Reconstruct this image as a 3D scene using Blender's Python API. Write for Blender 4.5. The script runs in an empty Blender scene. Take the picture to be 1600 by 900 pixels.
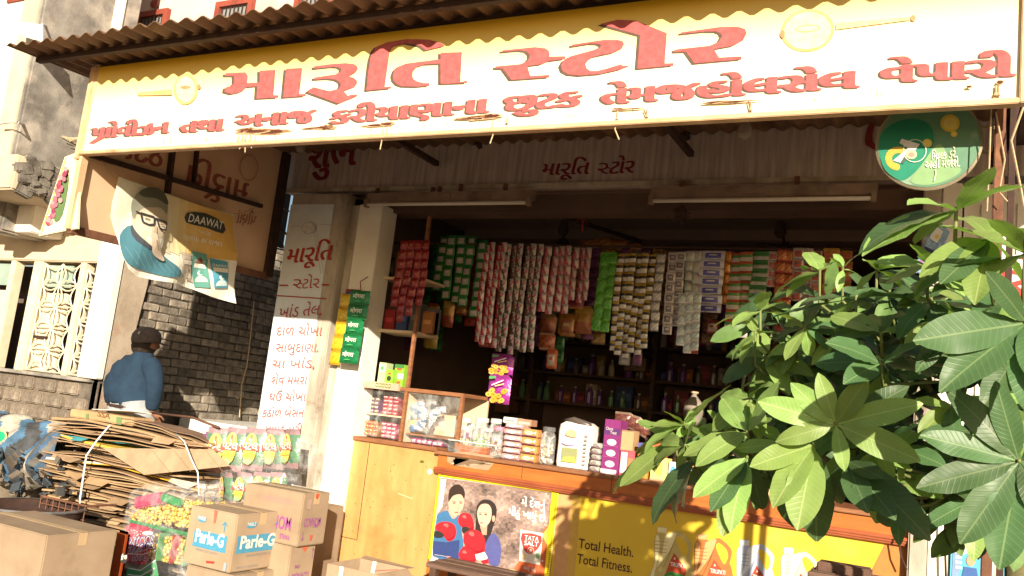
import bpy, bmesh, math, random
from mathutils import Vector, Matrix
from mathutils.geometry import tessellate_polygon
rnd = random.Random(7)
sc = bpy.context.scene
col = sc.collection
# ---------------------------------------------------------------- camera
YAW, PIT, ROL, FPX = math.radians(-27.411), math.radians(8.3135), math.radians(6.5013), 1351.8
CAM = Vector((0, 0, 1.5))
_f = Vector((math.sin(YAW)*math.cos(PIT), math.cos(YAW)*math.cos(PIT), math.sin(PIT)))
_r = Vector((math.cos(YAW), -math.sin(YAW), 0)); _u = _r.cross(_f)
CR = _r*math.cos(ROL) + _u*math.sin(ROL); CU = -_r*math.sin(ROL) + _u*math.cos(ROL); CF = _f
cam = bpy.data.cameras.new('camera'); cam.sensor_width = 36; cam.lens = 36*FPX/1600; cam.clip_end = 500; cam.clip_start = .05
co = bpy.data.objects.new('camera', cam); col.objects.link(co)
m = Matrix((CR, CU, -CF)).transposed().to_4x4(); m.translation = CAM; co.matrix_world = m
sc.camera = co
# ---------------------------------------------------------------- light
SD = Vector((-.62, 1, -.36)).normalized()          # direction the sunlight travels
w = bpy.data.worlds.new('World'); sc.world = w; w.use_nodes = True
nt = w.node_tree; bg = nt.nodes['Background']; sky = nt.nodes.new('ShaderNodeTexSky')
sky.sky_type = 'NISHITA'; sky.sun_disc = False
EL = math.asin(-SD.z); AZ = math.atan2(-SD.x, -SD.y)
sky.sun_elevation = EL; sky.sun_rotation = AZ; sky.dust_density = 1.6; sky.air_density = 1.1
nt.links.new(sky.outputs[0], bg.inputs[0]); bg.inputs[1].default_value = .05
sl = bpy.data.lights.new('sun', 'SUN'); sl.energy = 5.0; sl.angle = math.radians(.5); sl.color = (1, .88, .7)
so = bpy.data.objects.new('sun', sl); col.objects.link(so)
so.rotation_euler = SD.to_track_quat('-Z', 'Y').to_euler(); so.location = (4, -4, 6)
sc.view_settings.view_transform = 'Standard'; sc.view_settings.look = 'None'
sc.view_settings.exposure = 1.0; sc.view_settings.gamma = 1

# ---------------------------------------------------------------- geometry helpers
def ray(x, y): return CF + CR*((x-800)/FPX) - CU*((y-450)/FPX)
def at(x, y, Y): d = ray(x, y); return CAM + d*(Y/d.y)
def atX(x, y, X): d = ray(x, y); return CAM + d*(X/d.x)
def atZ(x, y, Z): d = ray(x, y); return CAM + d*((Z-1.5)/d.z)
def onp(x, y, o, n): d = ray(x, y); return CAM + d*((o-CAM).dot(n)/d.dot(n))
V = Vector
def chain(o):
    s = V((0, 0, 0))
    while o: s = s + o.location; o = o.parent
    return s
class MB:
    def __init__(s): s.v = []; s.f = []; s.m = []; s.c = []; s.cur = 0; s.col = (1, 1, 1)
    def add(s, vs, fs, c=None):
        n = len(s.v); s.v += [V(p) for p in vs]
        for f in fs: s.f.append([n+i for i in f]); s.m.append(s.cur); s.c.append(c or s.col)
        return s
    def box(s, a, b, R=None, o=None, c=None):
        a = V(a); b = V(b)
        vs = [V((x, y, z)) for x in (a.x, b.x) for y in (a.y, b.y) for z in (a.z, b.z)]
        if R is not None:
            o = V(o) if o is not None else (a+b)/2
            vs = [o + R @ (p-o) for p in vs]
        return s.add(vs, [(0, 1, 3, 2), (4, 6, 7, 5), (0, 4, 5, 1), (2, 3, 7, 6), (0, 2, 6, 4), (1, 5, 7, 3)], c)
    def slab(s, q, n, t, c=None):          # quad q given thickness t along -n
        q = [V(p) for p in q]; n = V(n).normalized(); b = [p-n*t for p in q]; k = len(q)
        return s.add(q+b, [tuple(range(k)), tuple(range(2*k-1, k-1, -1))]+[(i, i+k, (i+1) % k+k, (i+1) % k) for i in range(k)], c)
    def tube(s, pts, r, n=8, c=None, cap=True):
        pts = [V(p) for p in pts]; rs = r if isinstance(r, (list, tuple)) else [r]*len(pts); rings = []; u = None
        for i, p in enumerate(pts):
            t = (pts[min(i+1, len(pts)-1)]-pts[max(i-1, 0)]).normalized()
            if u is None: u = t.cross(V((0, 0, 1)) if abs(t.z) < .9 else V((1, 0, 0))).normalized()
            u = (u - t*u.dot(t)).normalized(); w_ = t.cross(u)
            rings.append([p+(u*math.cos(2*math.pi*k/n)+w_*math.sin(2*math.pi*k/n))*rs[i] for k in range(n)])
        vs = [p for g in rings for p in g]; fs = []
        for i in range(len(pts)-1):
            for k in range(n): fs.append((i*n+k, i*n+(k+1) % n, (i+1)*n+(k+1) % n, (i+1)*n+k))
        if cap: fs.append(tuple(range(n-1, -1, -1))); fs.append(tuple((len(pts)-1)*n+k for k in range(n)))
        return s.add(vs, fs, c)
    def lathe(s, o, prof, n=16, ax=V((0, 0, 1)), c=None):
        o = V(o); ax = V(ax).normalized(); u = ax.orthogonal().normalized(); w_ = ax.cross(u)
        vs = [o+ax*h+(u*math.cos(2*math.pi*k/n)+w_*math.sin(2*math.pi*k/n))*r for r, h in prof for k in range(n)]; fs = []
        for i in range(len(prof)-1):
            for k in range(n): fs.append((i*n+k, i*n+(k+1) % n, (i+1)*n+(k+1) % n, (i+1)*n+k))
        fs.append(tuple(range(n-1, -1, -1))); fs.append(tuple((len(prof)-1)*n+k for k in range(n)))
        return s.add(vs, fs, c)
    def mesh(s, name, mats, off=V((0, 0, 0)), smooth=False):
        me = bpy.data.meshes.new(name); me.from_pydata([p-off for p in s.v], [], s.f)
        for mt in (mats if isinstance(mats, (list, tuple)) else [mats]): me.materials.append(mt)
        me.polygons.foreach_set('material_index', s.m)
        if any(c != (1, 1, 1) for c in s.c):
            ca = me.color_attributes.new('Col', 'FLOAT_COLOR', 'CORNER'); data = []
            for p in me.polygons:
                c = s.c[p.index]
                if isinstance(c, list):
                    for k in c: data += [*k, 1]
                else: data += [*c, 1]*p.loop_total
            ca.data.foreach_set('color', data)
        if smooth: me.polygons.foreach_set('use_smooth', [True]*len(me.polygons))
        me.update(); return me
    def build(s, name, mats, parent=None, smooth=False, bevel=0, label=None, loc=None, recalc=True):
        off = chain(parent) if parent else (V(loc) if loc is not None else V((0, 0, 0)))
        me = s.mesh(name, mats, off, smooth)
        if recalc:
            b = bmesh.new(); b.from_mesh(me); bmesh.ops.recalc_face_normals(b, faces=b.faces)
            if bevel: bmesh.ops.bevel(b, geom=b.edges[:], offset=bevel, segments=2, affect='EDGES', clamp_overlap=True)
            b.to_mesh(me); b.free()
        o = bpy.data.objects.new(name, me); col.objects.link(o)
        if parent: o.parent = parent
        elif loc is not None: o.location = loc
        if label: o['label'] = label
        return o
def tag(o, label=None, cat=None, group=None, kind=None):
    if label: o['label'] = label
    if cat: o['category'] = cat
    if group: o['group'] = group
    if kind: o['kind'] = kind
    return o
def thing(name, label, cat, loc, group=None):
    o = bpy.data.objects.new(name, None); col.objects.link(o); o.location = V(loc); o.empty_display_size = .1
    return tag(o, label, cat, group)
def child(name, me, parent, mw=None):
    o = bpy.data.objects.new(name, me); col.objects.link(o); o.parent = parent
    if mw is not None: o.matrix_basis = mw
    return o
def copy_tree(o, parent=None):
    c = o.copy(); col.objects.link(c); c.parent = parent
    for ch in list(o.children): copy_tree(ch, c)
    return c
# ---------------------------------------------------------------- materials
MATS = {}
def M(name, c1, c2=None, rough=.85, scale=6, bump=.15, bscale=60, metal=0, spec=.3, lo=.35, hi=.65, streak=None, c3=None, s3=1.5, lo3=.55, hi3=.7, attr=False, var=0, coat=0, sub=0, grad=None, alpha=1):
    if name in MATS: return MATS[name]
    mt = bpy.data.materials.new(name); mt.use_nodes = True; N = mt.node_tree.nodes; L = mt.node_tree.links
    P = N['Principled BSDF']; P.inputs['Roughness'].default_value = rough; P.inputs['Metallic'].default_value = metal
    P.inputs['Specular IOR Level'].default_value = spec; P.inputs['Coat Weight'].default_value = coat
    tc = N.new('ShaderNodeTexCoord'); src = tc.outputs['Object']
    mp = N.new('ShaderNodeMapping'); L.new(src, mp.inputs[0])
    if streak: mp.inputs['Scale'].default_value = streak
    def noise(sc_, vec, det=6):
        n = N.new('ShaderNodeTexNoise'); n.inputs['Scale'].default_value = sc_; n.inputs['Detail'].default_value = det; n.inputs['Roughness'].default_value = .62; L.new(vec, n.inputs[0]); return n.outputs[0]
    def ramp(f, a, b):
        r = N.new('ShaderNodeMapRange'); r.inputs[1].default_value = a; r.inputs[2].default_value = b; r.clamp = True; L.new(f, r.inputs[0]); return r.outputs[0]
    def mix(f, a, b, mode='MIX'):
        x = N.new('ShaderNodeMix'); x.data_type = 'RGBA'; x.blend_type = mode
        if isinstance(f, float): x.inputs[0].default_value = f
        else: L.new(f, x.inputs[0])
        for s_, k in ((a, 6), (b, 7)):
            if isinstance(s_, tuple): x.inputs[k].default_value = (*s_, 1)
            else: L.new(s_, x.inputs[k])
        return x.outputs[2]
    n1 = ramp(noise(scale, mp.outputs[0]), lo, hi)
    if c2 is None: c2 = tuple(c*.78 for c in c1)
    if attr:
        a = N.new('ShaderNodeVertexColor'); a.layer_name = 'Col'
        g = mix(n1, (1., 1., 1.), tuple(min(1, y/max(x, .01)) for x, y in zip(c1, c2)))
        base = mix(1.0, a.outputs[0], g, 'MULTIPLY')
    elif grad:
        s_ = N.new('ShaderNodeSeparateXYZ'); L.new(src, s_.inputs[0]); gr = ramp(s_.outputs[2], grad[0], grad[1]); base = mix(n1, mix(gr, c1, grad[2]), mix(gr, c2, tuple(k*.93 for k in grad[2])))
    else: base = mix(n1, c1, c2)
    if c3: base = mix(ramp(noise(s3, src, 8), lo3, hi3), base, c3)
    if var:
        oi = N.new('ShaderNodeObjectInfo'); h = N.new('ShaderNodeHueSaturation'); L.new(base, h.inputs['Color'])
        L.new(ramp2(N, L, oi.outputs['Random'], 1-var, 1+var), h.inputs['Value']); base = h.outputs[0]
    L.new(base, P.inputs['Base Color'])
    if sub: P.inputs['Subsurface Weight'].default_value = sub; P.inputs['Subsurface Radius'].default_value = (.02, .01, .005)
    if alpha < 1: P.inputs['Alpha'].default_value = alpha
    if bump:
        b = N.new('ShaderNodeBump'); b.inputs['Strength'].default_value = bump; b.inputs['Distance'].default_value = .01
        L.new(noise(bscale, mp.outputs[0], 5), b.inputs['Height']); L.new(b.outputs[0], P.inputs['Normal'])
    MATS[name] = mt; return mt
def ramp2(N, L, f, a, b):
    r = N.new('ShaderNodeMapRange'); r.inputs[3].default_value = a; r.inputs[4].default_value = b; L.new(f, r.inputs[0]); return r.outputs[0]
def plastic(name, tint, op=.18, rough=.12):
    mt = bpy.data.materials.new(name); mt.use_nodes = True; N = mt.node_tree.nodes; L = mt.node_tree.links
    P = N['Principled BSDF']; P.inputs['Base Color'].default_value = (*tint, 1); P.inputs['Roughness'].default_value = rough
    t = N.new('ShaderNodeBsdfTransparent'); x = N.new('ShaderNodeMixShader'); n = N.new('ShaderNodeTexNoise'); n.inputs['Scale'].default_value = 7; n.inputs['Distortion'].default_value = 2
    tc = N.new('ShaderNodeTexCoord'); L.new(tc.outputs['Object'], n.inputs[0])
    r = N.new('ShaderNodeMapRange'); r.inputs[1].default_value = .45; r.inputs[2].default_value = .75; r.inputs[3].default_value = op*.5; r.inputs[4].default_value = min(1, op*3); L.new(n.outputs[0], r.inputs[0])
    L.new(r.outputs[0], x.inputs[0]); L.new(t.outputs[0], x.inputs[1]); L.new(P.outputs[0], x.inputs[2]); L.new(x.outputs[0], N['Material Output'].inputs[0])
    b = N.new('ShaderNodeBump'); b.inputs['Strength'].default_value = .6; b.inputs['Distance'].default_value = .02; L.new(n.outputs[0], b.inputs['Height']); L.new(b.outputs[0], P.inputs['Normal'])
    MATS[name] = mt; return mt
PRINT = M('print_ink', (1, 1, 1), (.9, .88, .85), rough=.55, scale=25, bump=.03, attr=True)
PAINT = M('brush_paint', (1, 1, 1), (.72, .7, .7), rough=.8, scale=30, bump=.05, attr=True)
GLOSSP = M('foil_print', (1, 1, 1), (.8, .8, .82), rough=.26, scale=30, bump=.45, bscale=38, attr=True, spec=.8, metal=.25)
CARD = M('corrugated_card', (.36, .265, .18), (.3, .215, .14), rough=.9, scale=5, bump=.08, bscale=90, var=.1, c3=(.27, .19, .125), s3=2.5)
CARDM = M('thin_card', (.44, .31, .18), (.34, .235, .135), rough=.9, scale=9, bump=.15, bscale=70, attr=True)
TAPE = M('brown_tape', (.48, .34, .2), (.42, .3, .18), rough=.35, bump=.02)
WOODO = M('orange_laminate', (.46, .145, .035), (.37, .11, .025), rough=.42, scale=3, streak=(1, 1, 7), bump=.05, c3=(.3, .1, .03), s3=9, lo3=.6, hi3=.8)
WOODL = M('light_plywood', (.56, .32, .12), (.49, .25, .085), rough=.5, scale=2.5, streak=(5, 5, 1), bump=.05, c3=(.4, .19, .06), s3=3.2, lo3=.5, hi3=.75)
WOODD = M('dark_wood', (.09, .05, .03), (.045, .025, .018), rough=.7, scale=4, streak=(1, 8, 8), bump=.2)
WOODM = M('brown_wood', (.3, .13, .06), (.2, .085, .04), rough=.55, scale=5, streak=(2, 2, 10), bump=.08)
IRON = M('rusty_iron', (.2, .09, .05), (.1, .045, .03), rough=.85, scale=12, bump=.2, c3=(.3, .14, .07), s3=6)
DIRON = M('dark_iron', (.035, .02, .018), (.06, .03, .02), rough=.8, scale=15, bump=.1)
TIN = M('rusty_tin', (.19, .105, .06), (.11, .06, .035), rough=.75, scale=3, streak=(1, .25, 1), bump=.15, metal=.0, c3=(.28, .17, .1), s3=2.4)
WHITE = M('white_paint', (.8, .77, .7), (.72, .68, .6), rough=.7, scale=4, bump=.06, c3=(.5, .43, .33), s3=2.2, lo3=.62, hi3=.8)
BLUEW = M('bluish_white_paint', (.66, .72, .77), (.58, .63, .68), rough=.75, scale=4, bump=.08, c3=(.42, .37, .32), s3=1.9, lo3=.6, hi3=.78)
DIRTYW = M('dirty_white_paint', (.5, .45, .38), (.3, .25, .2), rough=.8, scale=3.5, streak=(2, 2, .5), bump=.2, c3=(.16, .12, .09), s3=4, lo3=.56, hi3=.7)
FASC = M('streaked_steel', (.5, .43, .42), (.3, .25, .245), rough=.6, scale=5, streak=(6, 6, .35), bump=.1, c3=(.52, .45, .42), s3=2.2, lo3=.55, hi3=.75)
PLAST = M('beige_plaster', (.62, .52, .38), (.52, .42, .3), rough=.9, scale=2.5, bump=.2, c3=(.38, .28, .18), s3=2, lo3=.6, hi3=.8)
RPLAST = M('bare_pink_plaster', (.42, .35, .27), (.3, .24, .18), rough=.95, scale=5, bump=.5, c3=(.34, .17, .11), s3=3, lo3=.56, hi3=.72)
GREY = M('weathered_concrete', (.3, .28, .25), (.12, .11, .1), rough=.95, scale=3, bump=.5, c3=(.46, .41, .35), s3=2.2, lo3=.5, hi3=.7)
STONE = M('broken_stone', (.22, .2, .17), (.07, .06, .05), rough=1, scale=9, bump=1, bscale=25)
PINK = M('pinkish_wall', (.62, .5, .45), (.52, .42, .38), rough=.9, scale=2, bump=.1, c3=(.4, .3, .26), s3=1.5)
REDF = M('red_brown_frame', (.3, .07, .045), (.2, .045, .03), rough=.6)
BRK = M('sooty_brick', (.33, .28, .22), (.13, .11, .09), rough=.95, scale=9, bump=.7, bscale=40, var=.4, c3=(.3, .27, .22), s3=5, lo3=.52, hi3=.7)
BRK2 = M('pale_brick', (.22, .18, .14), (.12, .095, .075), rough=.95, scale=9, bump=.6, bscale=35, var=.2, c3=(.38, .32, .25), s3=4, lo3=.5, hi3=.7)
MORT = M('sooty_mortar', (.16, .135, .11), (.07, .06, .05), rough=1, scale=12, bump=.6)
MORT2 = M('sandy_mortar', (.2, .165, .12), (.13, .1, .075), rough=1, scale=12, bump=.6)
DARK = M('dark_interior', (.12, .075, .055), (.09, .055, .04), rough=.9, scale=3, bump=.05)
CEIL = M('brown_ceiling', (.34, .25, .21), (.28, .2, .165), rough=.9, scale=2, bump=.05)
ROPE = M('twine', (.55, .42, .27), (.4, .28, .16), rough=1, scale=50)
WSTRAP = M('white_strap', (.8, .78, .75), (.7, .68, .65), rough=.5)
GLASST = plastic('clear_film', (.9, .9, .92), .085)
JARP = plastic('clear_jar_plastic', (.85, .86, .85), .22, .08)
PANE = plastic('showcase_glass', (.8, .85, .83), .05, .03)
TUBEM = M('glass_tube', (.72, .68, .62), (.66, .62, .56), rough=.25, bump=0)
CLOTH = M('blue_jacket', (.016, .038, .07), (.011, .027, .052), rough=.9, scale=12, bump=.9, bscale=16)
TROU = M('grey_trousers', (.33, .35, .37), (.26, .28, .3), rough=.95, scale=12, bump=.3, bscale=120)
SKIN = M('skin', (.26, .12, .07), (.2, .09, .05), rough=.6, scale=12, bump=.05)
HAIR = M('dark_hair', (.02, .014, .01), (.04, .025, .015), rough=.7, scale=60, bump=.5)
CAPM = M('grey_cap_cloth', (.12, .1, .095), (.085, .07, .065), rough=.95, scale=30, bump=.2)
GROUND = M('dusty_ground', (.2, .145, .1), (.15, .11, .075), rough=1, scale=2, bump=.5)

# ---------------------------------------------------------------- print helper
_tc = {}
def glyphs(s, bold=0):
    k = (s, bold)
    if k in _tc: return _tc[k]
    cu = bpy.data.curves.new('t', 'FONT'); cu.body = s; cu.size = 1; cu.resolution_u = 3; cu.offset = bold
    o = bpy.data.objects.new('t', cu); col.objects.link(o); bpy.context.view_layer.update()
    me = bpy.data.meshes.new_from_object(o.evaluated_get(bpy.context.evaluated_depsgraph_get()))
    vs = [(v.co.x, v.co.y) for v in me.vertices]; fs = [tuple(p.vertices) for p in me.polygons]
    bpy.data.objects.remove(o); bpy.data.curves.remove(cu); bpy.data.meshes.remove(me)
    _tc[k] = (vs, fs); return _tc[k]
def clipx(vs, fs, xmax):
    b = bmesh.new(); vv = [b.verts.new((x, y, 0)) for x, y in vs]
    for f in fs:
        try: b.faces.new([vv[i] for i in f])
        except ValueError: pass
    bmesh.ops.bisect_plane(b, geom=b.verts[:]+b.edges[:]+b.faces[:], plane_co=(xmax, 0, 0), plane_no=(1, 0, 0), clear_outer=True)
    b.verts.index_update(); r = ([(v.co.x, v.co.y) for v in b.verts], [tuple(v.index for v in f.verts) for f in b.faces]); b.free(); return r
def smooth2(p, n=4):
    out = []; k = len(p)
    for i in range(k):
        a, b, c, d = p[i-1], p[i], p[(i+1) % k], p[(i+2) % k]
        for j in range(n):
            t = j/n
            out.append(tuple(.5*((2*b[q])+(-a[q]+c[q])*t+(2*a[q]-5*b[q]+4*c[q]-d[q])*t*t+(-a[q]+3*b[q]-3*c[q]+d[q])*t**3) for q in (0, 1)))
    return out
class Print:
    """flat print on a plane: points come as picture-measured (px) or as (u,v) metres on the plane"""
    def __init__(s, o, n, up=V((0, 0, 1)), u=None, px=None, step=.0006):
        s.o = V(o); s.n = V(n).normalized(); s.up = (V(up)-s.n*V(up).dot(s.n)).normalized(); s.u = V(u).normalized() if u is not None else s.up.cross(s.n).normalized()
        s.px = px; s.mb = MB(); s.lay = 1; s.step = step; s.warp = None; s.grid = 0
    def pt(s, p):
        if s.px: return onp(s.px[2]+p[0]/s.px[0], s.px[3]+p[1]/s.px[1], s.o, s.n)
        return s.o+s.u*p[0]+s.up*p[1]
    def _emit(s, P, fs, c):
        h = s.n*(s.lay*s.step)
        s.mb.add([q+h for q in P], fs, c)
    def poly(s, pts, c, sm=0, layer=None):
        s.lay = layer if layer is not None else s.lay+1
        if sm: pts = smooth2(pts, sm)
        P = [s.pt(p) for p in pts]
        loc = [V(((q-s.o).dot(s.u), (q-s.o).dot(s.up), 0)) for q in P]
        s._emit(P, tessellate_polygon([loc]), c); return s
    def ell(s, cx, cy, rx, ry, c, n=20, a0=0, a1=360, rot=0, layer=None):
        r = math.radians(rot); pts = []
        for i in range(n):
            t = math.radians(a0+(a1-a0)*i/(n if a1-a0 == 360 else n-1)); x = rx*math.cos(t); y = ry*math.sin(t)
            pts.append((cx+x*math.cos(r)-y*math.sin(r), cy+x*math.sin(r)+y*math.cos(r)))
        return s.poly(pts, c, layer=layer)
    def line(s, pts, wd, c, layer=None):
        s.lay = layer if layer is not None else s.lay+1
        for a, b in zip(pts[:-1], pts[1:]):
            A = s.pt(a); B = s.pt(b); d = (B-A).normalized(); k = s.n.cross(d)*wd/2
            s._emit([A-k, B-k, B+k, A+k], [(0, 1, 2, 3)], c)
        return s
    def text(s, t, a, b, h, c, bold=0, wide=0, slant=0, half=None, mirror=False, up=None, layer=None, voff=0):
        """text run from baseline point a to b; h = metres per em; wide = sideways emboldening (em)"""
        s.lay = layer if layer is not None else s.lay+1
        g = glyphs(t, bold) if half is None else half
        vs, fs = g
        if not vs: return s
        A = s.pt(a); B = s.pt(b); x0 = min(v[0] for v in vs); x1 = max(v[0] for v in vs)+wide
        U = (s.up if up is None else up)*h
        k = max(1, int(wide/.02)) if wide else 1; L0 = s.lay
        for j in range(k):
            dx = wide*j/max(1, k-1) if k > 1 else 0
            s.lay = L0+j*.12
            P = []
            for x, y in vs:
                t_ = (x+dx-x0)/(x1-x0)
                if mirror: t_ = 1-t_
                P.append(A+(B-A)*t_+U*y+(B-A).normalized()*(slant*y*h)+s.up*voff)
            s._emit(P, fs, c)
        s.lay = L0+1; return s
    def sep(s, name, parent, mat=None):
        if s.mb.f: s.mb.build(name, mat or PRINT, parent, recalc=False)
        s.mb = MB(); return s
    def build(s, name, parent=None, mat=None, label=None, loc=None, warp=None, cuts=None):
        if warp:
            me = s.mb.mesh(name, mat or PRINT)
            b = bmesh.new(); b.from_mesh(me)
            for (pc, pn) in cuts: bmesh.ops.bisect_plane(b, geom=b.verts[:]+b.edges[:]+b.faces[:], plane_co=pc, plane_no=pn)
            off = chain(parent) if parent else V((0, 0, 0))
            for v in b.verts: v.co = warp(v.co)-off
            b.to_mesh(me); b.free(); o = bpy.data.objects.new(name, me); col.objects.link(o); o.parent = parent; return o
        return s.mb.build(name, mat or PRINT, parent, label=label, loc=loc, recalc=False)
X_, Y_, Z_ = V((1, 0, 0)), V((0, 1, 0)), V((0, 0, 1))
YS, YF, YI = 3.4, 5.5, 6.15        # sign plane, shop front plane, hanging line
XW = -6.5                          # neighbour's side wall
# ================================================================= SETTING
g = MB(); g.add([(-60, -20, 0), (40, -20, 0), (40, 80, 0), (-60, 80, 0)], [(0, 1, 2, 3)]); tag(g.build('ground', GROUND), kind='structure')
exec_parts = []
# ---- neighbouring building on the left
nb = thing('neighbour_building', 'old plastered building at the far left with lattice doors and sooty brick side wall', 'building', (-8, 5.1, 0))
YN = 5.1
def V3(x, y, z): return V((x, y, z))
# side wall core and front core
b = MB(); b.box((XW-.35, YN+.02, 0), (XW-.03, 7.9, 2.98)); b.box((-11, 7.9, 0), (XW-.03, 8.2, 2.9)); b.build('side_wall', MORT, nb)
zs = at(0, 577, YN).z
b = MB(); b.box((-11, YN+.03, 0), (XW-.03, YN+.3, zs-.015)); b.build('base_wall', MORT2, nb)
b = MB(); b.box((-11, YN-.03, zs-.015), (-6.6, YN+.12, zs+.015)); b.build('sill', GREY, nb, bevel=.004)
# bricks: side wall
bm_ = []
for i in range(3):
    r_ = random.Random(i); q = MB(); q.box((-.03, 0, 0), (.009, .219, .068)); me = q.mesh('brick', BRK)
    bb = bmesh.new(); bb.from_mesh(me); bmesh.ops.recalc_face_normals(bb, faces=bb.faces)
    bmesh.ops.bevel(bb, geom=bb.edges[:], offset=.007, segments=1, affect='EDGES')
    for v in bb.verts: v.co += V3(r_.uniform(-.002, .002), r_.uniform(-.006, .006), r_.uniform(-.005, .005))
    bb.to_mesh(me); bb.free(); bm_.append(me)
off = chain(nb); nb_n = 0
row = 0; z = 1.12
while z < 2.95:
    y = YN+.28+(.11 if row % 2 else 0)+rnd.uniform(-.02, .02)
    while y < 7.4 and nb_n < 262:
        o = child('brick', bm_[rnd.randrange(3)], nb, Matrix.Translation(V3(XW-.02+rnd.uniform(-.008, .008), y, z)-off) @ Matrix.Rotation(rnd.uniform(-.015, .015), 4, 'X') @ Matrix.Diagonal((1, rnd.uniform(.9, 1.03), rnd.uniform(.88, 1.06), 1)))
        nb_n += 1; y += .23
    z += .079; row += 1
# bigger bricks of the base under the lattice
q = MB(); q.box((0, -.03, 0), (.27, .03, .105)); me = q.mesh('brick', BRK2)
bb = bmesh.new(); bb.from_mesh(me); bmesh.ops.recalc_face_normals(bb, faces=bb.faces); bmesh.ops.bevel(bb, geom=bb.edges[:], offset=.012, segments=2, affect='EDGES'); bb.to_mesh(me); bb.free()
for r in range(6):
    x = -8.5+(.14 if r % 2 else 0)
    while x < -6.85:
        child('brick', me, nb, Matrix.Translation(V3(x, YN+rnd.uniform(.012, .03), zs-.14-r*.125)-off) @ Matrix.Diagonal((rnd.uniform(.85, 1.02), 1, rnd.uniform(.9, 1.05), 1))); x += .295
# corner: white pilaster and bare plaster return
xp0, xp1 = at(122, 590, YN).x, XW-.03
b = MB(); b.box((xp0+.05, YN-.06, zs+.02), (XW+.012, YN+.02, 3.0)); b.build('corner_pilaster', WHITE, nb, bevel=.008)
b = MB(); b.add([(XW+.014, YN+.02, 0), (XW+.014, YN+.3, 0), (XW+.014, YN+.27, 1.1), (XW+.014, YN+.31, 1.5), (XW+.014, YN+.26, 1.9), (XW+.014, YN+.3, 2.3), (XW+.014, YN+.27, 3.0), (XW+.014, YN+.02, 3.0)], [tuple(range(8))])
b.slab([(XW-.05, YN+.02, 0), (XW-.05, YN+.26, 0), (XW-.05, YN+.26, 3), (XW-.05, YN+.02, 3)], (-1, 0, 0), -.06); b.build('bare_plaster_strip', RPLAST, nb)
# beam over the lattice, door frames, doors
zt = 2.42
b = MB(); b.box((-11, YN-.02, zt), (xp0+.05, YN+.25, 3.0)); b.build('beam', PLAST, nb, bevel=.01)
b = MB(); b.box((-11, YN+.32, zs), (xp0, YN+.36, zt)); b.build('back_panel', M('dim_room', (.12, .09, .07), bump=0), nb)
fr = [(-7.86, .06), (-7.62, .12), (-7.02, .07), (xp0-.015, .03)]
for x, wd in [(-8.02, .07), (-7.68, .13), (-7.02, .075)]:
    b = MB(); b.box((x, YN-.01, zs+.015), (x+wd, YN+.09, zt)); b.build('door_frame', M('cream_paint', (.68, .6, .45), (.58, .5, .36), rough=.6, bump=.05), nb, bevel=.006)
CRM = MATS['cream_paint']
for x0, x1 in ((-8.6, -8.03), (-7.55, -7.2)):
    b = MB(); b.box((x0, YN+.05, zs+.015), (x1, YN+.085, zs+.75)); d = b.build('door', CRM, nb, bevel=.006)
    b = MB(); b.box((x0+.06, YN+.03, zs+.1), (x1-.06, YN+.052, zs+.66)); b.build('panel', CRM, d, bevel=.008)
    b = MB(); b.box((x0, YN+.06, zs+.8), (x1, YN+.075, zt-.02)); b.build('pane', M('green_glass', (.32, .42, .36), rough=.1, bump=0), d)
b = MB(); b.box((-7.5, YN+.0, zs+.32), (-7.33, YN+.03, zs+.345)); b.build('latch', DIRON, nb)
# lattice: cells of four arcs
def lattice(x0, x1, z0, z1, cw):
    b = MB(); nx = max(1, round((x1-x0)/cw)); nz = round((z1-z0)/cw); ax = (x1-x0)/nx; az = (z1-z0)/nz
    for i in range(nx):
        for j in range(nz):
            X0 = x0+i*ax; Z0 = z0+j*az
            cs = [(X0, Z0), (X0+ax, Z0), (X0+ax, Z0+az), (X0, Z0+az)]
            for k in range(4):
                a, c = cs[k], cs[(k+1) % 4]; cx, cz = X0+ax/2, Z0+az/2
                mx, mz = (a[0]+c[0])/2, (a[1]+c[1])/2
                for s_ in (.55, -.0):
                    pts = []
                    for t in range(6):
                        u_ = t/5; bl = 4*u_*(1-u_)*s_
                        px_ = a[0]+(c[0]-a[0])*u_; pz_ = a[1]+(c[1]-a[1])*u_
                        pts.append((px_+(cx-mx)*bl*.9, YN+.01, pz_+(cz-mz)*bl*.9))
                    if s_ or k in (0, 3): b.tube(pts, .0075, 4)
    return b.build('lattice', CRM, nb)
lattice(-7.53, -7.04, zs+.03, zt-.02, .2)
lattice(-6.93, xp0+.06, zs+.03, zt-.06, .16)
# column, balcony slab and parapet
c0 = at(43, 0, 4.6).x; c1 = at(70, 0, 4.6).x
b = MB(); b.box((c0, 4.6, 2.95), (c1, 5.6, 6.5)); b.box((c0+.05, 4.62, 2.6), (c1-.01, 5.3, 2.96)); b.build('column', GREY, nb, bevel=.02)
b = MB(); b.box((c0-.02, 4.585, 3.0), (c1-.05, 4.6, 6.5)); b.build('column_facing', PLAST, nb)
b = MB(); b.box((-10.5, 4.25, 2.86), (-6.9, 5.3, 3.16)); b.build('balcony_slab', PLAST, nb, bevel=.015)
b = MB()
for i in range(60):
    y = rnd.uniform(4.28, 5.2); z = rnd.uniform(2.85, 3.16); s_ = rnd.uniform(.03, .09)
    b.box((-6.95, y-s_, z-s_*.6), (-6.9+rnd.uniform(.01, .06), y+s_, z+s_*.6), R=Matrix.Rotation(rnd.uniform(-.6, .6), 3, 'X'))
tag(b.build('rubble', STONE, nb, bevel=.012), kind='stuff')
b = MB(); b.box((-7.1, 5.3, 3.1), (-6.3, 5.5, 4.5)); b.build('parapet_wall', GREY, nb, bevel=.02)
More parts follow.
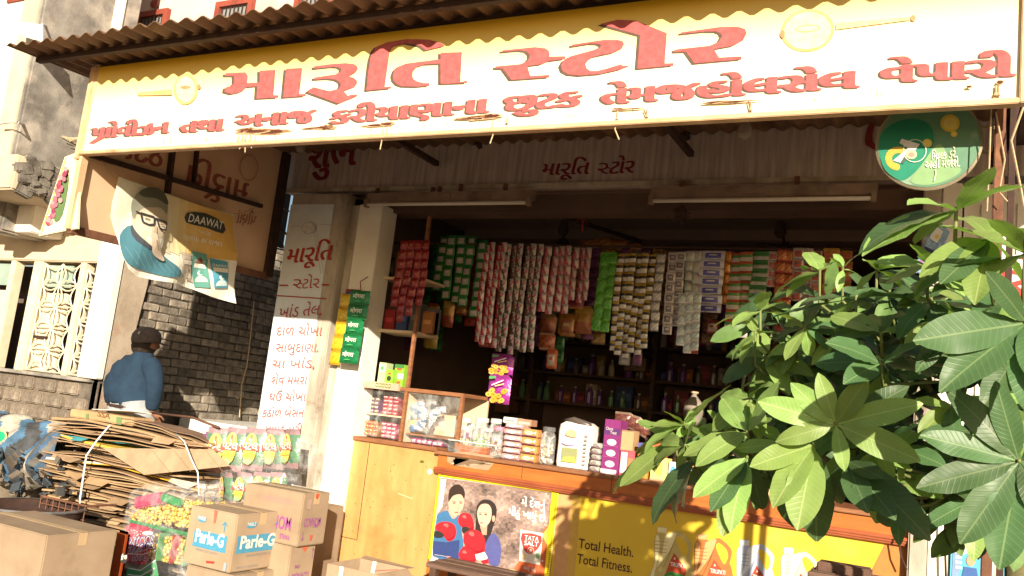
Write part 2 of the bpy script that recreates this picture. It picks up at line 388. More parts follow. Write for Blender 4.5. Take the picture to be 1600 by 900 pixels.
b = MB(); b.box((-11, 5.3, 2.95), (-7.5, 5.4, 6.8)); b.build('upper_wall', M('limewashed_wall', (.8, .76, .68), (.7, .64, .55), rough=.9), nb)
for z, x0 in ((3.62, -8.6), (4.7, -8.9), (5.3, -9.3)):
    b = MB(); b.box((x0, 5.28, z), (x0+.5, 5.31, z+.32)); f_ = b.build('window', REDF, nb); b = MB(); b.box((x0+.04, 5.27, z+.04), (x0+.46, 5.29, z+.28)); b.build('pane', M('dim_pane', (.25, .27, .27), rough=.15, bump=0), f_)
b = MB(); b.tube([at(0, 193, 4.5), at(28, 191, 4.5), at(84, 213, 5.6)], .012); b.build('pipe', M('grey_pipe', (.5, .48, .45), bump=0), nb)
b = MB(); b.tube([at(66, 38, 4.55), at(108, 56, 5.6)], .01); b.build('pipe', MATS['grey_pipe'], nb)
tb = MB(); q = [at(25, 33, 4.4), at(64, 38, 4.4), at(64, 66, 4.4), at(25, 52, 4.4)]; tb.slab(q, (0, -1, 0), .02); tag(tb.build('tin_sheet', M('pale_blue_tin', (.6, .68, .7), (.5, .58, .6), rough=.5), loc=q[0]), 'small pale blue tin sheet fixed to the tall grey column', 'tin sheet')
# meter boxes
for a, wd, cl, lb in (((0, 315), 18, (.7, .72, .75), 'white meter box at the left edge with a blue stripe on top'), ((22, 316), 32, (.8, .78, .72), 'plain white meter box under the broken balcony slab')):
    P0 = at(a[0]-(14 if wd == 18 else 0), a[1], 4.75); P1 = at(a[0]+wd, a[1]+5, 4.75); P2 = at(a[0], a[1]+46, 4.75)
    t = thing('meter_box', lb, 'box', (P0.x, 4.75, P2.z), None); b = MB(); b.box((P0.x, 4.75, P2.z), (P1.x, 5.08, P0.z)); b.build('case', WHITE, t, bevel=.01)
    b = MB(); b.box((P0.x-.01, 4.74, P0.z-.0), (P1.x+.01, 5.09, P0.z+.03)); b.build('lid', M('blue_lid', (.05, .1, .4), bump=0) if wd == 18 else WHITE, t)
b = MB()
for k in range(9):
    x = at(84+k*3, 205+k*2, 5.0); p = [x, x+V3(.1, .2, -.15+.04*k), x+V3(.25, .3, -.35+.05*k), x+V3(.2+.05*k, .5, -.5)]; b.tube(p, .005, 5)
b.tube([at(95, 112, 5.2), at(90, 140, 5.1), at(82, 170, 5.0), at(72, 190, 5.0), at(76, 210, 5.0), at(86, 222, 5.1)], .012, 6)
b.tube([at(98, 112, 5.2), at(97, 135, 5.1), at(86, 165, 5.0), at(80, 212, 5.0)], .008, 6); b.tube([at(93, 115, 5.2), at(92, 175, 5.0), at(78, 207, 5.0)], .006, 6)
tag(b.build('cable_bundle', ROPE, loc=at(95, 112, 5.2)), 'tangle of old cables hanging down the grey parapet wall', 'cable')

# ---- upper storey of the shop building, behind the tin roof
ub = thing('upper_storey', 'pinkish upper storey with red window frames above the tin roof', 'building', (-8, 6, 3.4))
xl = at(190, 20, 6.0).x
b = MB(); b.box((xl, 6.0, 3.45), (4, 6.3, 8)); b.build('wall', PINK, ub)
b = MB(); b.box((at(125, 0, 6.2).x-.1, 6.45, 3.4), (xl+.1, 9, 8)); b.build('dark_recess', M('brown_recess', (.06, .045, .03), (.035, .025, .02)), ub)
for pa, pb in (((218, 27), (265, 33)), ((342, 11), (398, 16)), ((470, -30), (530, -20))):
    A = at(*pa, 6.0); B = at(*pb, 6.0)
    b = MB(); z1 = A.z+.03; z0 = z1-.7
    for q in (((A.x, z1-.06), (B.x, z1)), ((A.x, z0), (A.x+.06, z1-.06)), ((B.x-.06, z0), (B.x, z1-.06))): b.box((q[0][0], 5.95, q[0][1]), (q[1][0], 6.02, q[1][1]))
    wn = b.build('window', REDF, ub); b = MB(); b.box((A.x+.06, 5.99, z0), (B.x-.06, 6.01, z1-.06)); b.build('pane', MATS['dim_pane'], wn)
    b = MB()
    for k in range(7): x = A.x+.09+k*(B.x-A.x-.18)/6; b.tube([(x, 5.97, z0), (x, 5.97, z1-.07)], .006, 5)
    b.build('window_bars', DIRON, wn)
b = MB(); b.lathe(at(243, 6, 5.98), [(.05, 0), (.06, .02), (.0, .05)], 12, (0, -1, 0)); b.build('stain_patch', REDF, ub)

# ---- corrugated tin roof
rf = thing('tin_roof', 'rusty corrugated tin roof sheet sticking out above the yellow signboard', 'roof', (-3, 3.1, 3.4))
RL, RR = at(14, 82, 3.07).x+.02, 1.3
def rz(x, y): return 3.395+(y-3.07)*.05
pit = .115; ns = 6; n = int((RR-RL)/pit*ns)
b = MB(); vs = []
for s_, dz in ((0, 0), (1, -.004)):
    for i in range(n+1):
        x = RL+i*pit/ns; ph = 2*math.pi*(i % ns)/ns
        jog = .012*math.sin(x*1.7)+.008*math.sin(x*5.1)
        for y in (3.05+jog, 3.9, 4.7, 5.6): vs.append((x, y, rz(x, y)+.014*math.sin(ph)+dz))
k = (n+1)*4; fs = []
for i in range(n):
    for j in range(3):
        a = i*4+j; fs.append((a, a+1, a+5, a+4)); fs.append((k+a, k+a+4, k+a+5, k+a+1))
    a = i*4; fs.append((a, a+4, k+a+4, k+a))
b.add(vs, fs); b.build('corrugated_sheet', TIN, rf)
for x in (-3.6, -1.6, .3):
    b = MB(); b.box((x-.02, 3.48, 3.33), (x+.02, 5.45, 3.368)); b.build('rafter', DIRON, rf)
b = MB(); b.box((RL+.05, 3.2, 3.352), (RR, 3.235, 3.385)); b.build('purlin', DIRON, rf)

# ---- signboard
sb = thing('signboard', 'long yellow shop signboard with red lettering and rusty torn patches along its lower edge', 'signboard', (-4.85, YS, 2.81))
zb, zt2 = 2.815, 3.372; xa = at(140, 170, YS).x; xb = at(1594, 100, YS).x
# main sheet with torn holes: polygon with holes approximated by rusty recesses behind tears
SGM = M('yellow_flex', (.88, .83, .6), (.85, .78, .52), rough=.5, scale=1.2, bump=.02, grad=(zt2-.27-2.81, zt2-2.81-.02, (.86, .54, .03)))
b = MB(); b.box((xa, YS, zb), (xb, YS+.012, zt2)); b.build('sheet', SGM, sb)
FRM = M('cream_frame', (.7, .5, .3), (.5, .32, .18), rough=.6, c3=(.3, .12, .06), s3=5, lo3=.6)
for (x0, x1, z0, z1) in ((xa-.035, xa, zb-.05, zt2), (xb, xb+.035, zb-.02, zt2+.02), (xa, xb, zb-.022, zb)):
    b = MB(); b.box((x0, YS-.02, z0), (x1, YS+.03, z1)); b.build('frame', FRM, sb, bevel=.003)
b = MB(); b.box((xa-.03, YS+.012, zt2), (xb+.03, YS+.06, zt2+.03)); b.build('top_rail', WOODD, sb)
b = MB()
for x in (-4.2, -3.0, -1.9, -.8): b.box((x, YS+.014, zb), (x+.03, YS+.045, zt2))
b.build('back_rails', IRON, sb)
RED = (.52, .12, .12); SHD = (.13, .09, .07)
c1 = (4, 4, 340, 20); c2 = (3.8095, 3.8095, 760, 10)
GL = [(c1, [[(50,378),(175,372),(190,395),(185,440),(265,435),(265,362),(362,357),(350,515),(382,516),(380,530),(245,537),(250,458),(180,465),(150,495),(90,508),(45,495),(50,468),(90,455),(105,440),(105,395),(50,395)],
 [(430,350),(530,345),(512,508),(552,508),(550,520),(412,530)],
 [(605,335),(700,322),(800,315),(850,320),(872,332),(878,350),(860,375),(820,398),(855,408),(872,425),(872,442),(855,465),(790,490),(815,520),(835,512),(878,512),(865,525),(760,568),(560,495),(600,465),(700,490),(760,475),(772,452),(765,432),(740,418),(690,412),(605,418),(605,405),(740,385),(772,368),(775,352),(758,340),(720,338),(605,350)],
 [(932,487),(943,370),(955,290),(970,245),(995,212),(1060,185),(1180,165),(1320,168),(1400,190),(1420,208),(1305,235),(1270,208),(1180,190),(1110,205),(1088,222),(1075,250),(1045,465),(1085,460),(1085,472)],
 [(1325,440),(1325,455),(1250,462),(1160,460),(1125,448),(1103,425),(1096,395),(1108,360),(1135,335),(1180,318),(1395,290),(1395,250),(1528,246),(1518,432),(1560,425),(1560,438),(1395,445),(1395,318),(1300,322),(1245,340),(1222,365),(1217,392),(1225,415),(1250,430),(1290,440)]]),
 (c2, [[(95,262),(290,243),(350,250),(372,265),(378,285),(375,300),(470,297),(470,312),(375,325),(330,345),(245,355),(262,415),(375,408),(375,422),(150,438),(100,370),(55,370),(55,358),(200,345),(240,330),(258,308),(258,285),(240,268),(200,262),(95,272)],
 [(510,228),(700,200),(780,200),(812,208),(820,225),(805,252),(760,275),(640,300),(605,320),(590,345),(598,370),(620,385),(660,385),(720,370),(800,345),(815,355),(855,352),(800,375),(680,402),(560,412),(490,405),(455,385),(444,355),(460,325),(500,298),(640,260),(678,245),(685,232),(665,223),(620,222),(510,240)],
 [(680,105),(780,80),(890,85),(1075,160),(1062,340),(1115,338),(1115,352),(900,372),(915,172),(700,112)],
 [(1160,155),(1400,122),(1500,122),(1540,135),(1550,160),(1530,200),(1470,235),(1355,255),(1385,305),(1520,298),(1520,315),(1240,340),(1190,270),(1120,272),(1120,258),(1330,235),(1385,210),(1403,180),(1395,160),(1370,150),(1300,150),(1160,165)]])]
off_s = {}
NS = V3(0, -1, 0)
for cc, polys in GL:
    p = Print((0, YS-.002, 0), NS, px=cc)
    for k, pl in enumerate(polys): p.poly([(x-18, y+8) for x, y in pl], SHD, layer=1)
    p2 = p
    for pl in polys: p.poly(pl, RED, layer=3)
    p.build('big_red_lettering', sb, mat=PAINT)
def word(pr, t, a, b_, h, c=RED, **k): pr.text(t, a, b_, h, c, **k)
p = Print((0, YS-.002, 0), NS, px=(1, 1, 0, 0))
W2 = [('પાોવીઝન', (141, 217), (265, 208)), ('તથા', (281, 208), (351, 204)), ('અનાજ', (367, 199), (493, 191)), ('કરીયાણાના', (514, 194), (765, 176)), ('છુટક', (786, 174), (910, 165)), ('તેમજહોલસેલ', (938, 164), (1344, 137)), ('વેપારી', (1374, 131), (1588, 119))]
for t, a, b_ in W2:
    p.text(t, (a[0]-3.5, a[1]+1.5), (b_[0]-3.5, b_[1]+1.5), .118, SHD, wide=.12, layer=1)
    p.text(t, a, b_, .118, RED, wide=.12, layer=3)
    if a[0] < 150: p.poly([(139, 224), (155, 213), (165, 211), (165, 215), (146, 225)], RED)
    p.sep('painted_word', sb, PAINT)
# maces (gada emblems)
p = Print((0, YS-.002, 0), NS, px=(1, 1, 0, 0)); OL = (.78, .55, .2)
p.ell(1262, 48, 42, 33, OL, rot=-8); p.ell(1262, 48, 37, 29, (.86, .76, .45), rot=-8); p.ell(1262, 45, 20, 6, OL, rot=-5); p.ell(1262, 45, 17, 4, (.86, .76, .45), rot=-5)
p.poly([(1306, 37), (1422, 27), (1422, 32), (1306, 47)], (.8, .6, .32)); p.ell(1427, 29, 4, 5, (.7, .3, .15)); p.ell(1223, 54, 4, 6, (.7, .3, .15))
p.sep('mace_emblem', sb, PAINT); p.ell(291, 140, 19, 24, OL, rot=5); p.ell(291, 140, 15, 20, (.86, .76, .45)); p.ell(291, 137, 8, 3, (.7, .3, .15))
p.poly([(270, 140), (218, 145), (215, 148), (218, 150), (270, 149)], (.8, .5, .2)); p.ell(312, 136, 3, 4, (.7, .3, .15))
p.build('mace_emblem', sb, mat=PAINT)
# torn rusty patches and hanging threads
p = Print((0, YS-.0012, 0), NS, px=(1, 1, 0, 0), step=.00008); rs = random.Random(3)
for k in range(70):
    x = rs.uniform(170, 1570); yb_ = 236-(x-133)*.0658; l = rs.uniform(3, 12); w_ = rs.uniform(.6, 2.2); p.poly([(x, yb_-3), (x+w_, yb_-3), (x+w_*.6-.3*l*.1, yb_-3-l), (x+.2, yb_-3-l)], rs.choice([(.62, .5, .3), (.55, .4, .22), (.7, .6, .4)]), layer=1+k*.1)
tag(p.build('dirt_streaks', sb, mat=PAINT), kind='stuff')
p = Print((0, YS-.004, 0), NS, px=(1, 1, 0, 0), step=.0002); TRM = M('torn_rust', (1, 1, 1), (.6, .5, .45), rough=.95, scale=40, bump=.8, bscale=70, attr=True); R1, R2, R3 = (.12, .04, .02), (.35, .19, .1), (.6, .45, .28)
def tear(cx, cy, wx, hy, ang, n=16, lip=1):
    for s_, c in ((1.5, R3), (1.2, R2), (1, R1)):
        pts = []
        for i in range(n):
            t = 2*math.pi*i/n; r = rnd.uniform(.55, 1.05)*s_; x = math.cos(t)*wx*r; y = math.sin(t)*hy*r
            pts.append((cx+x*math.cos(ang)-y*math.sin(ang), cy+x*math.sin(ang)+y*math.cos(ang)))
        p.poly(pts, c)
for a in ((385, 204, 14, 4), (425, 206, 24, 3.5), (400, 205, 20, 3), (510, 199, 12, 3.5), (495, 200, 22, 1.2), (590, 196, 22, 1.8), (605, 194, 9, 2.5), (750, 184, 28, 3.2), (768, 182, 14, 3.6), (730, 186, 18, 1.2), (966, 171, 9, 1.6), (985, 171, 24, .9), (1120, 161, 24, 2), (1150, 160, 26, 1.4), (1562, 130, 5, 3), (1514, 137, 4, 2)):
    tear(a[0], a[1], a[2], a[3], -.07); p.sep('torn_patch', sb, TRM)
p.line([(1007, 172), (1012, 186)], .006, R2); p.line([(1170, 159), (1173, 174)], .006, R2); p.line([(430, 208), (435, 222)], .004, R2)
p.sep('rust_line', sb, TRM)
for x0, y0, l in ((769, 197, 24), (598, 207, 24), (964, 184, 30), (792, 190, 10), (604, 207, 7), (1556, 146, 12), (1560, 146, 8), (383, 218, 18), (378, 219, 12), (390, 218, 12), (398, 219, 6), (372, 219, 9), (1011, 180, 8), (1173, 170, 8)):
    A = at(x0, y0, YS-.01); l = l*A.length/FPX*.95; b = MB()
    b.tube([A+V3(0, 0, .03), A, A+V3(rnd.uniform(-.01, .01), .01, -l*.5), A+V3(rnd.uniform(-.02, .02), .01, -l)], .0035, 5); b.lathe(A+V3(0, 0, -.003), [(.007, -.006), (.008, 0), (.004, .006)], 6)
    b.build('thread', ROPE, sb)

# ---- side panel of the awning
PN = V3(1, .16, 0).normalized()
PB0 = at(105, 358, YS+.02); PB1 = at(415, 432, 5.42)
PD = (PB1-PB0); PD.z = 0; PD.normalize(); PNn = V3(PD.y, -PD.x, 0)
sp = thing('side_panel', 'brown framed awning side panel with faded red reversed letters showing through', 'panel', PB0)
PT0 = V3(PB0.x, PB0.y, 3.39); PT1 = V3(PB1.x, PB1.y, 3.48)
b = MB(); b.slab([PB0, PB1, PT1, PT0], PNn, .008)
b.build('sheet', M('tan_flex', (.74, .52, .35), (.66, .45, .29), rough=.6, scale=2, bump=.04, c3=(.6, .38, .23), s3=1.4, sub=0), sp)
def bar(A, B, w_, par, mt=IRON, name='frame_bar', dn=.02):
    b = MB(); A = V(A)+PNn*dn; B = V(B)+PNn*dn; d = (B-A).normalized(); s_ = d.cross(PNn).normalized()*w_/2; k = PNn*.018
    b.add([A-s_-k, A+s_-k, A+s_+k, A-s_+k, B-s_-k, B+s_-k, B+s_+k, B-s_+k], [(0, 1, 2, 3), (7, 6, 5, 4), (0, 4, 5, 1), (1, 5, 6, 2), (2, 6, 7, 3), (3, 7, 4, 0)]); return b.build(name, mt, par)
bar(PB0, PB1, .05, sp); bar(PB0-PD*.0, PT0, .05, sp, FRM); bar(PB1, PT1, .09, sp, DIRON)
O_ = PB0
def pp(x, y): return onp(x, y, O_, PNn)
bar(pp(137, 242), pp(405, 322), .03, sp, DIRON, 'cross_rail'); bar(pp(270, 205), pp(258, 302), .03, sp, DIRON, 'upright'); bar(pp(309, 190), pp(299, 288), .016, sp, DIRON, 'upright')
p = Print(O_+PNn*.002, PNn, px=(1, 1, 0, 0)); FR = (.36, .1, .07)
upv = V3(0, 0, 1)
p.text('મારૂિત', (285, 288), (385, 316), .26, FR, wide=.05, mirror=True); p.sep('faded_word', sp, PAINT); p.text('ઠંડા', (195, 248), (252, 262), .24, FR, wide=.05, mirror=True)
p.sep('faded_word', sp, PAINT); p.text('ટોર', (262, 348), (345, 366), .1, (.5, .3, .2), mirror=True)
p.sep('faded_word', sp, PAINT); p.text('પીણાં', (368, 348), (398, 352), .13, FR, wide=.03, mirror=True)
for a in range(20):
    t0 = a/20*2*math.pi; t1 = (a+1)/20*2*math.pi; p.line([(388+14*math.cos(t0), 262+20*math.sin(t0)), (388+14*math.cos(t1), 262+20*math.sin(t1))], .008, (.5, .25, .16), layer=9)
p.build('faded_lettering', sp, mat=PAINT)
# small outer board with fruit picture
q = [at(60, 369, 3.42), at(120, 357, 3.42), at(125, 236, 3.42), at(101, 245, 3.42)]
ob = thing('picture_board', 'small slanting board with a bunch of grapes picture left of the brown panel', 'board', q[0])
b = MB(); b.slab(q, (0, -1, 0), .02); b.build('board', M('cream_board', (.8, .72, .5), (.74, .64, .42), rough=.6), ob, bevel=.002)
p = Print((0, 3.417, 0), NS, px=(1, 1, 0, 0))
p.line([(64, 366), (103, 247)], .008, (.6, .6, .1)); p.poly([(85, 345), (98, 335), (108, 280), (100, 268), (90, 300)], (.12, .2, .08), sm=3)
for k in range(34):
    t = k/33; x = 80+24*t+rnd.uniform(-6, 6)*(1.1-t*.4); y = 350-80*t+rnd.uniform(-5, 5); p.ell(x, y, 3.4, 4.2, rnd.choice([(.35, .07, .12), (.45, .15, .2), (.28, .05, .1), (.6, .3, .3)]), n=9)
p.build('grape_picture', ob)
# ---- cloth banner with a printed portrait
BO = O_+PNn*.06
def bp(x, y): return onp(x, y, BO, PNn)
bn = thing('cloth_banner', 'sagging cloth banner printed with a bearded man in glasses and rice packets', 'banner', bp(186, 278))
uu = PD; org = bp(186, 278)
def warp(p):
    d = p-BO; s_ = (p-org).dot(uu); z = p.z-org.z
    k = .03*math.sin(s_*7+z*3)+.015*math.sin(s_*15-z*9)
    if s_ < .3: k += .04*(1-s_/.3)*math.sin(z*9)
    return p+PNn*(k*min(1, max(0, -z*3+.25)))
outl = [(185, 276), (220, 290), (262, 303), (310, 320), (364, 335), (364, 380), (363, 430), (364, 474), (352, 470), (330, 463), (305, 452), (275, 443), (240, 438), (212, 432), (197, 420), (189, 400), (187, 375), (179, 340), (180, 315)]
cuts = [(org+uu*k*.05, uu) for k in range(-2, 34)]+[(org+Z_*(-k*.06), Z_) for k in range(-4, 20)]
S4 = (4, 4, 0, 225)
p = Print(BO, PNn, px=(1, 1, 0, 0), step=.0012)
p.poly(outl, (.78, .76, .68)); p.build('cloth', bn, M('banner_cloth', (1, 1, 1), (.93, .93, .9), rough=.75, scale=6, bump=.15, bscale=9, attr=True), warp=warp, cuts=cuts)
p = Print(BO+PNn*.003, PNn, px=S4, step=.0022); p.lay = 1
GR = [((.74, .7, .52)), (.74, .66, .42), (.72, .58, .3), (.7, .5, .2), (.68, .45, .15), (.66, .42, .12)]
xs = [1000, 1060, 1120, 1180, 1240, 1320, 1452]
for i in range(6):
    a, c = xs[i], xs[i+1]; p.poly([(a, 300+(a-1000)*.33), (c, 300+(c-1000)*.33), (c, 690+(i*8)), (a, 660+i*10)], GR[i], layer=2)
p.poly([(1000, 300), (960, 285), (900, 262), (820, 235), (760, 215), (735, 300), (760, 560), (900, 620), (1000, 640)], (.7, .7, .6), layer=2)
p.poly([(760, 570), (830, 505), (900, 590), (1000, 690), (1120, 790), (1100, 830), (1000, 825), (880, 790), (790, 755), (755, 690)], (.07, .2, .27), sm=3, layer=4)
for k in range(7): p.line([(775+k*42, 640+k*14), (800+k*44, 700+k*12), (850+k*40, 770+k*7)], .006, (.12, .28, .35), layer=5)
p.poly([(815, 540), (830, 505), (885, 570), (915, 640), (895, 655), (830, 600)], (.06, .07, .09), sm=2, layer=6)
p.poly([(825, 400), (860, 360), (960, 380), (1015, 410), (1020, 470), (990, 560), (985, 620), (950, 660), (900, 630), (850, 570), (825, 500)], (.55, .48, .38), sm=3, layer=7)
p.poly([(818, 420), (815, 350), (850, 300), (910, 275), (985, 285), (1025, 330), (1028, 400), (1015, 440), (985, 400), (930, 395), (880, 400), (850, 430), (835, 470)], (.26, .27, .22), sm=3, layer=8)
p.poly([(850, 300), (910, 270), (985, 280), (1025, 330), (1028, 380), (960, 340), (880, 330)], (.09, .1, .08), sm=3, layer=9)
p.poly([(880, 570), (915, 590), (985, 590), (975, 660), (930, 650), (890, 620)], (.66, .64, .58), sm=3, layer=9)
p.poly([(905, 560), (925, 545), (945, 600), (965, 660), (1000, 715), (990, 730), (920, 690), (905, 640)], (.6, .5, .4), sm=3, layer=11)
p.poly([(925, 600), (932, 598), (955, 660), (947, 664)], (.35, .27, .2), layer=12)
for q in ([(862, 430), (928, 455), (920, 500), (895, 503), (868, 485)], [(940, 465), (1002, 490), (992, 535), (968, 535), (945, 520)]):
    p.line(q+[q[0]], .012, (.03, .03, .03), layer=13)
p.line([(928, 462), (940, 466)], .012, (.03, .03, .03), layer=13); p.line([(862, 432), (835, 420)], .009, (.03, .03, .03), layer=13)
p.line([(880, 462), (905, 470)], .006, (.1, .08, .06), layer=13); p.line([(955, 497), (978, 505)], .006, (.1, .08, .06), layer=13)
p.poly([(925, 505), (935, 510), (930, 555), (912, 548)], (.42, .34, .26), layer=12)
p.poly([(1175, 430), (1280, 432), (1390, 500), (1385, 560), (1275, 520), (1175, 490)], (.04, .05, .05), sm=2, layer=4)
p.text('DAAWAT', (1185, 484), (1378, 533), .085, (.75, .75, .7), bold=.01, layer=5)
p.text('ખાસ', (1240, 560), (1310, 578), .05, (.75, .72, .6), layer=5); p.text('સ્વાદ કા રાજા', (1150, 590), (1380, 640), .05, (.8, .78, .7), bold=.01, layer=5)
for q, c, c_ in (([(1125, 670), (1195, 690), (1225, 870), (1155, 830)], (.5, .42, .35), (.75, .7, .62)), ([(1205, 668), (1305, 690), (1312, 900), (1232, 895)], (.12, .34, .3), (.5, .66, .6)), ([(1318, 712), (1395, 735), (1410, 900), (1332, 900)], (.08, .3, .42), (.55, .7, .75))):
    p.poly(q, c, layer=5); cx = sum(a for a, _ in q)/4; cy = sum(a for _, a in q)/4
    p.poly([(cx-34, cy-42), (cx+32, cy-34), (cx+34, cy-8), (cx-32, cy-16)], (.78, .76, .68), layer=6)
    p.text('DAAWAT', (cx-36, cy-48), (cx+34, cy-38), .03, (.85, .83, .78), layer=6); p.ell(cx+6, cy+75, 32, 38, c_, layer=6, a0=180, a1=360); p.ell(cx+4, cy+20, 13, 16, (.8, .8, .75), layer=6); p.ell(cx+8, cy+16, 9, 11, c, layer=7)
p.build('portrait_print', bn, M('banner_ink', (1, 1, 1), (.93, .93, .9), rough=.7, scale=6, bump=.1, bscale=9, attr=True), warp=warp, cuts=cuts)
for a, c in (((186, 278), (150, 240)), ((364, 335), (398, 325))):
    b = MB(); b.tube([bp(*a), (bp(*a)+pp(*c))/2+V3(0, 0, -.01), pp(*c)], .003, 4); b.build('tie_string', ROPE, bn)
# ================================================================= THE SHOP
sh = thing('shop_building', 'single storey grocery shop with painted steel fascia, plastered walls and dark interior room', 'shop', (-2, 5.5, 0))
XL, XR = -4.32, -.12            # opening
b = MB(); b.box((-5.17, YF, at(442, 299, YF).z), (XR+.6, YF+.14, 3.95)); b.build('fascia', FASC, sh, bevel=.004)
b = MB(); b.box((-5.17, YF-.03, at(442, 299, YF).z-.02), (XR+.1, YF, at(442, 299, YF).z+.012)); b.build('fascia_lip', DIRTYW, sh)
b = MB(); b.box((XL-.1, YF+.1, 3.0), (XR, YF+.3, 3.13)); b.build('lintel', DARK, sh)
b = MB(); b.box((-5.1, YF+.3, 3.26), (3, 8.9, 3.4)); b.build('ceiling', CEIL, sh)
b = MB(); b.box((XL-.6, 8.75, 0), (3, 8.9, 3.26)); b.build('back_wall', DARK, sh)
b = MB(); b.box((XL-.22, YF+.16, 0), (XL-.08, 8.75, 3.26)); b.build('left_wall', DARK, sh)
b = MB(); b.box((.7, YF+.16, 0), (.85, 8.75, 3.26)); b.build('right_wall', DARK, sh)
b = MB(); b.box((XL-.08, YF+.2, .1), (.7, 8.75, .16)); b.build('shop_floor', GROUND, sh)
for a, c in (((830, 356), (1195, 371)),):
    b = MB(); P0 = at(a[0], a[1], 7.2); b.box((XL, 7.2, 3.17), (.7, 7.32, 3.26)); b.build('ceiling_beam', CEIL, sh)
b = MB(); b.tube([V3(-3.4, 5.8, 3.235), V3(-2.5, 7.2, 3.15)], .02); b.tube([V3(-1.7, 7.3, 3.2), V3(-1.1, 7.35, 3.14)], .014); b.build('ceiling_conduit', DIRON, sh)
# right end wall pillars
xr0 = at(1421, 800, 5.42).x; xr1 = at(1450, 820, 5.42).x
b = MB(); b.box((xr0, 5.42, 0), (xr1, 5.75, 3.12)); b.build('right_pillar', DIRTYW, sh, bevel=.01)
b = MB(); b.box((xr1+.004, 5.46, 0), (xr1+.11, 5.75, 3.12)); b.build('right_jamb', WHITE, sh, bevel=.006)
b = MB(); b.box((xr1+.12, 5.5, 0), (.9, 5.75, 3.12)); b.build('right_wall_front', WHITE, sh)
b = MB()
for k in range(9): b.box((.12+k*.09, 5.485, 1.2), (.175+k*.09, 5.5, 3.0))
b.build('shutter_ribs', WHITE, sh)
# lettering on the fascia
p = Print((0, YF-.001, 0), NS, px=(1, 1, 0, 0)); MR = (.2, .015, .02)
p.text('મારૂિત', (845, 274), (920, 272), .145, MR, wide=.06, slant=.15)
def half_s(s_='સ', fr=.66):
    vs, fs = glyphs(s_); return clipx(vs, fs, max(v[0] for v in vs)*fr)
p.sep('painted_word', sh, PAINT); p.text('', (932, 272), (951, 272), .135, MR, half=half_s(), slant=.15); p.text('ટોર', (951, 272), (990, 270), .145, MR, wide=.06, slant=.15)
p.sep('painted_word', sh, PAINT); p.text('શુભ', (480, 265), (556, 258), .4, MR, wide=.07)
p.sep('painted_word', sh, PAINT); p.text('શ્રી ગણેશાય નમઃ', (778, 217), (840, 214), .06, MR); p.sep('painted_word', sh, PAINT); p.text('શ્રી કલાદેવીનમઃ', (977, 208), (1050, 204), .07, MR)
p.sep('painted_word', sh, PAINT); p.poly([(1400, 163), (1375, 170), (1360, 190), (1352, 215), (1354, 228), (1372, 236), (1376, 232), (1364, 222), (1366, 200), (1376, 180), (1400, 170)], (.24, .03, .03), sm=2)
p.build('fascia_lettering', sh, mat=PAINT)
# stay brackets
for x, y in ((735, 202), (1060, 185)):
    A = at(x, y, YF-.1); b = MB(); b.tube([A+V3(-.12, 0, .06), V3(A.x+.05, YF, A.z-.12)], .014, 6); b.tube([A+V3(.03, 0, .14), V3(A.x+.05, YF, A.z-.12)], .014, 6); b.build('stay_bracket', DIRON, sh)
for k in range(7):
    x = rnd.uniform(-4.3, -.6); b = MB(); z = 3.13
    b.box((x, YF-.045, z), (x+.03, YF-.028, z+rnd.uniform(.03, .06))); b.build('hook', IRON, sh)
# counter and cabinets (built-in)
zc = 1.19; cy = YF-.03
ct = thing('counter', 'long orange laminate shop counter with a moulded drawer band and plain left cabinet front', 'counter', (-2, YF, 0))
xm = at(686, 703, cy).x
b = MB(); b.box((xm-.02, cy-.03, zc-.025), (xr0, cy+.62, zc)); b.build('worktop', WOODM, ct, bevel=.004)
b = MB(); b.box((xm, cy, 1.075), (xr0, cy+.5, zc-.025)); b.build('drawer_band', WOODO, ct)
for z0, z1, dy in ((1.055, 1.075, .03), (1.04, 1.055, .022), (1.028, 1.04, .012)):
    b = MB(); b.box((xm-.01, cy-dy, z0), (xr0, cy+.05, z1)); b.build('moulding', M('red_brown_moulding', (.36, .1, .04), (.26, .07, .03), rough=.4), ct, bevel=.003)
b = MB(); b.box((xm, cy+.03, 0), (xr0, cy+.08, 1.028)); b.build('front_panel', WOODO, ct)
for x in (-2.6, -1.95, -1.3, -.75): b = MB(); b.box((x, cy-.0015, 1.08), (x+.004, cy+.01, zc-.03)); b.build('drawer_gap', WOODD, ct)
# torn brown sticker on drawer band
p = Print((0, cy-.002, 0), NS, px=(1, 1, 0, 0)); p.poly([(699, 707), (730, 706), (770, 713), (773, 722), (763, 735), (745, 733), (715, 728), (699, 722)], (.36, .26, .17))
for k in range(26): p.poly([(700+rnd.uniform(0, 66)+x, 712+rnd.uniform(0, 12)+y) for x, y in ((0, 0), (4, 1), (5, 4), (2, 5))], rnd.choice([(.55, .48, .38), (.2, .13, .08), (.42, .33, .24)]), layer=3+k*.3)
p.build('torn_sticker', ct)
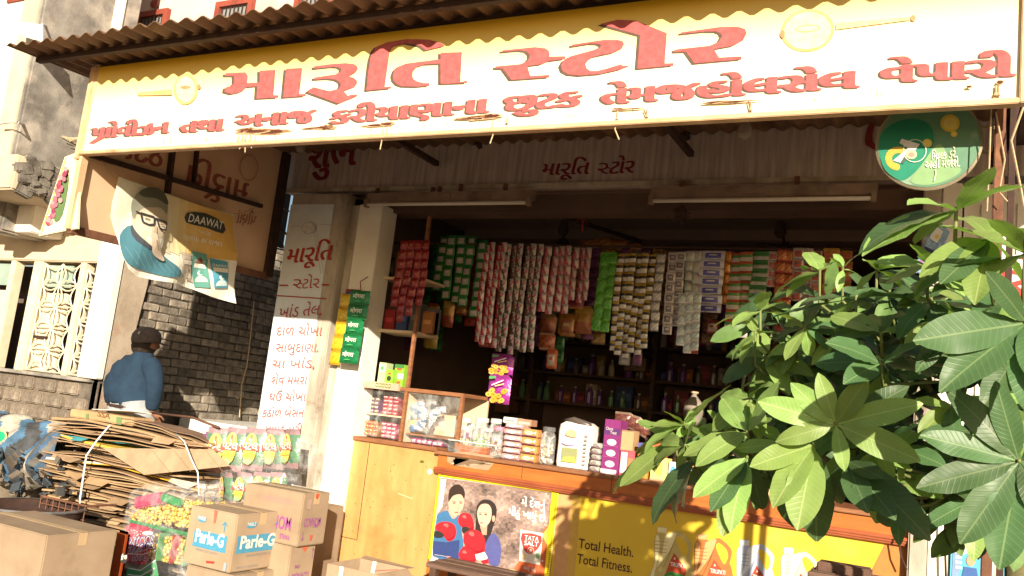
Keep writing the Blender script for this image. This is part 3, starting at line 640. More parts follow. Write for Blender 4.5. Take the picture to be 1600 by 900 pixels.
# left cabinet
x0 = at(543, 687, YF).x
b = MB(); b.box((x0, YF, .1), (xm-.002, YF+.04, zc-.01)); b.build('left_panel', WOODL, ct)
b = MB(); b.box((at(577, 697, YF).x, YF-.002, .45), (at(577, 697, YF).x+.005, YF+.005, zc-.02)); b.box((x0, YF-.002, at(520, 836, YF).z), (at(556, 845, YF).x, YF+.005, at(520, 836, YF).z+.005)); b.build('panel_seam', WOODD, ct)
b = MB(); b.box((x0-.01, YF-.025, zc-.01), (xm-.022, YF+.45, zc+.02)); b.build('shelf_board', WOODM, ct, bevel=.003)
p = Print(V3(x0, YF-.0022, .1), NS, u=X_, step=.0001); rs = random.Random(12); WX = xm-x0
for k in range(46): p.ell(rs.uniform(.03, .97)*WX, rs.uniform(.25, 1.03), rs.uniform(.0015, .006), rs.uniform(.0015, .007), rs.choice([(.16, .07, .03), (.25, .12, .05), (.1, .05, .03)]), n=7, layer=1+k*.05)
for k in range(9): x = rs.uniform(.05, .9)*WX; z = rs.uniform(.3, 1.0); p.line([(x, z), (x+rs.uniform(-.05, .06), z+rs.uniform(-.12, .03))], .0018, (.36, .19, .07), layer=5+k)
p.poly([(.8*WX, .985), (.84*WX, .982), (.845*WX, 1.0), (.81*WX, 1.003)], (.1, .12, .02)); p.line([(.62*WX, .74), (.78*WX, .72)], .008, (.72, .5, .28))
p.build('scuffs', ct)
b = MB(); p_ = at(672, 737, YF-.003); b.lathe(p_, [(.02, 0), (.02, .004)], 12, (0, -1, 0)); b.build('round_tag', M('small_shiny_tag', (.8, .75, .75), rough=.2, bump=0), ct)
# glass show case
sc_ = thing('showcase', 'wooden glass-fronted showcase of small packets on the left end of the counter', 'showcase', (x0, YF, zc+.02))
zA = at(640, 612, YF+.03).z; z6_ = 2.4; xv = at(633, 640, YF+.03).x; xe = at(718, 640, YF+.03).x
cab = M('cream_cabinet', (.66, .5, .34), (.56, .42, .28), rough=.6)
for x in (x0, xv-.02, xe): b = MB(); b.box((x, YF+.02, zc+.022), (x+.025, YF+.05, zA)); b.build('upright', WOODM, sc_, bevel=.002)
b = MB(); b.box((xv-.018, YF+.02, zA+.03), (xv+.006, YF+.05, 2.95)); b.build('upright', WOODM, sc_, bevel=.002)
b = MB(); b.box((x0, YF+.02, zA), (xe+.025, YF+.4, zA+.028)); b.build('shelf', WOODM, sc_, bevel=.002)
b = MB(); b.box((x0-.01, YF+.42, zc+.022), (xe+.02, YF+.44, zA)); b.build('back_panel', cab, sc_)
b = MB(); b.box((xv-.015, YF+.05, zc+.022), (xv, YF+.42, zA)); b.build('divider', cab, sc_)
zm = at(600, 650, YF+.1).z
b = MB(); b.box((x0+.03, YF+.1, zm), (xv-.05, YF+.42, zm+.012)); b.build('shelf', cab, sc_)
b = MB(); b.box((xv+.01, YF+.06, zc+.08), (xe, YF+.42, zc+.092)); b.build('shelf', WOODM, sc_)
z5 = at(600, 520, YF+.2).z
for z in (z5, z5+.42, ): b = MB(); b.box((x0+.03, YF+.1, z), (xv-.03, YF+.42, z+.02)); b.build('shelf', cab, sc_)
for a, c in ((x0+.03, at(590, 640, YF+.03).x), (at(588, 640, YF+.045).x, xv-.03)): b = MB(); b.box((a, YF+.03, zc+.03), (c, YF+.034, zA-.005)); b.build('glass_pane', PANE, sc_)
b = MB(); b.box((xv+.02, YF+.03, zc+.03), (at(672, 640, YF+.03).x, YF+.034, zA-.005)); b.build('glass_pane', PANE, sc_)
b = MB(); b.box((at(667, 640, YF+.04).x, YF+.04, zc+.03), (xe-.01, YF+.044, zA-.005)); b.build('glass_pane', PANE, sc_)
# packet helpers ------------------------------------------------
def pack_box(name, lb, cat, a, d, colr, marks=(), grp=None, Y=None, parent=None, rzt=0, mat=None, h_=None):
    """upright box; a = lower left, d = size; marks = list of (u0,v0,u1,v1,colour) on the front in 0..1"""
    a = V(a); d = V(d); b = MB(); b.box(a, a+d)
    o = b.build(name, mat or cm(colr), parent, bevel=.002, loc=None if parent else a)
    if lb: tag(o, lb, cat, grp)
    p = Print(a+V3(0, -.0006, 0), NS, u=X_)
    for q in marks:
        if q[0] == 'e': p.ell(q[1]*d.x, q[2]*d.z, q[3]*d.x, q[4]*d.z, q[5], n=14)
        elif q[0] == 't': p.text(q[1], (q[2]*d.x, q[3]*d.z), (q[4]*d.x, q[5]*d.z), q[6], q[7])
        else: p.poly([(q[0]*d.x, q[1]*d.z), (q[2]*d.x, q[1]*d.z), (q[2]*d.x, q[3]*d.z), (q[0]*d.x, q[3]*d.z)], q[4])
    if marks: p.build('printed_front', o)
    return o
def cm(c, rough=.5):
    k = 'tint_%d_%d_%d' % tuple(int(99*x) for x in c)
    return M(k, c, tuple(x*.85 for x in c), rough=rough, scale=12, bump=.04)
def pouch_mesh(name, w_, h_, t, pal, seed=0, kind=0, mat=GLOSSP):
    """soft packet, front grid coloured by a little printed design"""
    r_ = random.Random(seed); nx, nz = 6, 7; b = MB(); vs = []
    for side in (1, -1):
        for j in range(nz+1):
            for i in range(nx+1):
                u_, v_ = i/nx, j/nz; bul = (math.sin(math.pi*u_)*math.sin(math.pi*min(1, max(0, (v_-.06)/.88))))**.5 if 0 < u_ < 1 and .06 < v_ < .94 else 0
                vs.append(((u_-.5)*w_, -side*t/2*bul*(1+.25*r_.uniform(-1, 1)), -v_*h_))
    fs = []; cs = []; k = (nx+1)*(nz+1)
    for side in (0, 1):
        for j in range(nz):
            for i in range(nx):
                a = side*k+j*(nx+1)+i; fs.append((a, a+1, a+nx+2, a+nx+1) if side else (a, a+nx+1, a+nx+2, a+1))
                c = pal[0]
                u_, v_ = (i+.5)/nx-.5, (j+.5)/nz-.5
                if kind == 0:
                    if abs(u_) < .26 and -.25 < v_ < .3: c = pal[1]
                    if abs(u_) < .12 and -.1 < v_ < .12 and len(pal) > 2: c = pal[2]
                elif kind == 1:
                    if (i+j) % 3 == 0: c = pal[1]
                    if abs(v_) > .4: c = pal[2] if len(pal) > 2 else pal[1]
                elif kind == 2:
                    if v_ < -.18: c = pal[1]
                    elif v_ > .1: c = pal[2]
                elif kind == 3:
                    if u_ < v_*.6-.05: c = pal[1]
                    if abs(u_-.1)+abs(v_+.1) < .2: c = pal[2]
                cs.append(c)
    for f_, c in zip(fs, cs): b.add([], [], None); b.f.append(list(f_)); b.m.append(0); b.c.append(c)
    b.v = [V(p) for p in vs]
    return b.mesh(name, mat, smooth=True)
def strip(x, y0, y1, wpx, pal, kind, lb, grp, Y=YI, part='sachet', hpx=11, seed=0, name='sachet_strip', lean=-.04):
    A = at(x, y0, Y); B = at(x, y1, Y); W_ = wpx*A.length/FPX*1.13; L_ = A.z-B.z; n_ = max(1, round(L_/(hpx*A.length/FPX))); h_ = L_/n_
    me = pouch_mesh(part, W_, h_, .014, pal, seed, kind)
    t = thing(name, lb, 'packet strip', A, grp)
    for k in range(n_):
        child(part, me, t, Matrix.Translation(V3(rnd.uniform(-.002, .002), rnd.uniform(-.006, .006)+.02*math.sin(k*.5+x), -k*h_)) @ Matrix.Rotation(rnd.uniform(-.12, .12), 4, 'Z') @ Matrix.Rotation(rnd.uniform(-.1, .1), 4, 'X'))
    return t
WH, SI = (.6, .57, .58), (.5, .48, .47)
GRN = (.03, .22, .05); RD = (.5, .03, .04)
B_ = []
def run(xa_, xb_, n_, top, bot, pal, kind, what, grp, **k):
    if n_ == 1 and len(what.split()) < 4: what += ' inside the shop'
    st = (xb_-xa_)/n_
    for i in range(n_):
        nm = ['first', 'second', 'third', 'fourth', 'fifth', 'sixth', 'seventh'][i]
        pos = '' if n_ == 1 else (', leftmost' if i == 0 else ', rightmost' if i == n_-1 else ', %s from the left' % nm)
        tp = top(i) if callable(top) else top; bt = bot[i] if isinstance(bot, (list, tuple)) else bot+rnd.uniform(-6, 6)
        strip(xa_+st*(i+.5), tp, bt, st*.92, pal, kind, what+pos, grp, seed=i, **k)
run(624, 672, 4, 375, [480, 505, 495, 478], ((.24, .012, .018), (.28, .025, .025), (.4, .14, .1)), 0, 'dark red sachet strip with pale rings', 'red sachet strips', hpx=14, Y=5.44)
run(686, 744, 4, 368, [455, 468, 474, 480], (GRN, (.5, .45, .42), (.6, .55, .5)), 0, 'green sachet strip with pale squares', 'green sachet strips', hpx=15)
run(746, 762, 1, 376, 498, (GRN, (.45, .42, .4), (.5, .5, .45)), 0, 'narrow longer green sachet strip beside the red and silver ones', None, hpx=15)
run(758, 794, 4, 379, [535, 540, 537, 545], ((.62, .55, .58), (.55, .06, .08), (.6, .5, .52)), 3, 'red and white slanted sachet strip', 'red and white sachet strips', hpx=14)
run(790, 850, 6, 381, [550, 546, 560, 548, 552, 551], (SI, (.14, .08, .06), (.65, .08, .25)), 3, 'long silver sachet strip with dark and pink marks', 'silver sachet strips', hpx=17)
run(852, 896, 4, 385, [488, 492, 487, 490], ((.55, .45, .46), (.45, .08, .1), (.6, .55, .55)), 3, 'mauve and white short sachet strip', 'mauve sachet strips', hpx=14)
run(897, 926, 3, 387, [470, 473, 470], ((.5, .4, .4), (.36, .05, .08), (.55, .5, .5)), 3, 'dusky pink short sachet strip next to the bright green ones', 'dusky pink sachet strips', hpx=15)
run(938, 964, 2, 394, [518, 520], ((.09, .36, .03), (.04, .22, .02), (.14, .45, .05)), 1, 'bright green sachet strip', 'bright green strips', hpx=18)
run(966, 1024, 6, 396, [548, 556, 560, 552, 555, 545], ((.05, .035, .03), (.5, .34, .05), (.6, .58, .55)), 2, 'black and gold foil sachet strip', 'black and gold strips', hpx=14)
run(1027, 1039, 1, 396, 524, (SI, (.7, .7, .7), (.3, .3, .3)), 1, 'single thin silver strip right of the black and gold ones', None, hpx=14)
run(1046, 1072, 2, 394, [523, 510], (WH, (.2, .16, .18), (.5, .5, .52)), 0, 'white sachet strip with small black marks', 'white sachet strips', hpx=14)
run(1074, 1097, 2, 393, [500, 512], ((.55, .54, .52), (.42, .5, .46), (.5, .4, .36)), 3, 'greenish white sachet strip', 'greenish white strips', hpx=15)
run(1062, 1097, 3, 458, [540, 552, 548], ((.58, .62, .62), (.3, .48, .46), (.75, .75, .75)), 1, 'pale turquoise sachet strip hanging lower in front', 'pale turquoise strips', hpx=14, Y=6.05)
run(1099, 1132, 1, 392, 491, ((.6, .6, .7), (.1, .1, .4), (.65, .65, .7)), 0, 'wide white strip with dark blue words', None, hpx=12)
run(1133, 1142, 1, 393, 480, ((.6, .22, .03), (.65, .3, .05), (.5, .15, .02)), 1, 'narrow orange strip', None, hpx=16)
run(1143, 1176, 2, 394, [530, 528], ((.09, .28, .06), (.55, .12, .06), (.5, .45, .4)), 2, 'green and orange packet strip', 'green and orange strips', hpx=13)
run(1178, 1200, 1, 392, 470, ((.04, .22, .05), (.1, .32, .1), (.4, .4, .35)), 2, 'plain dark green packet strip', None, hpx=13)
run(1202, 1214, 1, 392, 450, ((.55, .5, .45), (.5, .1, .1), (.2, .2, .2)), 0, 'thin white packet strip close to the leaves', None, hpx=14)
run(1216, 1240, 2, 390, [500, 506], ((.5, .12, .04), (.6, .3, .1), (.4, .05, .03)), 1, 'orange red packet strip close to the leaves', 'orange red strips', hpx=16)
run(1242, 1284, 3, 388, [470, 480, 475], ((.5, .42, .4), (.5, .08, .06), (.15, .12, .12)), 0, 'white and red packet strip partly behind leaves', 'white and red strips behind leaves', hpx=15)
run(1290, 1330, 2, 388, [500, 510], ((.55, .2, .04), (.62, .35, .06), (.5, .1, .05)), 2, 'orange and red packet strip mostly behind leaves', 'orange strips behind leaves', hpx=16)
rq = random.Random(8); xq = 640
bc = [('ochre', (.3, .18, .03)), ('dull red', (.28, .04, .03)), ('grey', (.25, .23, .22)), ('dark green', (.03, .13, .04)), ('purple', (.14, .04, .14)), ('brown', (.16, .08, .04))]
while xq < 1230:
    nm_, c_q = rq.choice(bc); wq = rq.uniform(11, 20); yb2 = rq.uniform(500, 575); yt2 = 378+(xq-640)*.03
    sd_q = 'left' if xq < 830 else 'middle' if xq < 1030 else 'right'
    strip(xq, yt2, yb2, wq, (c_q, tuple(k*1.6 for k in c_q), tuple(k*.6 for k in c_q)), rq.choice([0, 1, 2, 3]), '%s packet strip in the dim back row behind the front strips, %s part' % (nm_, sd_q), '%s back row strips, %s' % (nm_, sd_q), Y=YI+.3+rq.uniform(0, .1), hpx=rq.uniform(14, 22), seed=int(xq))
    xq += wq+rq.uniform(2, 14)
# rod the strips hang from
b = MB(); A = at(615, 372, YI); B = at(1340, 388, YI); b.tube([V3(A.x, YI+.01, 2.875), V3(B.x, YI+.01, 2.865)], .009, 6); tag(b.build('hanging_rod', DIRON, loc=(A.x, YI, 2.87)), 'thin iron rod inside the shop from which the sachet strips hang', 'rod')
def bag(x, y, wpx, hpx, pal, kind, lb, Y, name='snack_packet', grp=None, t=.05, rot=0, seed=3):
    A = at(x, y, Y); k = A.length/FPX; me = pouch_mesh(name, wpx*k*1.1, hpx*k, t, pal, seed, kind)
    o = bpy.data.objects.new(name, me); col.objects.link(o); o.location = A; o.rotation_euler = (0, rot, 0); return tag(o, lb, 'packet', grp)
for i, (x, y, w_, h_, pal, kd, lb, Y) in enumerate([
    (678, 474, 20, 34, ((.35, .16, .03), (.45, .25, .05), (.3, .08, .02)), 1, 'amber packet under the green strips', 6.3),
    (703, 470, 18, 40, ((.4, .2, .04), (.5, .3, .08), (.3, .06, .03)), 2, 'light amber packet beside the red strips', 6.28),
    (722, 474, 18, 18, ((.3, .1, .03), (.35, .2, .04), (.2, .04, .02)), 1, 'small brown packet under the green strips', 6.32),
    (676, 505, 22, 38, ((.38, .22, .04), (.4, .1, .03), (.45, .3, .06)), 2, 'lowest amber packet on the left inside the shop', 6.28),
    (858, 490, 24, 30, ((.3, .08, .03), (.35, .2, .08), (.2, .05, .03)), 2, 'brown packet under the mauve strips', 6.35),
    (856, 520, 24, 26, ((.4, .12, .04), (.3, .05, .03), (.5, .3, .2)), 1, 'orange brown packet under the silver strips', 6.32),
    (864, 545, 16, 30, ((.6, .14, .05), (.5, .4, .3), (.5, .08, .04)), 0, 'bright orange packet with a pale picture', 6.3),
    (888, 490, 26, 34, ((.36, .17, .04), (.25, .08, .03), (.42, .28, .1)), 0, 'brown yellow packet in the middle of the shop', 6.4),
    (914, 478, 26, 42, ((.4, .2, .03), (.5, .3, .06), (.3, .08, .02)), 2, 'yellow packet beside the bright green strips', 6.38),
    (900, 462, 24, 20, ((.3, .03, .05), (.3, .06, .1), (.4, .2, .03)), 1, 'crimson packet under the dusky pink strips', 6.36),
    (928, 488, 16, 30, ((.42, .2, .03), (.5, .3, .06), (.3, .08, .02)), 1, 'narrow yellow packet behind the bright green strips', 6.5),
    (944, 372, 24, 16, ((.45, .22, .03), (.3, .1, .03), (.4, .2, .03)), 1, 'yellow packet on top above the green strips', 6.7),
    (968, 374, 24, 18, ((.4, .18, .03), (.3, .1, .03), (.4, .2, .03)), 2, 'golden packet on top above the black strips', 6.7),
    (990, 380, 22, 14, ((.4, .1, .03), (.35, .15, .05), (.4, .2, .03)), 1, 'orange packet on top above the black strips', 6.7),
    (920, 374, 24, 14, ((.38, .16, .03), (.3, .1, .03), (.4, .2, .03)), 1, 'faint orange packet on top above the pink strips', 6.7),
    (1115, 500, 18, 20, ((.3, .08, .06), (.5, .4, .35), (.3, .05, .04)), 0, 'small red picture packet under the white strip', 6.3),
    (1160, 540, 18, 18, ((.05, .3, .05), (.08, .4, .06), (.5, .5, .4)), 0, 'small bright green packet beside the leaves', 6.2)]):
    bag(x, y, w_, h_, pal, kd, lb, Y, seed=i)
def chips(x, y, w_, h_, lb, Y):
    A = at(x, y, Y); k = A.length/FPX; W_, H_ = w_*k*1.1, h_*k
    t = thing('chips_packet', lb, 'packet', A); me = pouch_mesh('bag', W_, H_, .05, ((.32, .03, .28), (.4, .05, .35), (.28, .03, .22)), 5, 1)
    child('bag', me, t)
    p = Print(A+V3(0, -.032, -H_), NS, u=X_, step=.001)
    for i in range(14): cx = rnd.uniform(-.38, .38)*W_; cz = (.12+.3*(i % 3)/2+rnd.uniform(-.03, .03))*H_; p.ell(cx, cz, W_*.13, H_*.085, rnd.choice([(.75, .33, .04), (.8, .42, .08), (.6, .22, .03)]), n=10); p.ell(cx, cz, W_*.04, H_*.03, (.5, .16, .02), n=7)
    p.poly([(-.35*W_, .8*H_), (-.05*W_, .84*H_), (-.05*W_, .92*H_), (-.35*W_, .9*H_)], (.1, .3, .12)); p.line([(-.2*W_, .6*H_), (.3*W_, .8*H_)], .008, (.85, .8, .8)); p.line([(-.05*W_, .58*H_), (.35*W_, .68*H_)], .008, (.85, .6, .2))
    p.build('printed_front', t)
chips(783, 585, 34, 44, 'sunlit purple chips packet with orange rings hanging over the jars', 5.95)
chips(787, 553, 34, 34, 'upper shaded purple chips packet hanging above the sunlit one', 6.0)
# green spice strips on the white post
def spice(x, y, lb, pal, w_, h_, n_, word_=None, Y=5.32):
    A = at(x, y, Y); k = A.length/FPX; W_, H_ = w_*k*1.12, h_*k
    t = thing('spice_strip', lb, 'packet strip', A, None); me = pouch_mesh('sachet', W_, H_, .02, pal, 2, 1)
    for i in range(n_):
        o = child('sachet', me, t, Matrix.Translation(V3(-.006*i, 0, -i*H_)) @ Matrix.Rotation(rnd.uniform(-.1, .1), 4, 'Z'))
        if word_:
            p = Print(V3(0, -.018, 0), NS, u=X_, step=.001); p.text(word_, (-.3*W_, -.56*H_), (.3*W_, -.54*H_), .045, (.85, .85, .8), bold=.012); p.ell(0, -.76*H_, .18*W_, .03*H_, (.1, .45, .15), n=10); q = p.mb.mesh('label_print', PRINT); child('label_print', q, o)
    return t
spice(564, 454, 'strip of dark green sachets with white words on the white post', ((.01, .2, .07), (.012, .25, .08), (.01, .17, .05)), 30, 21.5, 5, 'मोगरा')
spice(542, 459, 'strip of yellow sachets half hidden by the green ones', ((.75, .5, .02), (.8, .58, .04), (.6, .35, .02)), 18, 21, 5, Y=5.4)
spice(552, 452, 'blue and red sachet behind the green and yellow strips', ((.02, .08, .35), (.03, .12, .45), (.3, .05, .05)), 22, 30, 2, Y=5.42)
b = MB(); A = at(563, 440, 5.36); b.tube([A+V3(.02, .06, .05), A, at(564, 456, 5.32)], .004, 5); tag(b.build('hanging_string', M('red_string', (.4, .04, .04)), loc=A), 'short red string holding the green spice sachets to the post', 'string')
# posts
px0, px1 = at(562, 322, 5.45).x, at(598, 322, 5.45).x
wp = thing('white_post', 'white painted post at the left side of the shop opening', 'post', (px0, 5.45, 0))
b = MB(); b.box((px0, 5.45, 0), (px1, 5.66, 3.03)); b.build('shaft', WHITE, wp, bevel=.005)
b = MB(); b.box((px0-.09, 5.47, 0), (px0-.003, 5.66, 3.03)); b.build('dirty_edge', DIRTYW, wp, bevel=.005)
pl = thing('lettered_pillar', 'white pillar hand-painted in red with the shop name and a list of goods', 'pillar', (-4.7, 5.4, 0))
qx0, qx1 = at(454, 327, 5.4).x, at(541, 330, 5.4).x
b = MB(); b.box((qx0, 5.4, 0), (qx1, 5.7, 3.11)); b.build('shaft', DIRTYW, pl, bevel=.008)
qb = at(521, 330, 5.4).x
b = MB(); b.box((qx0+.003, 5.392, .2), (qb, 5.4, 3.02)); b.build('painted_field', BLUEW, pl)
p = Print((0, 5.39, 0), NS, px=(1, 1, 0, 0)); K = (.42, .05, .04); HS = half_s()
p.text('મારૂિત', (446, 412), (518, 406), .2, K, wide=.06, slant=.12)
p.text('', (457, 451), (472, 451), .13, K, half=HS); p.text('ટોર', (472, 451), (499, 450), .13, K, wide=.02)
p.line([(437, 446), (451, 446)], .012, K); p.line([(503, 445), (515, 445)], .012, K); p.line([(433, 462), (511, 467)], .009, K)
p.sep('painted_line', pl, PAINT); p.text('ખાંડ તેલ,', (435, 497), (503, 492), .13, K, slant=.1, wide=.02)
KF = (.5, .17, .15)
for i, (t, a, c) in enumerate((('દાળ ચોખા', 432, 503), ('સાબુદાણા.', 431, 498), ('ચા ખાંડ,', 425, 492), ('શેવ મમરા', 424, 480), ('ઘઉં ચોખા', 421, 478), ('કઠોળ બેસન', 410, 475), ('પાપડ મરી', 415, 472))):
    p.sep('painted_line', pl, PAINT); y = 524+i*25.5; p.text(t, (a, y), (c, y), .11-.003*i, KF if i > 1 else (.5, .15, .13), slant=.1)
LN = (.45, .4, .42)
p.sep('painted_line', pl, PAINT); p.ell(484, 357, 11, 9, LN); p.ell(484, 357, 10, 8, (.7, .72, .72))
for k in range(5): p.line([(477+k*3.2, 351), (480+k*2, 364)], .002, LN, layer=8)
p.line([(492, 366), (502, 428)], .004, LN); p.line([(496, 366), (506, 427)], .003, LN); p.line([(456, 354), (470, 353)], .004, LN); p.line([(500, 351), (520, 352)], .004, LN)
p.build('painted_list', pl, mat=PAINT)
b = MB(); b.box((qx1, 5.5, 0), (px0-.09, 5.7, 3.1)); tag(b.build('dark_gap_strip', DIRON, loc=(qx1, 5.5, 0)), 'narrow dark strip between the lettered pillar and the white post', 'strip')
# tube lights
for i, (a, c, lb) in enumerate((((572, 319), (830, 319), 'tube light over the left half of the shop opening'), ((1015, 314), (1370, 312), 'tube light over the right half of the shop opening'))):
    A = at(*a, 5.4); B = at(*c, 5.4); t = thing('tube_light', lb, 'lamp', A, None); z = (A.z+B.z)/2
    b = MB(); b.box((A.x, 5.4, z+.03), (B.x, 5.46, z+.1)); b.build('batten', M('grimy_batten', (.3, .22, .17), (.2, .14, .11), rough=.5, c3=(.12, .08, .06)), t, bevel=.003)
    b = MB(); b.tube([V3(A.x+.03, 5.385, z), V3(B.x-.03, 5.385, z)], .014, 10); b.build('tube', TUBEM, t, smooth=True)
    for x in (A.x, B.x-.03): b = MB(); b.box((x, 5.37, z-.022), (x+.03, 5.41, z+.04)); b.build('end_holder', MATS['grimy_batten'], t)
    b = MB(); b.box((A.x+.45*(B.x-A.x), 5.385, z+.045), (A.x+.45*(B.x-A.x)+.12, 5.4, z+.085)); b.build('starter', MATS['grimy_batten'], t, bevel=.004)
for (x, y, lb, Y) in ((470, 228, 'dusty light bulb hanging near the left end of the fascia', 5.2), (1164, 203, 'dusty light bulb hanging behind the sign near its right half', 5.0)):
    A = at(x, y, Y); t = thing('light_bulb', lb, 'bulb', A)
    b = MB(); b.lathe(A, [(.005, -.06), (.03, -.052), (.042, -.03), (.045, 0), (.035, .03), (.018, .055), (.014, .07)], 14); b.build('glass', M('dusty_glass', (.4, .34, .3), rough=.2, alpha=.7, bump=0), t, smooth=True)
    b = MB(); b.lathe(A, [(.017, .068), (.017, .1), (.006, .12)], 10); b.tube([A+V3(0, 0, .12), A+V3(0, .05, .35)], .003, 4); b.build('holder', DIRON, t)
# ceiling fans' rods, charm
for (x0_, y0_, x1_, y1_, lb) in ((884, 325, 880, 378, 'thin fan rod hanging from the shop ceiling, left one'), (1222, 322, 1226, 385, 'thin fan rod hanging from the shop ceiling, right one')):
    A = at(x0_, y0_, 6.9); A.z = 3.26; B = at(x1_, y1_, 6.9); t = thing('fan_rod', lb, 'rod', A); b = MB(); b.tube([A, B], .012, 6); b.build('rod', DIRON, t); b = MB(); b.lathe(A, [(.02, -.14), (.05, -.1), (.03, 0)], 10); b.build('canopy', DARK, t); b = MB(); b.lathe(B, [(.03, -.03), (.06, -.01), (.03, .03)], 10); b.build('hub', DIRON, t)
A = at(1065, 328, 5.44); t = thing('door_charm', 'spiky dark charm hanging from the right tube light', 'charm', A); b = MB(); b.lathe(A, [(.01, -.07), (.04, -.045), (.045, -.02), (.03, .01), (.005, .03)], 10)
for k in range(22): a_ = rnd.uniform(0, 6.28); z = rnd.uniform(-.06, .01); d = V3(math.cos(a_), math.sin(a_), 0); b.tube([A+d*.03+Z_*z, A+d*.065+Z_*(z-.01)], [.005, .001], 4)
b.build('pod', DIRON, t); b = MB(); b.tube([A, A+V3(0, 0, .1)], .003, 4); b.tube([A+V3(0, 0, -.07), A+V3(.01, 0, -.12)], .004, 4); b.build('string', DIRON, t)
A = at(912, 338, 5.9); t = thing('paper_charm', 'red paper tassel hanging below the lintel', 'tassel', A); b = MB()
for k in range(7): a_ = k*.9; b.tube([A, A+V3(math.cos(a_)*.07, math.sin(a_)*.02, -.01-.01*k)], [.004, .001], 4)
b.tube([A+V3(0, 0, .16), A+V3(0, 0, -.12)], .006, 5); b.build('tassel', M('dark_red_paper', (.35, .04, .03)), t)

# back shelves with stock ------------------------------------------------
YB = 8.35
bs = thing('back_shelves', 'dark wooden shelves along the back wall of the shop', 'shelves', (-2, YB, .1))
zs_ = [at(1000, 465, YB).z, at(1000, 540, YB).z-.0, at(1000, 592, YB).z, at(1000, 640, YB).z, 1.1, .6]
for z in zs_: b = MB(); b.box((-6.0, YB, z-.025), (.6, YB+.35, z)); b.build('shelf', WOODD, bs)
for x in (-6, at(830, 560, YB).x, at(1020, 560, YB).x, at(1140, 560, YB).x, -.6, .55): b = MB(); b.box((x, YB-.01, .16), (x+.04, YB+.36, zs_[0]+.5)); b.build('upright', WOODD, bs)
r2 = random.Random(5); pal_ = [(.35, .22, .04), (.3, .06, .04), (.4, .36, .3), (.12, .1, .1), (.28, .12, .05), (.14, .05, .25), (.1, .2, .1)]
bottle_m = {}
def bottle_mesh(i):
    if i not in bottle_m:
        b = MB(); b.lathe((0, 0, 0), [(.034, 0), (.036, .02), (.036, .13), (.02, .165), (.013, .18), (.013, .2)], 10); b.cur = 1; b.lathe((0, 0, .2), [(.016, 0), (.016, .02)], 8); b.cur = 0
        bottle_m[i] = b.mesh('bottle', [M('bottle_tint_%d' % i, pal_[i], rough=.15, bump=0, spec=.7), cm((.3, .3, .3))], smooth=False)
    return bottle_m[i]
for zi, sel, cnt in ((1, (0, 0, 2), 24), (2, (5, 2, 3), 24), (3, (5, 3, 6), 18), (0, (1, 4), 14)):
    z = zs_[zi]; x = -4.6
    for k in range(cnt):
        x += r2.uniform(.1, .19)
        if x > .3: break
        i = r2.choice(sel); s_ = r2.uniform(.75, 1.0)
        tn = ('amber', 'maroon', 'pale', 'black', 'brown', 'violet', 'dark green')[i]
        o = bpy.data.objects.new('bottle', bottle_mesh(i)); col.objects.link(o); o.location = (x, YB+.1+r2.uniform(0, .1), z); o.scale = (s_*1.15, s_*1.15, s_)
        tag(o, '%s bottle on the %s dark back shelf inside the shop' % (tn, ('top', 'second', 'third', 'fourth')[zi]), 'bottle', '%s bottles on the %s back shelf' % (tn, ('top', 'second', 'third', 'fourth')[zi]))
for (xa_, ya_, xb_, yb_, c, lb) in ((928, 500, 1000, 456, (.33, .05, .025), 'wide dark red carton on the top back shelf'), (1003, 500, 1018, 458, (.4, .12, .05), 'narrow orange carton beside the dark red one'), (868, 492, 920, 460, (.3, .2, .08), 'dull yellow sack-like carton on the top back shelf left'), (975, 578, 1010, 560, (.2, .13, .08), 'brown low carton on a back shelf'), (748, 640, 800, 600, (.16, .07, .05), 'dim brown carton low on the left back shelves')):
    A = at(xa_, ya_, YB+.05); B = at(xb_, yb_, YB+.05); pack_box('carton', lb, 'box', (A.x, YB+.05, min(A.z, B.z)), (B.x-A.x, .25, abs(B.z-A.z)), c, [(.1, .3, .9, .35, tuple(x*.6 for x in c))])
A = at(1082, 655, 7.2); t = thing('white_sack', 'small tied pale sack standing inside the dark shop beside the leaves', 'sack', A); b = MB(); b.lathe(A-V3(0, 0, .05), [(.05, 0), (.075, .04), (.085, .12), (.07, .19), (.03, .235), (.018, .25), (.03, .28)], 14); b.build('sack', M('pale_sack', (.3, .25, .2), (.2, .165, .13), rough=.9, bump=.5, scale=14), t, smooth=True)
b = MB(); b.lathe(A+V3(0, 0, .215), [(.033, 0), (.033, .015)], 10); b.build('tie', ROPE, t)
b = MB(); b.box((A.x-.3, 7.05, .16), (A.x+.5, 7.5, A.z-.05)); b.box((A.x-.32, 7.03, A.z-.05), (A.x+.52, 7.52, A.z-.052)); tag(b.build('inner_table', WOODD, loc=(A.x, 7.2, .16)), 'dark table inside the shop carrying the pale sack', 'table')

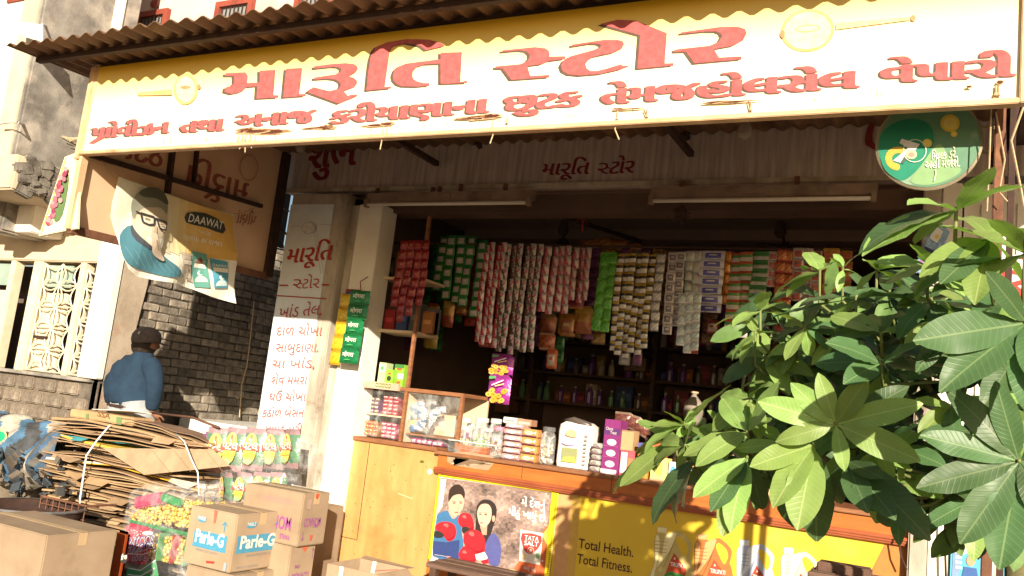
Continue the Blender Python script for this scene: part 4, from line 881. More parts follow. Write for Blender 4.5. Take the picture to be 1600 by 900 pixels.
# goods in the showcase ---------------------------------------------------
def cell(x, y, Yq=YF+.2): return at(x, y, Yq)
def pbox(xa_, yb_, xb_, yt_, Yq, dep, c, marks, lb, grp=None, name='packet_box', cat='box', zbase=None):
    A = at(xa_, yb_, Yq); B = at(xb_, yb_, Yq); T = at((xa_+xb_)/2, yt_, Yq); z0 = A.z if zbase is None else zbase
    return pack_box(name, lb, cat, (A.x, Yq, z0), (B.x-A.x, dep, T.z-z0), c, marks, grp)
z6 = zA+.03
GB = (.25, .5, .05); BK = (.04, .04, .03)
for (xa_, xb_, yt_, c, mk, lb, Yq) in ((588, 599, 566, (.45, .55, .3), [(.1, .6, .9, .9, (.7, .72, .6)), ('e', .5, .75, .25, .1, (.1, .3, .1))], 'tall pale green soap box in the showcase', YF+.16), (600, 612, 577, GB, [('e', .5, .45, .28, .16, BK), ('e', .5, .75, .25, .06, (.45, .1, .05))], 'light green box with a black disc in the showcase', YF+.1), (613, 628, 569, GB, [(0, .35, 1, .6, (.68, .7, .6)), ('e', .5, .8, .3, .07, (.45, .1, .05)), ('e', .5, .2, .3, .07, (.45, .1, .05)), (0, .84, 1, 1, (.05, .2, .05))], 'stack of green and white soap packs in the showcase', YF+.16)):
    pbox(xa_, 605, xb_, yt_, Yq, .1, c, mk, lb, zbase=z6)
b = MB(); A = at(577, 598, YF-.0); b.box((x0+.09, YF-.008, z6-.035), (xv-.06, YF+.018, z6+.018)); t = tag(b.build('price_rail', M('soiled_card', (.6, .45, .35), (.45, .3, .22)), loc=A), 'grubby card strip with small stickers along the showcase shelf', 'strip')
p = Print(V3(x0+.2, YF-.0085, z6-.02), NS, u=X_)
for k in range(5): p.poly([(k*.03, 0), (k*.03+.022, 0), (k*.03+.022, .03), (k*.03, .03)], (.16, .2, .05)); p.poly([(k*.03+.005, .008), (k*.03+.017, .008), (k*.03+.017, .02), (k*.03+.005, .02)], (.6, .6, .4))
p.build('stickers', t)
def stack(xa_, xb_, yb_, yt_, nx, nz, c, c2_, lb, Yq, zb_):
    A = at(xa_, yb_, Yq); B = at(xb_, yb_, Yq); T = at(xa_, yt_, Yq); wx = (B.x-A.x)/nx; hz = (T.z-zb_)/nz
    t = thing('packet_pile', lb, 'packets', (A.x, Yq, zb_)); me = pouch_mesh('packet', wx*.97, hz*.97, .03, (c, c2_, (.7, .68, .66)), 4, 0)
    for i in range(nx):
        for j in range(nz): child('packet', me, t, Matrix.Translation(V3((i+.5)*wx, .02+rnd.uniform(-.008, .008), (j+1)*hz)) @ Matrix.Rotation(rnd.uniform(-.2, .2), 4, 'Y') @ Matrix.Rotation(rnd.uniform(-.3, .3), 4, 'Z'))
    b = MB(); b.box((A.x+.005, Yq+.03, zb_), (B.x-.005, Yq+.16, T.z-.01)); b.build('inner_carton', cm(tuple(x*.5 for x in c)), t)
stack(594, 618, 648, 616, 3, 5, (.5, .03, .05), (.7, .3, .3), 'pile of crimson packets on the showcase middle shelf', YF+.12, zm+.013)
stack(566, 588, 648, 618, 3, 4, (.3, .12, .25), (.3, .4, .12), 'pile of purple and green packets behind the showcase glass', YF+.16, zm+.013)
stack(562, 586, 682, 655, 3, 4, (.62, .22, .03), (.5, .06, .03), 'pile of orange and red packets low in the showcase', YF+.1, zc+.03)
stack(592, 616, 682, 658, 3, 4, (.55, .06, .14), (.7, .5, .5), 'pile of pink and white packets low in the showcase', YF+.1, zc+.03)
stack(552, 562, 682, 655, 1, 4, (.3, .08, .06), (.4, .3, .25), 'dim pile of red packets at the left end of the showcase', YF+.22, zc+.03)
zb2 = zc+.093
pbox(637, 672, 648, 637, YF+.14, .08, (.75, .32, .02), [(.1, .2, .9, .5, (.8, .55, .05)), ('e', .5, .75, .3, .1, (.5, .08, .02))], 'orange and yellow packet in the right showcase bay', zbase=zb2)
pbox(632, 672, 637, 640, YF+.12, .08, (.5, .08, .03), [(.2, .3, .8, .6, (.7, .4, .1))], 'narrow red packet at the left of the right showcase bay', zbase=zb2)
t0_ = at(664, 674, YF+.22)
bg2 = thing('sweet_bag', 'big clear bag of blue and white packets in the right showcase bay', 'bag', (t0_.x, t0_.y, zb2))
b = MB(); b.lathe((t0_.x, t0_.y, zb2), [(.05, 0), (.15, .03), (.17, .12), (.15, .2), (.08, .27), (.02, .3)], 16); b.build('film', GLASST, bg2, smooth=True)
me = pouch_mesh('packet', .09, .05, .03, ((.5, .52, .6), (.08, .2, .4), (.65, .4, .35)), 9, 3)
for k in range(26): a_ = rnd.uniform(0, 6.28); h_ = rnd.uniform(.03, .25); r_ = .12 if h_ < .2 else .07; child('packet', me, bg2, Matrix.Translation(V3(math.cos(a_)*r_, -abs(math.sin(a_))*r_, h_+.03)) @ Matrix.Rotation(rnd.uniform(-.5, .5), 4, 'Y') @ Matrix.Rotation(rnd.uniform(-.6, .6), 4, 'Z'))
stack(640, 690, 690, 683, 6, 1, (.35, .05, .15), (.6, .4, .5), 'low row of dark pink packets on the showcase board', YF+.06, zc+.022)
# dark goods high in the showcase
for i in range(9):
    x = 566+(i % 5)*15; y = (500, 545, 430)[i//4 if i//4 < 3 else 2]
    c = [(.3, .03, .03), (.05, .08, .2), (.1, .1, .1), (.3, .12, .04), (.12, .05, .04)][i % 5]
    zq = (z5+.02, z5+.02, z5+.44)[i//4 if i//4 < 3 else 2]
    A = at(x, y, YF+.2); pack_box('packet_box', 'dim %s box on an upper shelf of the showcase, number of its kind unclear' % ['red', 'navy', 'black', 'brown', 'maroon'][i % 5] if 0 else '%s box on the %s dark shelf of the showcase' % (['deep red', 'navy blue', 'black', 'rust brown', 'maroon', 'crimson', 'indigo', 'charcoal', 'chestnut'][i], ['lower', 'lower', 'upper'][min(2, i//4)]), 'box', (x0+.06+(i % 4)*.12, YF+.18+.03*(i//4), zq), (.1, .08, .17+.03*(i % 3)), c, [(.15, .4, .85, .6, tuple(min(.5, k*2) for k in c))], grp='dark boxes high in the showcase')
for (x, y, lb, c) in ((602, 345, 'dark blue packet high beside the white post', (.03, .05, .16)), (604, 378, 'red packet high beside the white post', (.4, .05, .03)), (608, 410, 'dark packet below the red one beside the white post', (.08, .05, .05))): bag(x, y-8, 18, 30, (c, tuple(k*1.6 for k in c), (.3, .28, .28)), 0, lb, YF+.35)
# ---- goods on the counter ------------------------------------------------
ZT = zc
def jar(x, y, wpx, hpx, lb, lidc, fill, Yq=YF+.12, body=None):
    A = at(x, y, Yq); k = A.length/FPX; r = wpx*k/2; H = hpx*k; A.z = ZT; t = thing('plastic_jar', lb, 'jar', A)
    b = MB(); b.lathe(A, [(r*.9, .004), (r, H*.08), (r, H*.7), (r*.9, H*.8), (r*.72, H*.86), (r*.72, H*.9)], 20); b.build('body', body or JARP, t, smooth=True)
    b = MB(); b.lathe(A+V3(0, 0, H*.88), [(r*.78, 0), (r*.8, H*.02), (r*.8, H*.11), (r*.7, H*.125)], 20); b.build('lid', lidc, t, smooth=False)
    if fill:
        b = MB(); rr = random.Random(int(x))
        for i in range(34):
            a_ = rr.uniform(0, 6.28); q = rr.uniform(.3, .78)*r; s_ = r*.2; c = rr.choice(fill); P_ = A+V3(math.cos(a_)*q, math.sin(a_)*q, .012+rr.uniform(0, H*.5)); b.box(P_-V3(s_, s_*.7, s_*.5), P_+V3(s_, s_*.7, s_*.5), R=Matrix.Rotation(rr.uniform(0, 3), 3, 'Z') @ Matrix.Rotation(rr.uniform(-1, 1), 3, 'X'), c=c)
        tag(b.build('sweets', GLOSSP, t), kind='stuff')
    return t
LIDW = cm((.62, .6, .58), .3); LIDP = cm((.7, .25, .35), .3); LIDK = cm((.12, .12, .12), .3)
jar(722, 704, 25, 52, 'clear jar with clear lid at the left end of the counter', LIDW, [(.6, .3, .1), (.7, .5, .3), (.3, .1, .2)])
jar(748, 706, 26, 55, 'clear jar of green sweets, second from the left', LIDW, [(.2, .45, .1), (.5, .6, .3), (.6, .6, .5)], YF+.16)
jar(770, 710, 22, 56, 'clear jar of brown sweets behind the wafer stack', LIDW, [(.4, .2, .1), (.6, .4, .3), (.5, .1, .1)], YF+.2)
jar(776, 712, 22, 46, 'low clear jar with pink lid', LIDP, [(.4, .2, .1), (.65, .4, .3)], YF+.1)
jar(853, 722, 24, 56, 'jar full of white sweets with a dark lid, beside the big white bag', LIDK, [(.8, .75, .68), (.8, .78, .75), (.7, .5, .3)], YF+.08)
# glass tray
A = at(700, 712, YF+.02); B = at(775, 712, YF+.02); t = thing('glass_tray', 'low glass tray holding orange packets at the counter front', 'tray', (A.x, YF+.02, ZT))
b = MB(); b.box((A.x, YF, ZT+.002), (B.x, YF+.006, ZT+.085)); b.box((A.x, YF, ZT+.002), (A.x+.006, YF+.2, ZT+.085)); b.box((B.x-.006, YF, ZT+.002), (B.x, YF+.2, ZT+.085)); b.build('panes', PANE, t)
b = MB(); b.box((A.x, YF-.004, ZT+.083), (B.x, YF+.008, ZT+.09)); b.build('rim', cm((.7, .68, .62)), t)
b = MB()
for k in range(5): b.box((A.x+.07, YF+.02+.0*k, ZT+.004+k*.012), (B.x-.08, YF+.1, ZT+.014+k*.012), c=(.65, .14, .03) if k % 2 else (.7, .22, .06))
b.build('orange_packets', GLOSSP, t, bevel=.003)
# wafer stacks
def wstack(xa_, xb_, yb_, yt_, n_, c, c2_, lb, Yq=YF+.04, top=None):
    A = at(xa_, yb_, Yq); B = at(xb_, yb_, Yq); T = at(xa_, yt_, Yq); H = T.z-ZT; t = thing('packet_stack', lb, 'packets', (A.x, Yq, ZT)); h = H/n_
    for k in range(n_):
        b = MB(); b.box((A.x+rnd.uniform(-.006, .006), Yq+rnd.uniform(-.005, .01), ZT+k*h+.002), (B.x+rnd.uniform(-.006, .006), Yq+.14, ZT+(k+1)*h-.003)); o = b.build('packet', GLOSSP if 0 else cm(c if k % 2 else tuple(x*.9 for x in c), .3), t, bevel=.006)
        p = Print(V3(A.x, Yq-.0075, ZT+k*h), NS, u=X_); W_ = B.x-A.x
        p.ell(W_*.45, h*.5, W_*.28, h*.26, c2_, n=12); p.poly([(W_*.02, h*.12), (W_*.98, h*.1), (W_*.98, h*.22), (W_*.02, h*.24)], (.15, .06, .1)); p.poly([(W_*.7, h*.5), (W_*.9, h*.4), (W_*.93, h*.75)], (.8, .75, .7)); p.build('print', o)
wstack(783, 812, 713, 658, 6, (.55, .33, .3), (.78, .72, .72), 'stack of silvery brown wafer packets on the counter')
wstack(812, 836, 718, 668, 4, (.66, .3, .1), (.8, .6, .4), 'stack of orange brown packets beside the wafers')
pbox(786, 660, 806, 652, YF+.1, .12, (.75, .7, .66), [(.1, .3, .9, .6, (.4, .3, .3))], 'white packet lying on top of the wafer stack', name='packet', cat='packet')
pbox(808, 664, 830, 655, YF+.12, .1, (.4, .22, .14), [(.1, .2, .9, .6, (.6, .5, .4))], 'brown packet lying on top of the wafer stacks', name='packet', cat='packet')
# big white bag
A = at(866, 724, YF+.1); B = at(919, 724, YF+.1); T = at(890, 657, YF+.1); t = thing('white_bag', 'big white plastic bag of goods with a green picture, on the counter', 'bag', (A.x, YF+.1, ZT))
b = MB(); W_ = B.x-A.x; H = T.z-ZT; cx = A.x+W_/2; n_ = 20; rings = []
prof = [(1.0, 0), (1.02, .1), (1.0, .5), (1.04, .75), (.98, .9), (.7, .98), (.2, 1.02)]
vs = []; fs = []
for j, (s_, z) in enumerate(prof):
    for i in range(n_): a_ = 2*math.pi*i/n_; ca, sa = math.cos(a_), math.sin(a_); e = .35; vs.append((cx+W_/2*s_*math.copysign(abs(ca)**e, ca)*(1+rnd.uniform(-.02, .02)), YF+.2+.1*s_*math.copysign(abs(sa)**e, sa)+rnd.uniform(-.005, .005), ZT+.002+H*z))
for j in range(len(prof)-1):
    for i in range(n_): fs.append((j*n_+i, j*n_+(i+1) % n_, (j+1)*n_+(i+1) % n_, (j+1)*n_+i))
fs.append(tuple((len(prof)-1)*n_+k for k in range(n_))); b.add(vs, fs); b.build('bag', M('white_film', (.82, .78, .74), (.74, .66, .6), rough=.3, scale=9, bump=.4, bscale=14), t, smooth=True)
p = Print(V3(A.x, YF+.088, ZT), NS, u=X_, step=.002); p.poly([(W_*.22, H*.12), (W_*.68, H*.12), (W_*.68, H*.42), (W_*.22, H*.42)], (.28, .3, .14)); p.poly([(W_*.22, H*.12), (W_*.68, H*.12), (W_*.6, H*.25), (W_*.3, H*.22)], (.55, .45, .1)); p.ell(W_*.4, H*.52, W_*.2, H*.05, (.45, .3, .6)); p.ell(W_*.4, H*.52, W_*.17, H*.035, (.8, .78, .75)); p.poly([(W_*.3, H*.68), (W_*.62, H*.66), (W_*.55, H*.8), (W_*.35, H*.8)], (.75, .45, .25), sm=2)
for k in range(8): p.poly([(W_*.86, H*(.1+k*.085)), (W_*.96, H*(.1+k*.085)), (W_*.96, H*(.14+k*.085)), (W_*.86, H*(.14+k*.085))], (.35, .3, .28), layer=6)
p.build('printed_front', t)
b = MB(); b.tube([V3(cx-.1, YF+.14, T.z-.0), V3(cx-.02, YF+.12, T.z+.01), V3(cx+.09, YF+.14, T.z-.02), V3(B.x-.01, YF+.15, T.z-.06)], [.008, .02, .025, .006], 8); b.build('dark_flap', cm((.1, .08, .07), .3), t, smooth=True)
for jx, jw, jh, jl in ((732, 20, 44, 'small clear jar of pink sweets between the two left jars'), (760, 18, 40, 'small clear jar of brown sweets in front of the taller jars'), (842, 18, 40, 'small clear jar of toffees between the orange packets and the white jar')):
    jar(jx, 712, jw, jh, jl, LIDW, [(.6, .3, .3), (.7, .5, .35), (.4, .15, .1)], YF+.22)
wstack(921, 936, 729, 690, 5, (.42, .4, .37), (.25, .22, .2), 'stack of grey ribbed packets right of the white bag')
# purple chocolate stack etc.
t = pbox(939, 728, 964, 655, YF+.06, .15, (.22, .03, .16), [(0, .72, 1, .84, (.1, .03, .14)), ('t', 'Choco', .12, .8, .55, .8, .03, (.7, .65, .6)), ('t', 'Treat', .4, .73, .8, .73, .03, (.7, .65, .6)), (0, .0, 1, .08, (.75, .6, .65)), ('e', .55, .18, .3, .06, (.8, .7, .72)), ('e', .55, .38, .3, .06, (.8, .7, .72)), ('e', .55, .58, .3, .06, (.8, .7, .72)), (.05, .3, .95, .31, (.45, .1, .3)), (.05, .5, .95, .51, (.45, .1, .3))], 'tall purple stack of chocolate boxes on the counter', zbase=ZT)
pbox(968, 728, 990, 703, YF+.1, .12, (.5, .1, .12), [(.05, .1, .5, .9, (.72, .65, .62)), (.55, .3, .95, .7, (.6, .2, .1))], 'low white and red carton behind the leaves', zbase=ZT)
pbox(968, 703, 988, 672, YF+.1, .12, (.5, .32, .17), [(0, .94, 1, 1, (.3, .18, .1))], 'plain brown carton standing on the low red and white one')
for k, (x, y) in enumerate(((968, 655), (984, 660), (998, 668))): bag(x+8, y-11, 26, 22, ((.15, .05, .04), (.22, .08, .05), (.3, .2, .15)), 1, ['dark brown shiny packet on top of the cartons, left', 'dark brown shiny packet on top of the cartons, middle', 'dark brown shiny packet sliding down at right'][k], YF+.25, rot=.2*k)
t = pbox(994, 735, 1012, 692, YF+.06, .1, (.7, .3, .06), [('e', .5, .4, .38, .14, (.3, .25, .6)), ('e', .5, .4, .26, .09, (.75, .7, .75)), (0, .86, 1, 1, (.1, .1, .4)), (.05, .1, .95, .2, (.8, .5, .1))], 'orange box with a purple badge seen through the leaves', zbase=ZT)
pbox(1016, 738, 1042, 715, YF+.05, .1, (.8, .66, .22), [('e', .5, .5, .2, .3, (.8, .5, .1)), (0, 0, 1, .08, (.5, .3, .2))], 'pale yellow carton in front at the counter edge', zbase=ZT)
pbox(1018, 730, 1036, 690, YF+.16, .08, (.6, .12, .06), [(.1, .5, .9, .8, (.75, .65, .5))], 'red packet box behind the pale yellow carton', zbase=ZT)
pbox(1044, 741, 1062, 722, YF+.05, .08, (.6, .7, .75), [('e', .4, .5, .25, .3, (.1, .4, .6))], 'white and sky blue packet at the counter edge', zbase=ZT)
for k, x in enumerate((1078, 1092, 1104)): jar(x, 751, 12, 30+4*k, ['small black jar at the counter edge under the leaves, left', 'small black jar under the leaves, middle', 'small black jar under the leaves, right'][k], cm([(.6, .3, .1), (.05, .3, .5), (.1, .1, .1)][k], .3), None, YF+.06, cm((.05, .03, .03), .2))
pbox(1110, 760, 1132, 705, YF+.15, .1, (.55, .4, .08), [(.1, .2, .9, .5, (.2, .05, .03)), (.1, .6, .9, .8, (.7, .6, .3))], 'mustard packet box among the leaves on the counter', zbase=ZT)
pbox(1140, 768, 1232, 700, YF+.12, .3, (.55, .38, .2), [(0, .48, 1, .5, (.4, .27, .14)), (.3, .55, .7, .8, (.45, .28, .16))], 'large brown carton standing on the counter behind the leaves', zbase=ZT)
pbox(1255, 775, 1300, 735, YF+.12, .2, (.6, .2, .1), [(.1, .4, .9, .8, (.7, .6, .5))], 'red carton on the counter far behind the leaves', zbase=ZT)

# ---- posters on the counter front -----------------------------------------
YQ = cy+.028
q = [(686, 742), (874, 765), (858, 905), (671, 876)]
pst = thing('boxer_poster', 'salt poster of two women with red boxing gloves taped to the counter with yellow tape', 'poster', at(686, 742, YQ))
Q = [at(x, y, YQ) for x, y in q]; b = MB(); b.slab(Q, NS, .003); b.build('paper', cm((.78, .76, .72)), pst)
p = Print((0, YQ-.0005, 0), NS, px=(5.296, 5.294, 660, 730), step=.00025)
BGM = (.28, .19, .17)
p.poly([(150, 85), (1070, 212), (1010, 900), (90, 745)], BGM)
gv = [[(x+rnd.uniform(-7, 7), y+rnd.uniform(-6, 6)) for x in range(170, 1071, 20)] for y in range(0, 900, 18)]
for j in range(len(gv)-1):
    for i in range(len(gv[0])-1):
        q_ = [gv[j][i], gv[j][i+1], gv[j+1][i+1], gv[j+1][i]]; x, y = q_[0]
        if y < 92+(x-150)*.137 or y > 735+(x-90)*.168 or x > 1052-(y-212)*.087: continue
        k_ = .9+.45*math.sin(x*.013+1.3*math.sin(y*.011))*math.sin(y*.017+x*.004)+rnd.uniform(-.2, .2)
        p.poly(q_, tuple(c_*k_ for c_ in rnd.choice([(.36, .25, .22), (.3, .21, .19), (.33, .24, .21), (.4, .28, .24), (.27, .2, .18)])), layer=3)
p.lay = 6
p.poly([(150, 95), (200, 100), (165, 330), (130, 380)], (.7, .65, .6))
p.poly([(760, 840), (870, 700), (990, 540), (1045, 500), (1010, 900), (900, 880)], (.62, .13, .05), sm=2); p.poly([(990, 560), (1045, 490), (1030, 640)], (.75, .4, .1))
# left boxer
p.poly([(115, 440), (130, 390), (200, 360), (300, 400), (330, 560), (340, 640), (300, 760), (90, 730)], (.05, .16, .34), sm=3)
p.poly([(95, 610), (200, 620), (310, 600), (300, 765), (85, 730)], (.035, .06, .2)); p.poly([(215, 360), (240, 330), (300, 360), (285, 410), (250, 425)], (.55, .33, .24), sm=2)
p.poly([(218, 250), (250, 220), (320, 220), (345, 270), (340, 330), (300, 390), (262, 408), (230, 370), (215, 300)], (.62, .4, .3), sm=3)
p.poly([(216, 285), (225, 190), (270, 145), (320, 150), (352, 200), (348, 262), (320, 225), (260, 235), (228, 275)], (.04, .025, .02), sm=3)
for (x, y) in ((265, 296), (320, 296)): p.ell(x, y, 12, 4.5, (.06, .03, .02)); p.line([(x-16, y-13), (x+15, y-12)], .0025, (.1, .05, .04))
p.line([(298, 300), (306, 342), (290, 348)], .002, (.4, .22, .16)); p.ell(285, 374, 17, 6, (.45, .12, .1))
# right girl
p.poly([(440, 560), (450, 400), (455, 320), (500, 270), (570, 275), (615, 330), (610, 420), (580, 520), (540, 650), (520, 700), (470, 620)], (.035, .025, .025), sm=3)
p.poly([(520, 700), (540, 600), (590, 545), (640, 600), (655, 700), (630, 815), (545, 790)], (.09, .1, .3), sm=3)
p.poly([(480, 490), (540, 480), (535, 560), (500, 560)], (.5, .3, .22)); p.poly([(462, 350), (490, 308), (545, 305), (575, 350), (570, 430), (540, 480), (505, 500), (475, 470), (458, 400)], (.66, .43, .33), sm=3); p.ell(592, 425, 13, 26, (.58, .36, .27))
for (x, y) in ((482, 388), (528, 392)): p.ell(x, y, 11, 5, (.05, .03, .02)); p.line([(x-15, y-14), (x+14, y-14)], .0025, (.08, .04, .03))
p.line([(502, 392), (496, 432), (508, 436)], .002, (.45, .25, .18)); p.ell(492, 460, 15, 5, (.45, .14, .12))
for k in range(3): p.line([(585+k*14, 560+k*4), (605+k*14, 600), (612+k*13, 655)], .003, (.75, .75, .78), layer=20)
# gloves
GRD = (.52, .02, .03); GRL = (.7, .12, .12); GRK = (.28, .01, .02)
def glove(pts, hl, cuff=None):
    p.poly(pts, GRD, sm=3); cx = sum(a for a, _ in pts)/len(pts); cy_ = sum(a for _, a in pts)/len(pts)
    p.poly([(cx+(a-cx)*.8+6, cy_+(c-cy_)*.8+14) for a, c in pts], GRK, sm=3); p.poly([(cx+(a-cx)*.86-3, cy_+(c-cy_)*.8-6) for a, c in pts], GRD, sm=3); p.poly([(hl[0]+(a-cx)*.25, hl[1]+(c-cy_)*.2) for a, c in pts], GRL, sm=3)
    if cuff: p.poly(cuff, (.03, .03, .03), sm=2)
glove([(300, 420), (330, 380), (390, 385), (420, 430), (430, 510), (390, 520), (340, 500), (305, 470)], (350, 410), [(330, 500), (370, 490), (395, 520), (370, 550), (340, 545)])
glove([(110, 490), (150, 455), (220, 452), (270, 480), (285, 540), (265, 595), (215, 612), (180, 570), (130, 530)], (200, 480), [(105, 530), (150, 530), (185, 560), (160, 582), (105, 580)])
glove([(310, 700), (345, 655), (400, 660), (445, 720), (440, 785), (330, 768), (305, 730)], (350, 700))
glove([(345, 590), (360, 540), (430, 515), (490, 540), (525, 610), (515, 700), (450, 715), (400, 680), (355, 640)], (410, 550))
p.poly([(443, 722), (520, 700), (545, 745), (540, 760), (470, 770), (450, 760)], (.78, .75, .74)); p.poly([(490, 775), (550, 755), (556, 790), (510, 800)], GRD)
p.text('મેં દેશનું', (822, 318), (1020, 348), .075, (.88, .86, .84), bold=.0, wide=.06, layer=30); p.text('મીઠું ખાધું છે.', (715, 395), (1032, 455), .075, (.88, .86, .84), wide=.06, layer=30)
p.poly([(815, 515), (1000, 545), (978, 808), (805, 775)], (.76, .7, .64), layer=30); p.poly([(828, 545), (990, 570), (970, 660), (930, 700), (890, 720), (850, 690), (830, 640)], (.55, .06, .05), sm=2, layer=31)
p.text('TATA', (848, 598), (965, 615), .043, (.88, .86, .84), bold=.01, layer=33); p.text('SALT', (846, 642), (962, 657), .043, (.88, .86, .84), bold=.01, layer=33)
p.ell(900, 690, 27, 29, (.8, .6, .5), layer=33); p.ell(900, 690, 23, 25, (.6, .08, .05), layer=34); p.ell(900, 690, 11, 15, (.75, .65, .55), layer=35); p.poly([(835, 715), (860, 730), (850, 760), (830, 750)], (.8, .5, .15), layer=33); p.poly([(940, 715), (975, 700), (972, 760), (945, 755)], (.25, .4, .2), layer=33)
p.text('દેશનું મીઠું', (838, 840), (942, 862), .03, (.88, .84, .8), wide=.03, layer=33); p.ell(997, 775, 7, 8, (.88, .8, .75), layer=33)
p.line([(105, 722), (235, 742)], .002, (.8, .8, .8), layer=33); p.poly([(207, 733), (238, 738), (237, 752), (206, 746)], (.75, .3, .35), layer=33)
p.build('poster_print', pst)
# yellow tape
p = Print((0, YQ-.0165, 0), NS, px=(5.296, 5.294, 660, 730), step=.0005); TY = (.86, .68, .02)
for q in ([(132, 30), (1130, 176), (1126, 216), (130, 72)], [(132, 70), (150, 100), (70, 760), (48, 760)], [(1072, 200), (1130, 195), (1050, 900), (1008, 900)], [(215, 768), (760, 850), (860, 895), (840, 900), (720, 900), (212, 806)]): p.poly(q, TY, layer=1)
for k in range(60):
    t_ = k/60; x = 150+t_*960; y = 52+t_*145; p.poly([(x, y-8), (x+rnd.uniform(4, 10), y-7), (x+rnd.uniform(4, 10), y+7), (x, y+6)], (.2, .12, .02) if k % 7 < 4 else (.75, .5, .1), layer=3)
for k in range(40): t_ = k/40; p.poly([(1108-t_*78, 225+t_*665), (1118-t_*78, 228+t_*665), (1116-t_*78, 236+t_*665), (1106-t_*78, 233+t_*665)], (.25, .15, .02), layer=3); p.poly([(138-t_*70, 110+t_*630), (130-t_*70, 112+t_*630), (132-t_*70, 122+t_*630)], (.25, .15, .02), layer=3)
for k in range(7): x = 320+k*32; y = 800+k*5; p.poly([(x, y-22), (x+22, y-18), (x+22, y+22), (x, y+20)], (.12, .09, .02), layer=3)
p.step = .0005; p.build('yellow_tape', pst)
# yellow oil banner
YQ2 = cy+.027
bnr = thing('oil_banner', 'yellow oil advertisement with four printed jerrycans on the right of the counter front', 'banner', at(878, 770, YQ2))
b = MB(); bx0 = at(870, 800, YQ2).x; b.box((bx0, YQ2, 0), (xr0-.02, YQ2+.0025, 1.026)); b.build('vinyl', M('yellow_vinyl', (.68, .47, .04), (.63, .43, .04), rough=.45, scale=2, bump=.02, c3=(.62, .44, .1), s3=1), bnr)
p = Print((0, YQ2-.001, 0), NS, px=(4, 4, 880, 780), step=.0006)
p.poly([(-40, -50), (60, -40), (20, 500), (-60, 500)], (.6, .33, .15)); p.poly([(60, -40), (110, -30), (70, 500), (20, 500)], (.6, .37, .08), layer=2)
p.poly([(2100, 130), (2200, 150), (2150, 500), (1900, 500), (2000, 300)], (.5, .19, .05), layer=2)
BR = (.07, .02, .02)
p.sep('background_print', bnr); p.text('Total Health.', (95, 303), (438, 362), .088, BR, bold=.008, layer=4); p.sep('printed_line', bnr); p.text('Total Fitness.', (85, 398), (430, 460), .088, BR, bold=.008, layer=4)
def can(ox, oy, c, cl, cd, full=True):
    p.sep('printed_line' if ox == 520 else 'jerrycan_print', bnr)
    f = lambda L_: [(ox+x, oy+y) for x, y in L_]
    p.poly(f([(70, 5), (130, 8), (128, 40), (150, 45), (195, 30), (225, 42), (275, 90), (285, 130), (270, 190), (285, 230), (280, 420), (0, 420), (25, 290), (50, 240), (50, 80), (70, 45)]), c, sm=2, layer=5)
    p.poly(f([(185, 80), (205, 60), (250, 100), (262, 140), (255, 170), (235, 195), (200, 130)]), (.68, .47, .04), sm=2, layer=7)
    p.poly(f([(70, 5), (130, 8), (128, 40), (72, 36)]), cl, layer=7); p.poly(f([(56, 80), (75, 55), (85, 120), (60, 260), (40, 330), (20, 400), (30, 290), (55, 220)]), cl, sm=2, layer=6)
    p.poly(f([(120, 60), (190, 40), (140, 160), (60, 260), (100, 170)]), cl, sm=2, layer=6); p.poly(f([(185, 70), (192, 50), (150, 170), (90, 290), (140, 180)]), cd, sm=2, layer=8)
    for k in range(4): p.line(f([(52, 90+k*22), (128, 98+k*22)]), .003, cd, layer=9)
    p.poly(f([(175, 165), (150, 215), (120, 300), (130, 330), (240, 345), (250, 270)]), (.48, .07, .03), layer=9)
    p.poly(f([(115, 300), (150, 280), (240, 305), (245, 400), (105, 400)]), (.05, .25, .06), sm=1, layer=10); p.poly(f([(125, 320), (160, 305), (200, 340), (150, 360)]), (.3, .5, .1), sm=2, layer=11)
    p.text('TIRUPATI', (ox+150, oy+246), (ox+243, oy+262), .036, (.85, .8, .75), bold=.015, layer=12); p.poly(f([(178, 190), (186, 205), (172, 206)]), (.85, .8, .7), layer=12)
can(520, 170, (.52, .42, .16), (.8, .72, .42), (.3, .22, .06)); can(770, 212, (.4, .15, .045), (.68, .36, .16), (.2, .07, .02)); can(1035, 250, (.45, .5, .66), (.74, .78, .85), (.22, .27, .42)); can(1310, 298, (.6, .58, .45), (.8, .78, .66), (.36, .34, .24))
p.build('jerrycan_print', bnr)
# ================================================================= FOREGROUND GOODS
def carton(name, lb, nt, nb_, lt, rt, Y, z0=None, mat=CARD, top_open=False):
    """nt/nb_: near vertical edge top/bottom, lt: left top corner, rt: right top corner"""
    P1 = at(*nt, Y); x1 = P1.x; z1 = P1.z; x0 = at(*lt, Y).x; y1 = atX(*rt, x1).y
    if z0 is None: z0 = at(*nb_, Y).z
    t = thing(name, lb, 'carton', (x0, Y, z0)); b = MB(); b.box((x0, Y, z0), (x1, y1, z1)); b.build('carton_body', mat, t, bevel=.006)
    ym = (Y+y1)/2; xm_ = (x0+x1)/2
    b = MB(); b.box((x0+.002, ym-.003, z1), (x1-.002, ym+.003, z1+.0025)); b.build('lid_seam', WOODD, t)
    b = MB(); b.box((x0+.003, ym-.028, z1+.0015), (x1-.003, ym+.028, z1+.0035)); b.build('tape_strip', TAPE, t)
    b = MB(); b.box((x1+.0004, ym-.028, z1-.07), (x1+.0016, ym+.026, z1)); b.build('tape_end', TAPE, t)
    return t, V3(x0, Y, z0), V3(x1, y1, z1)
BL = (.07, .28, .45); PUR = (.3, .08, .26)
def faces(lo, hi): return Print(V3(lo.x, lo.y-.0012, lo.z), NS, u=X_, step=.0005), Print(V3(hi.x+.0012, lo.y, lo.z), X_, u=Y_, step=.0005)
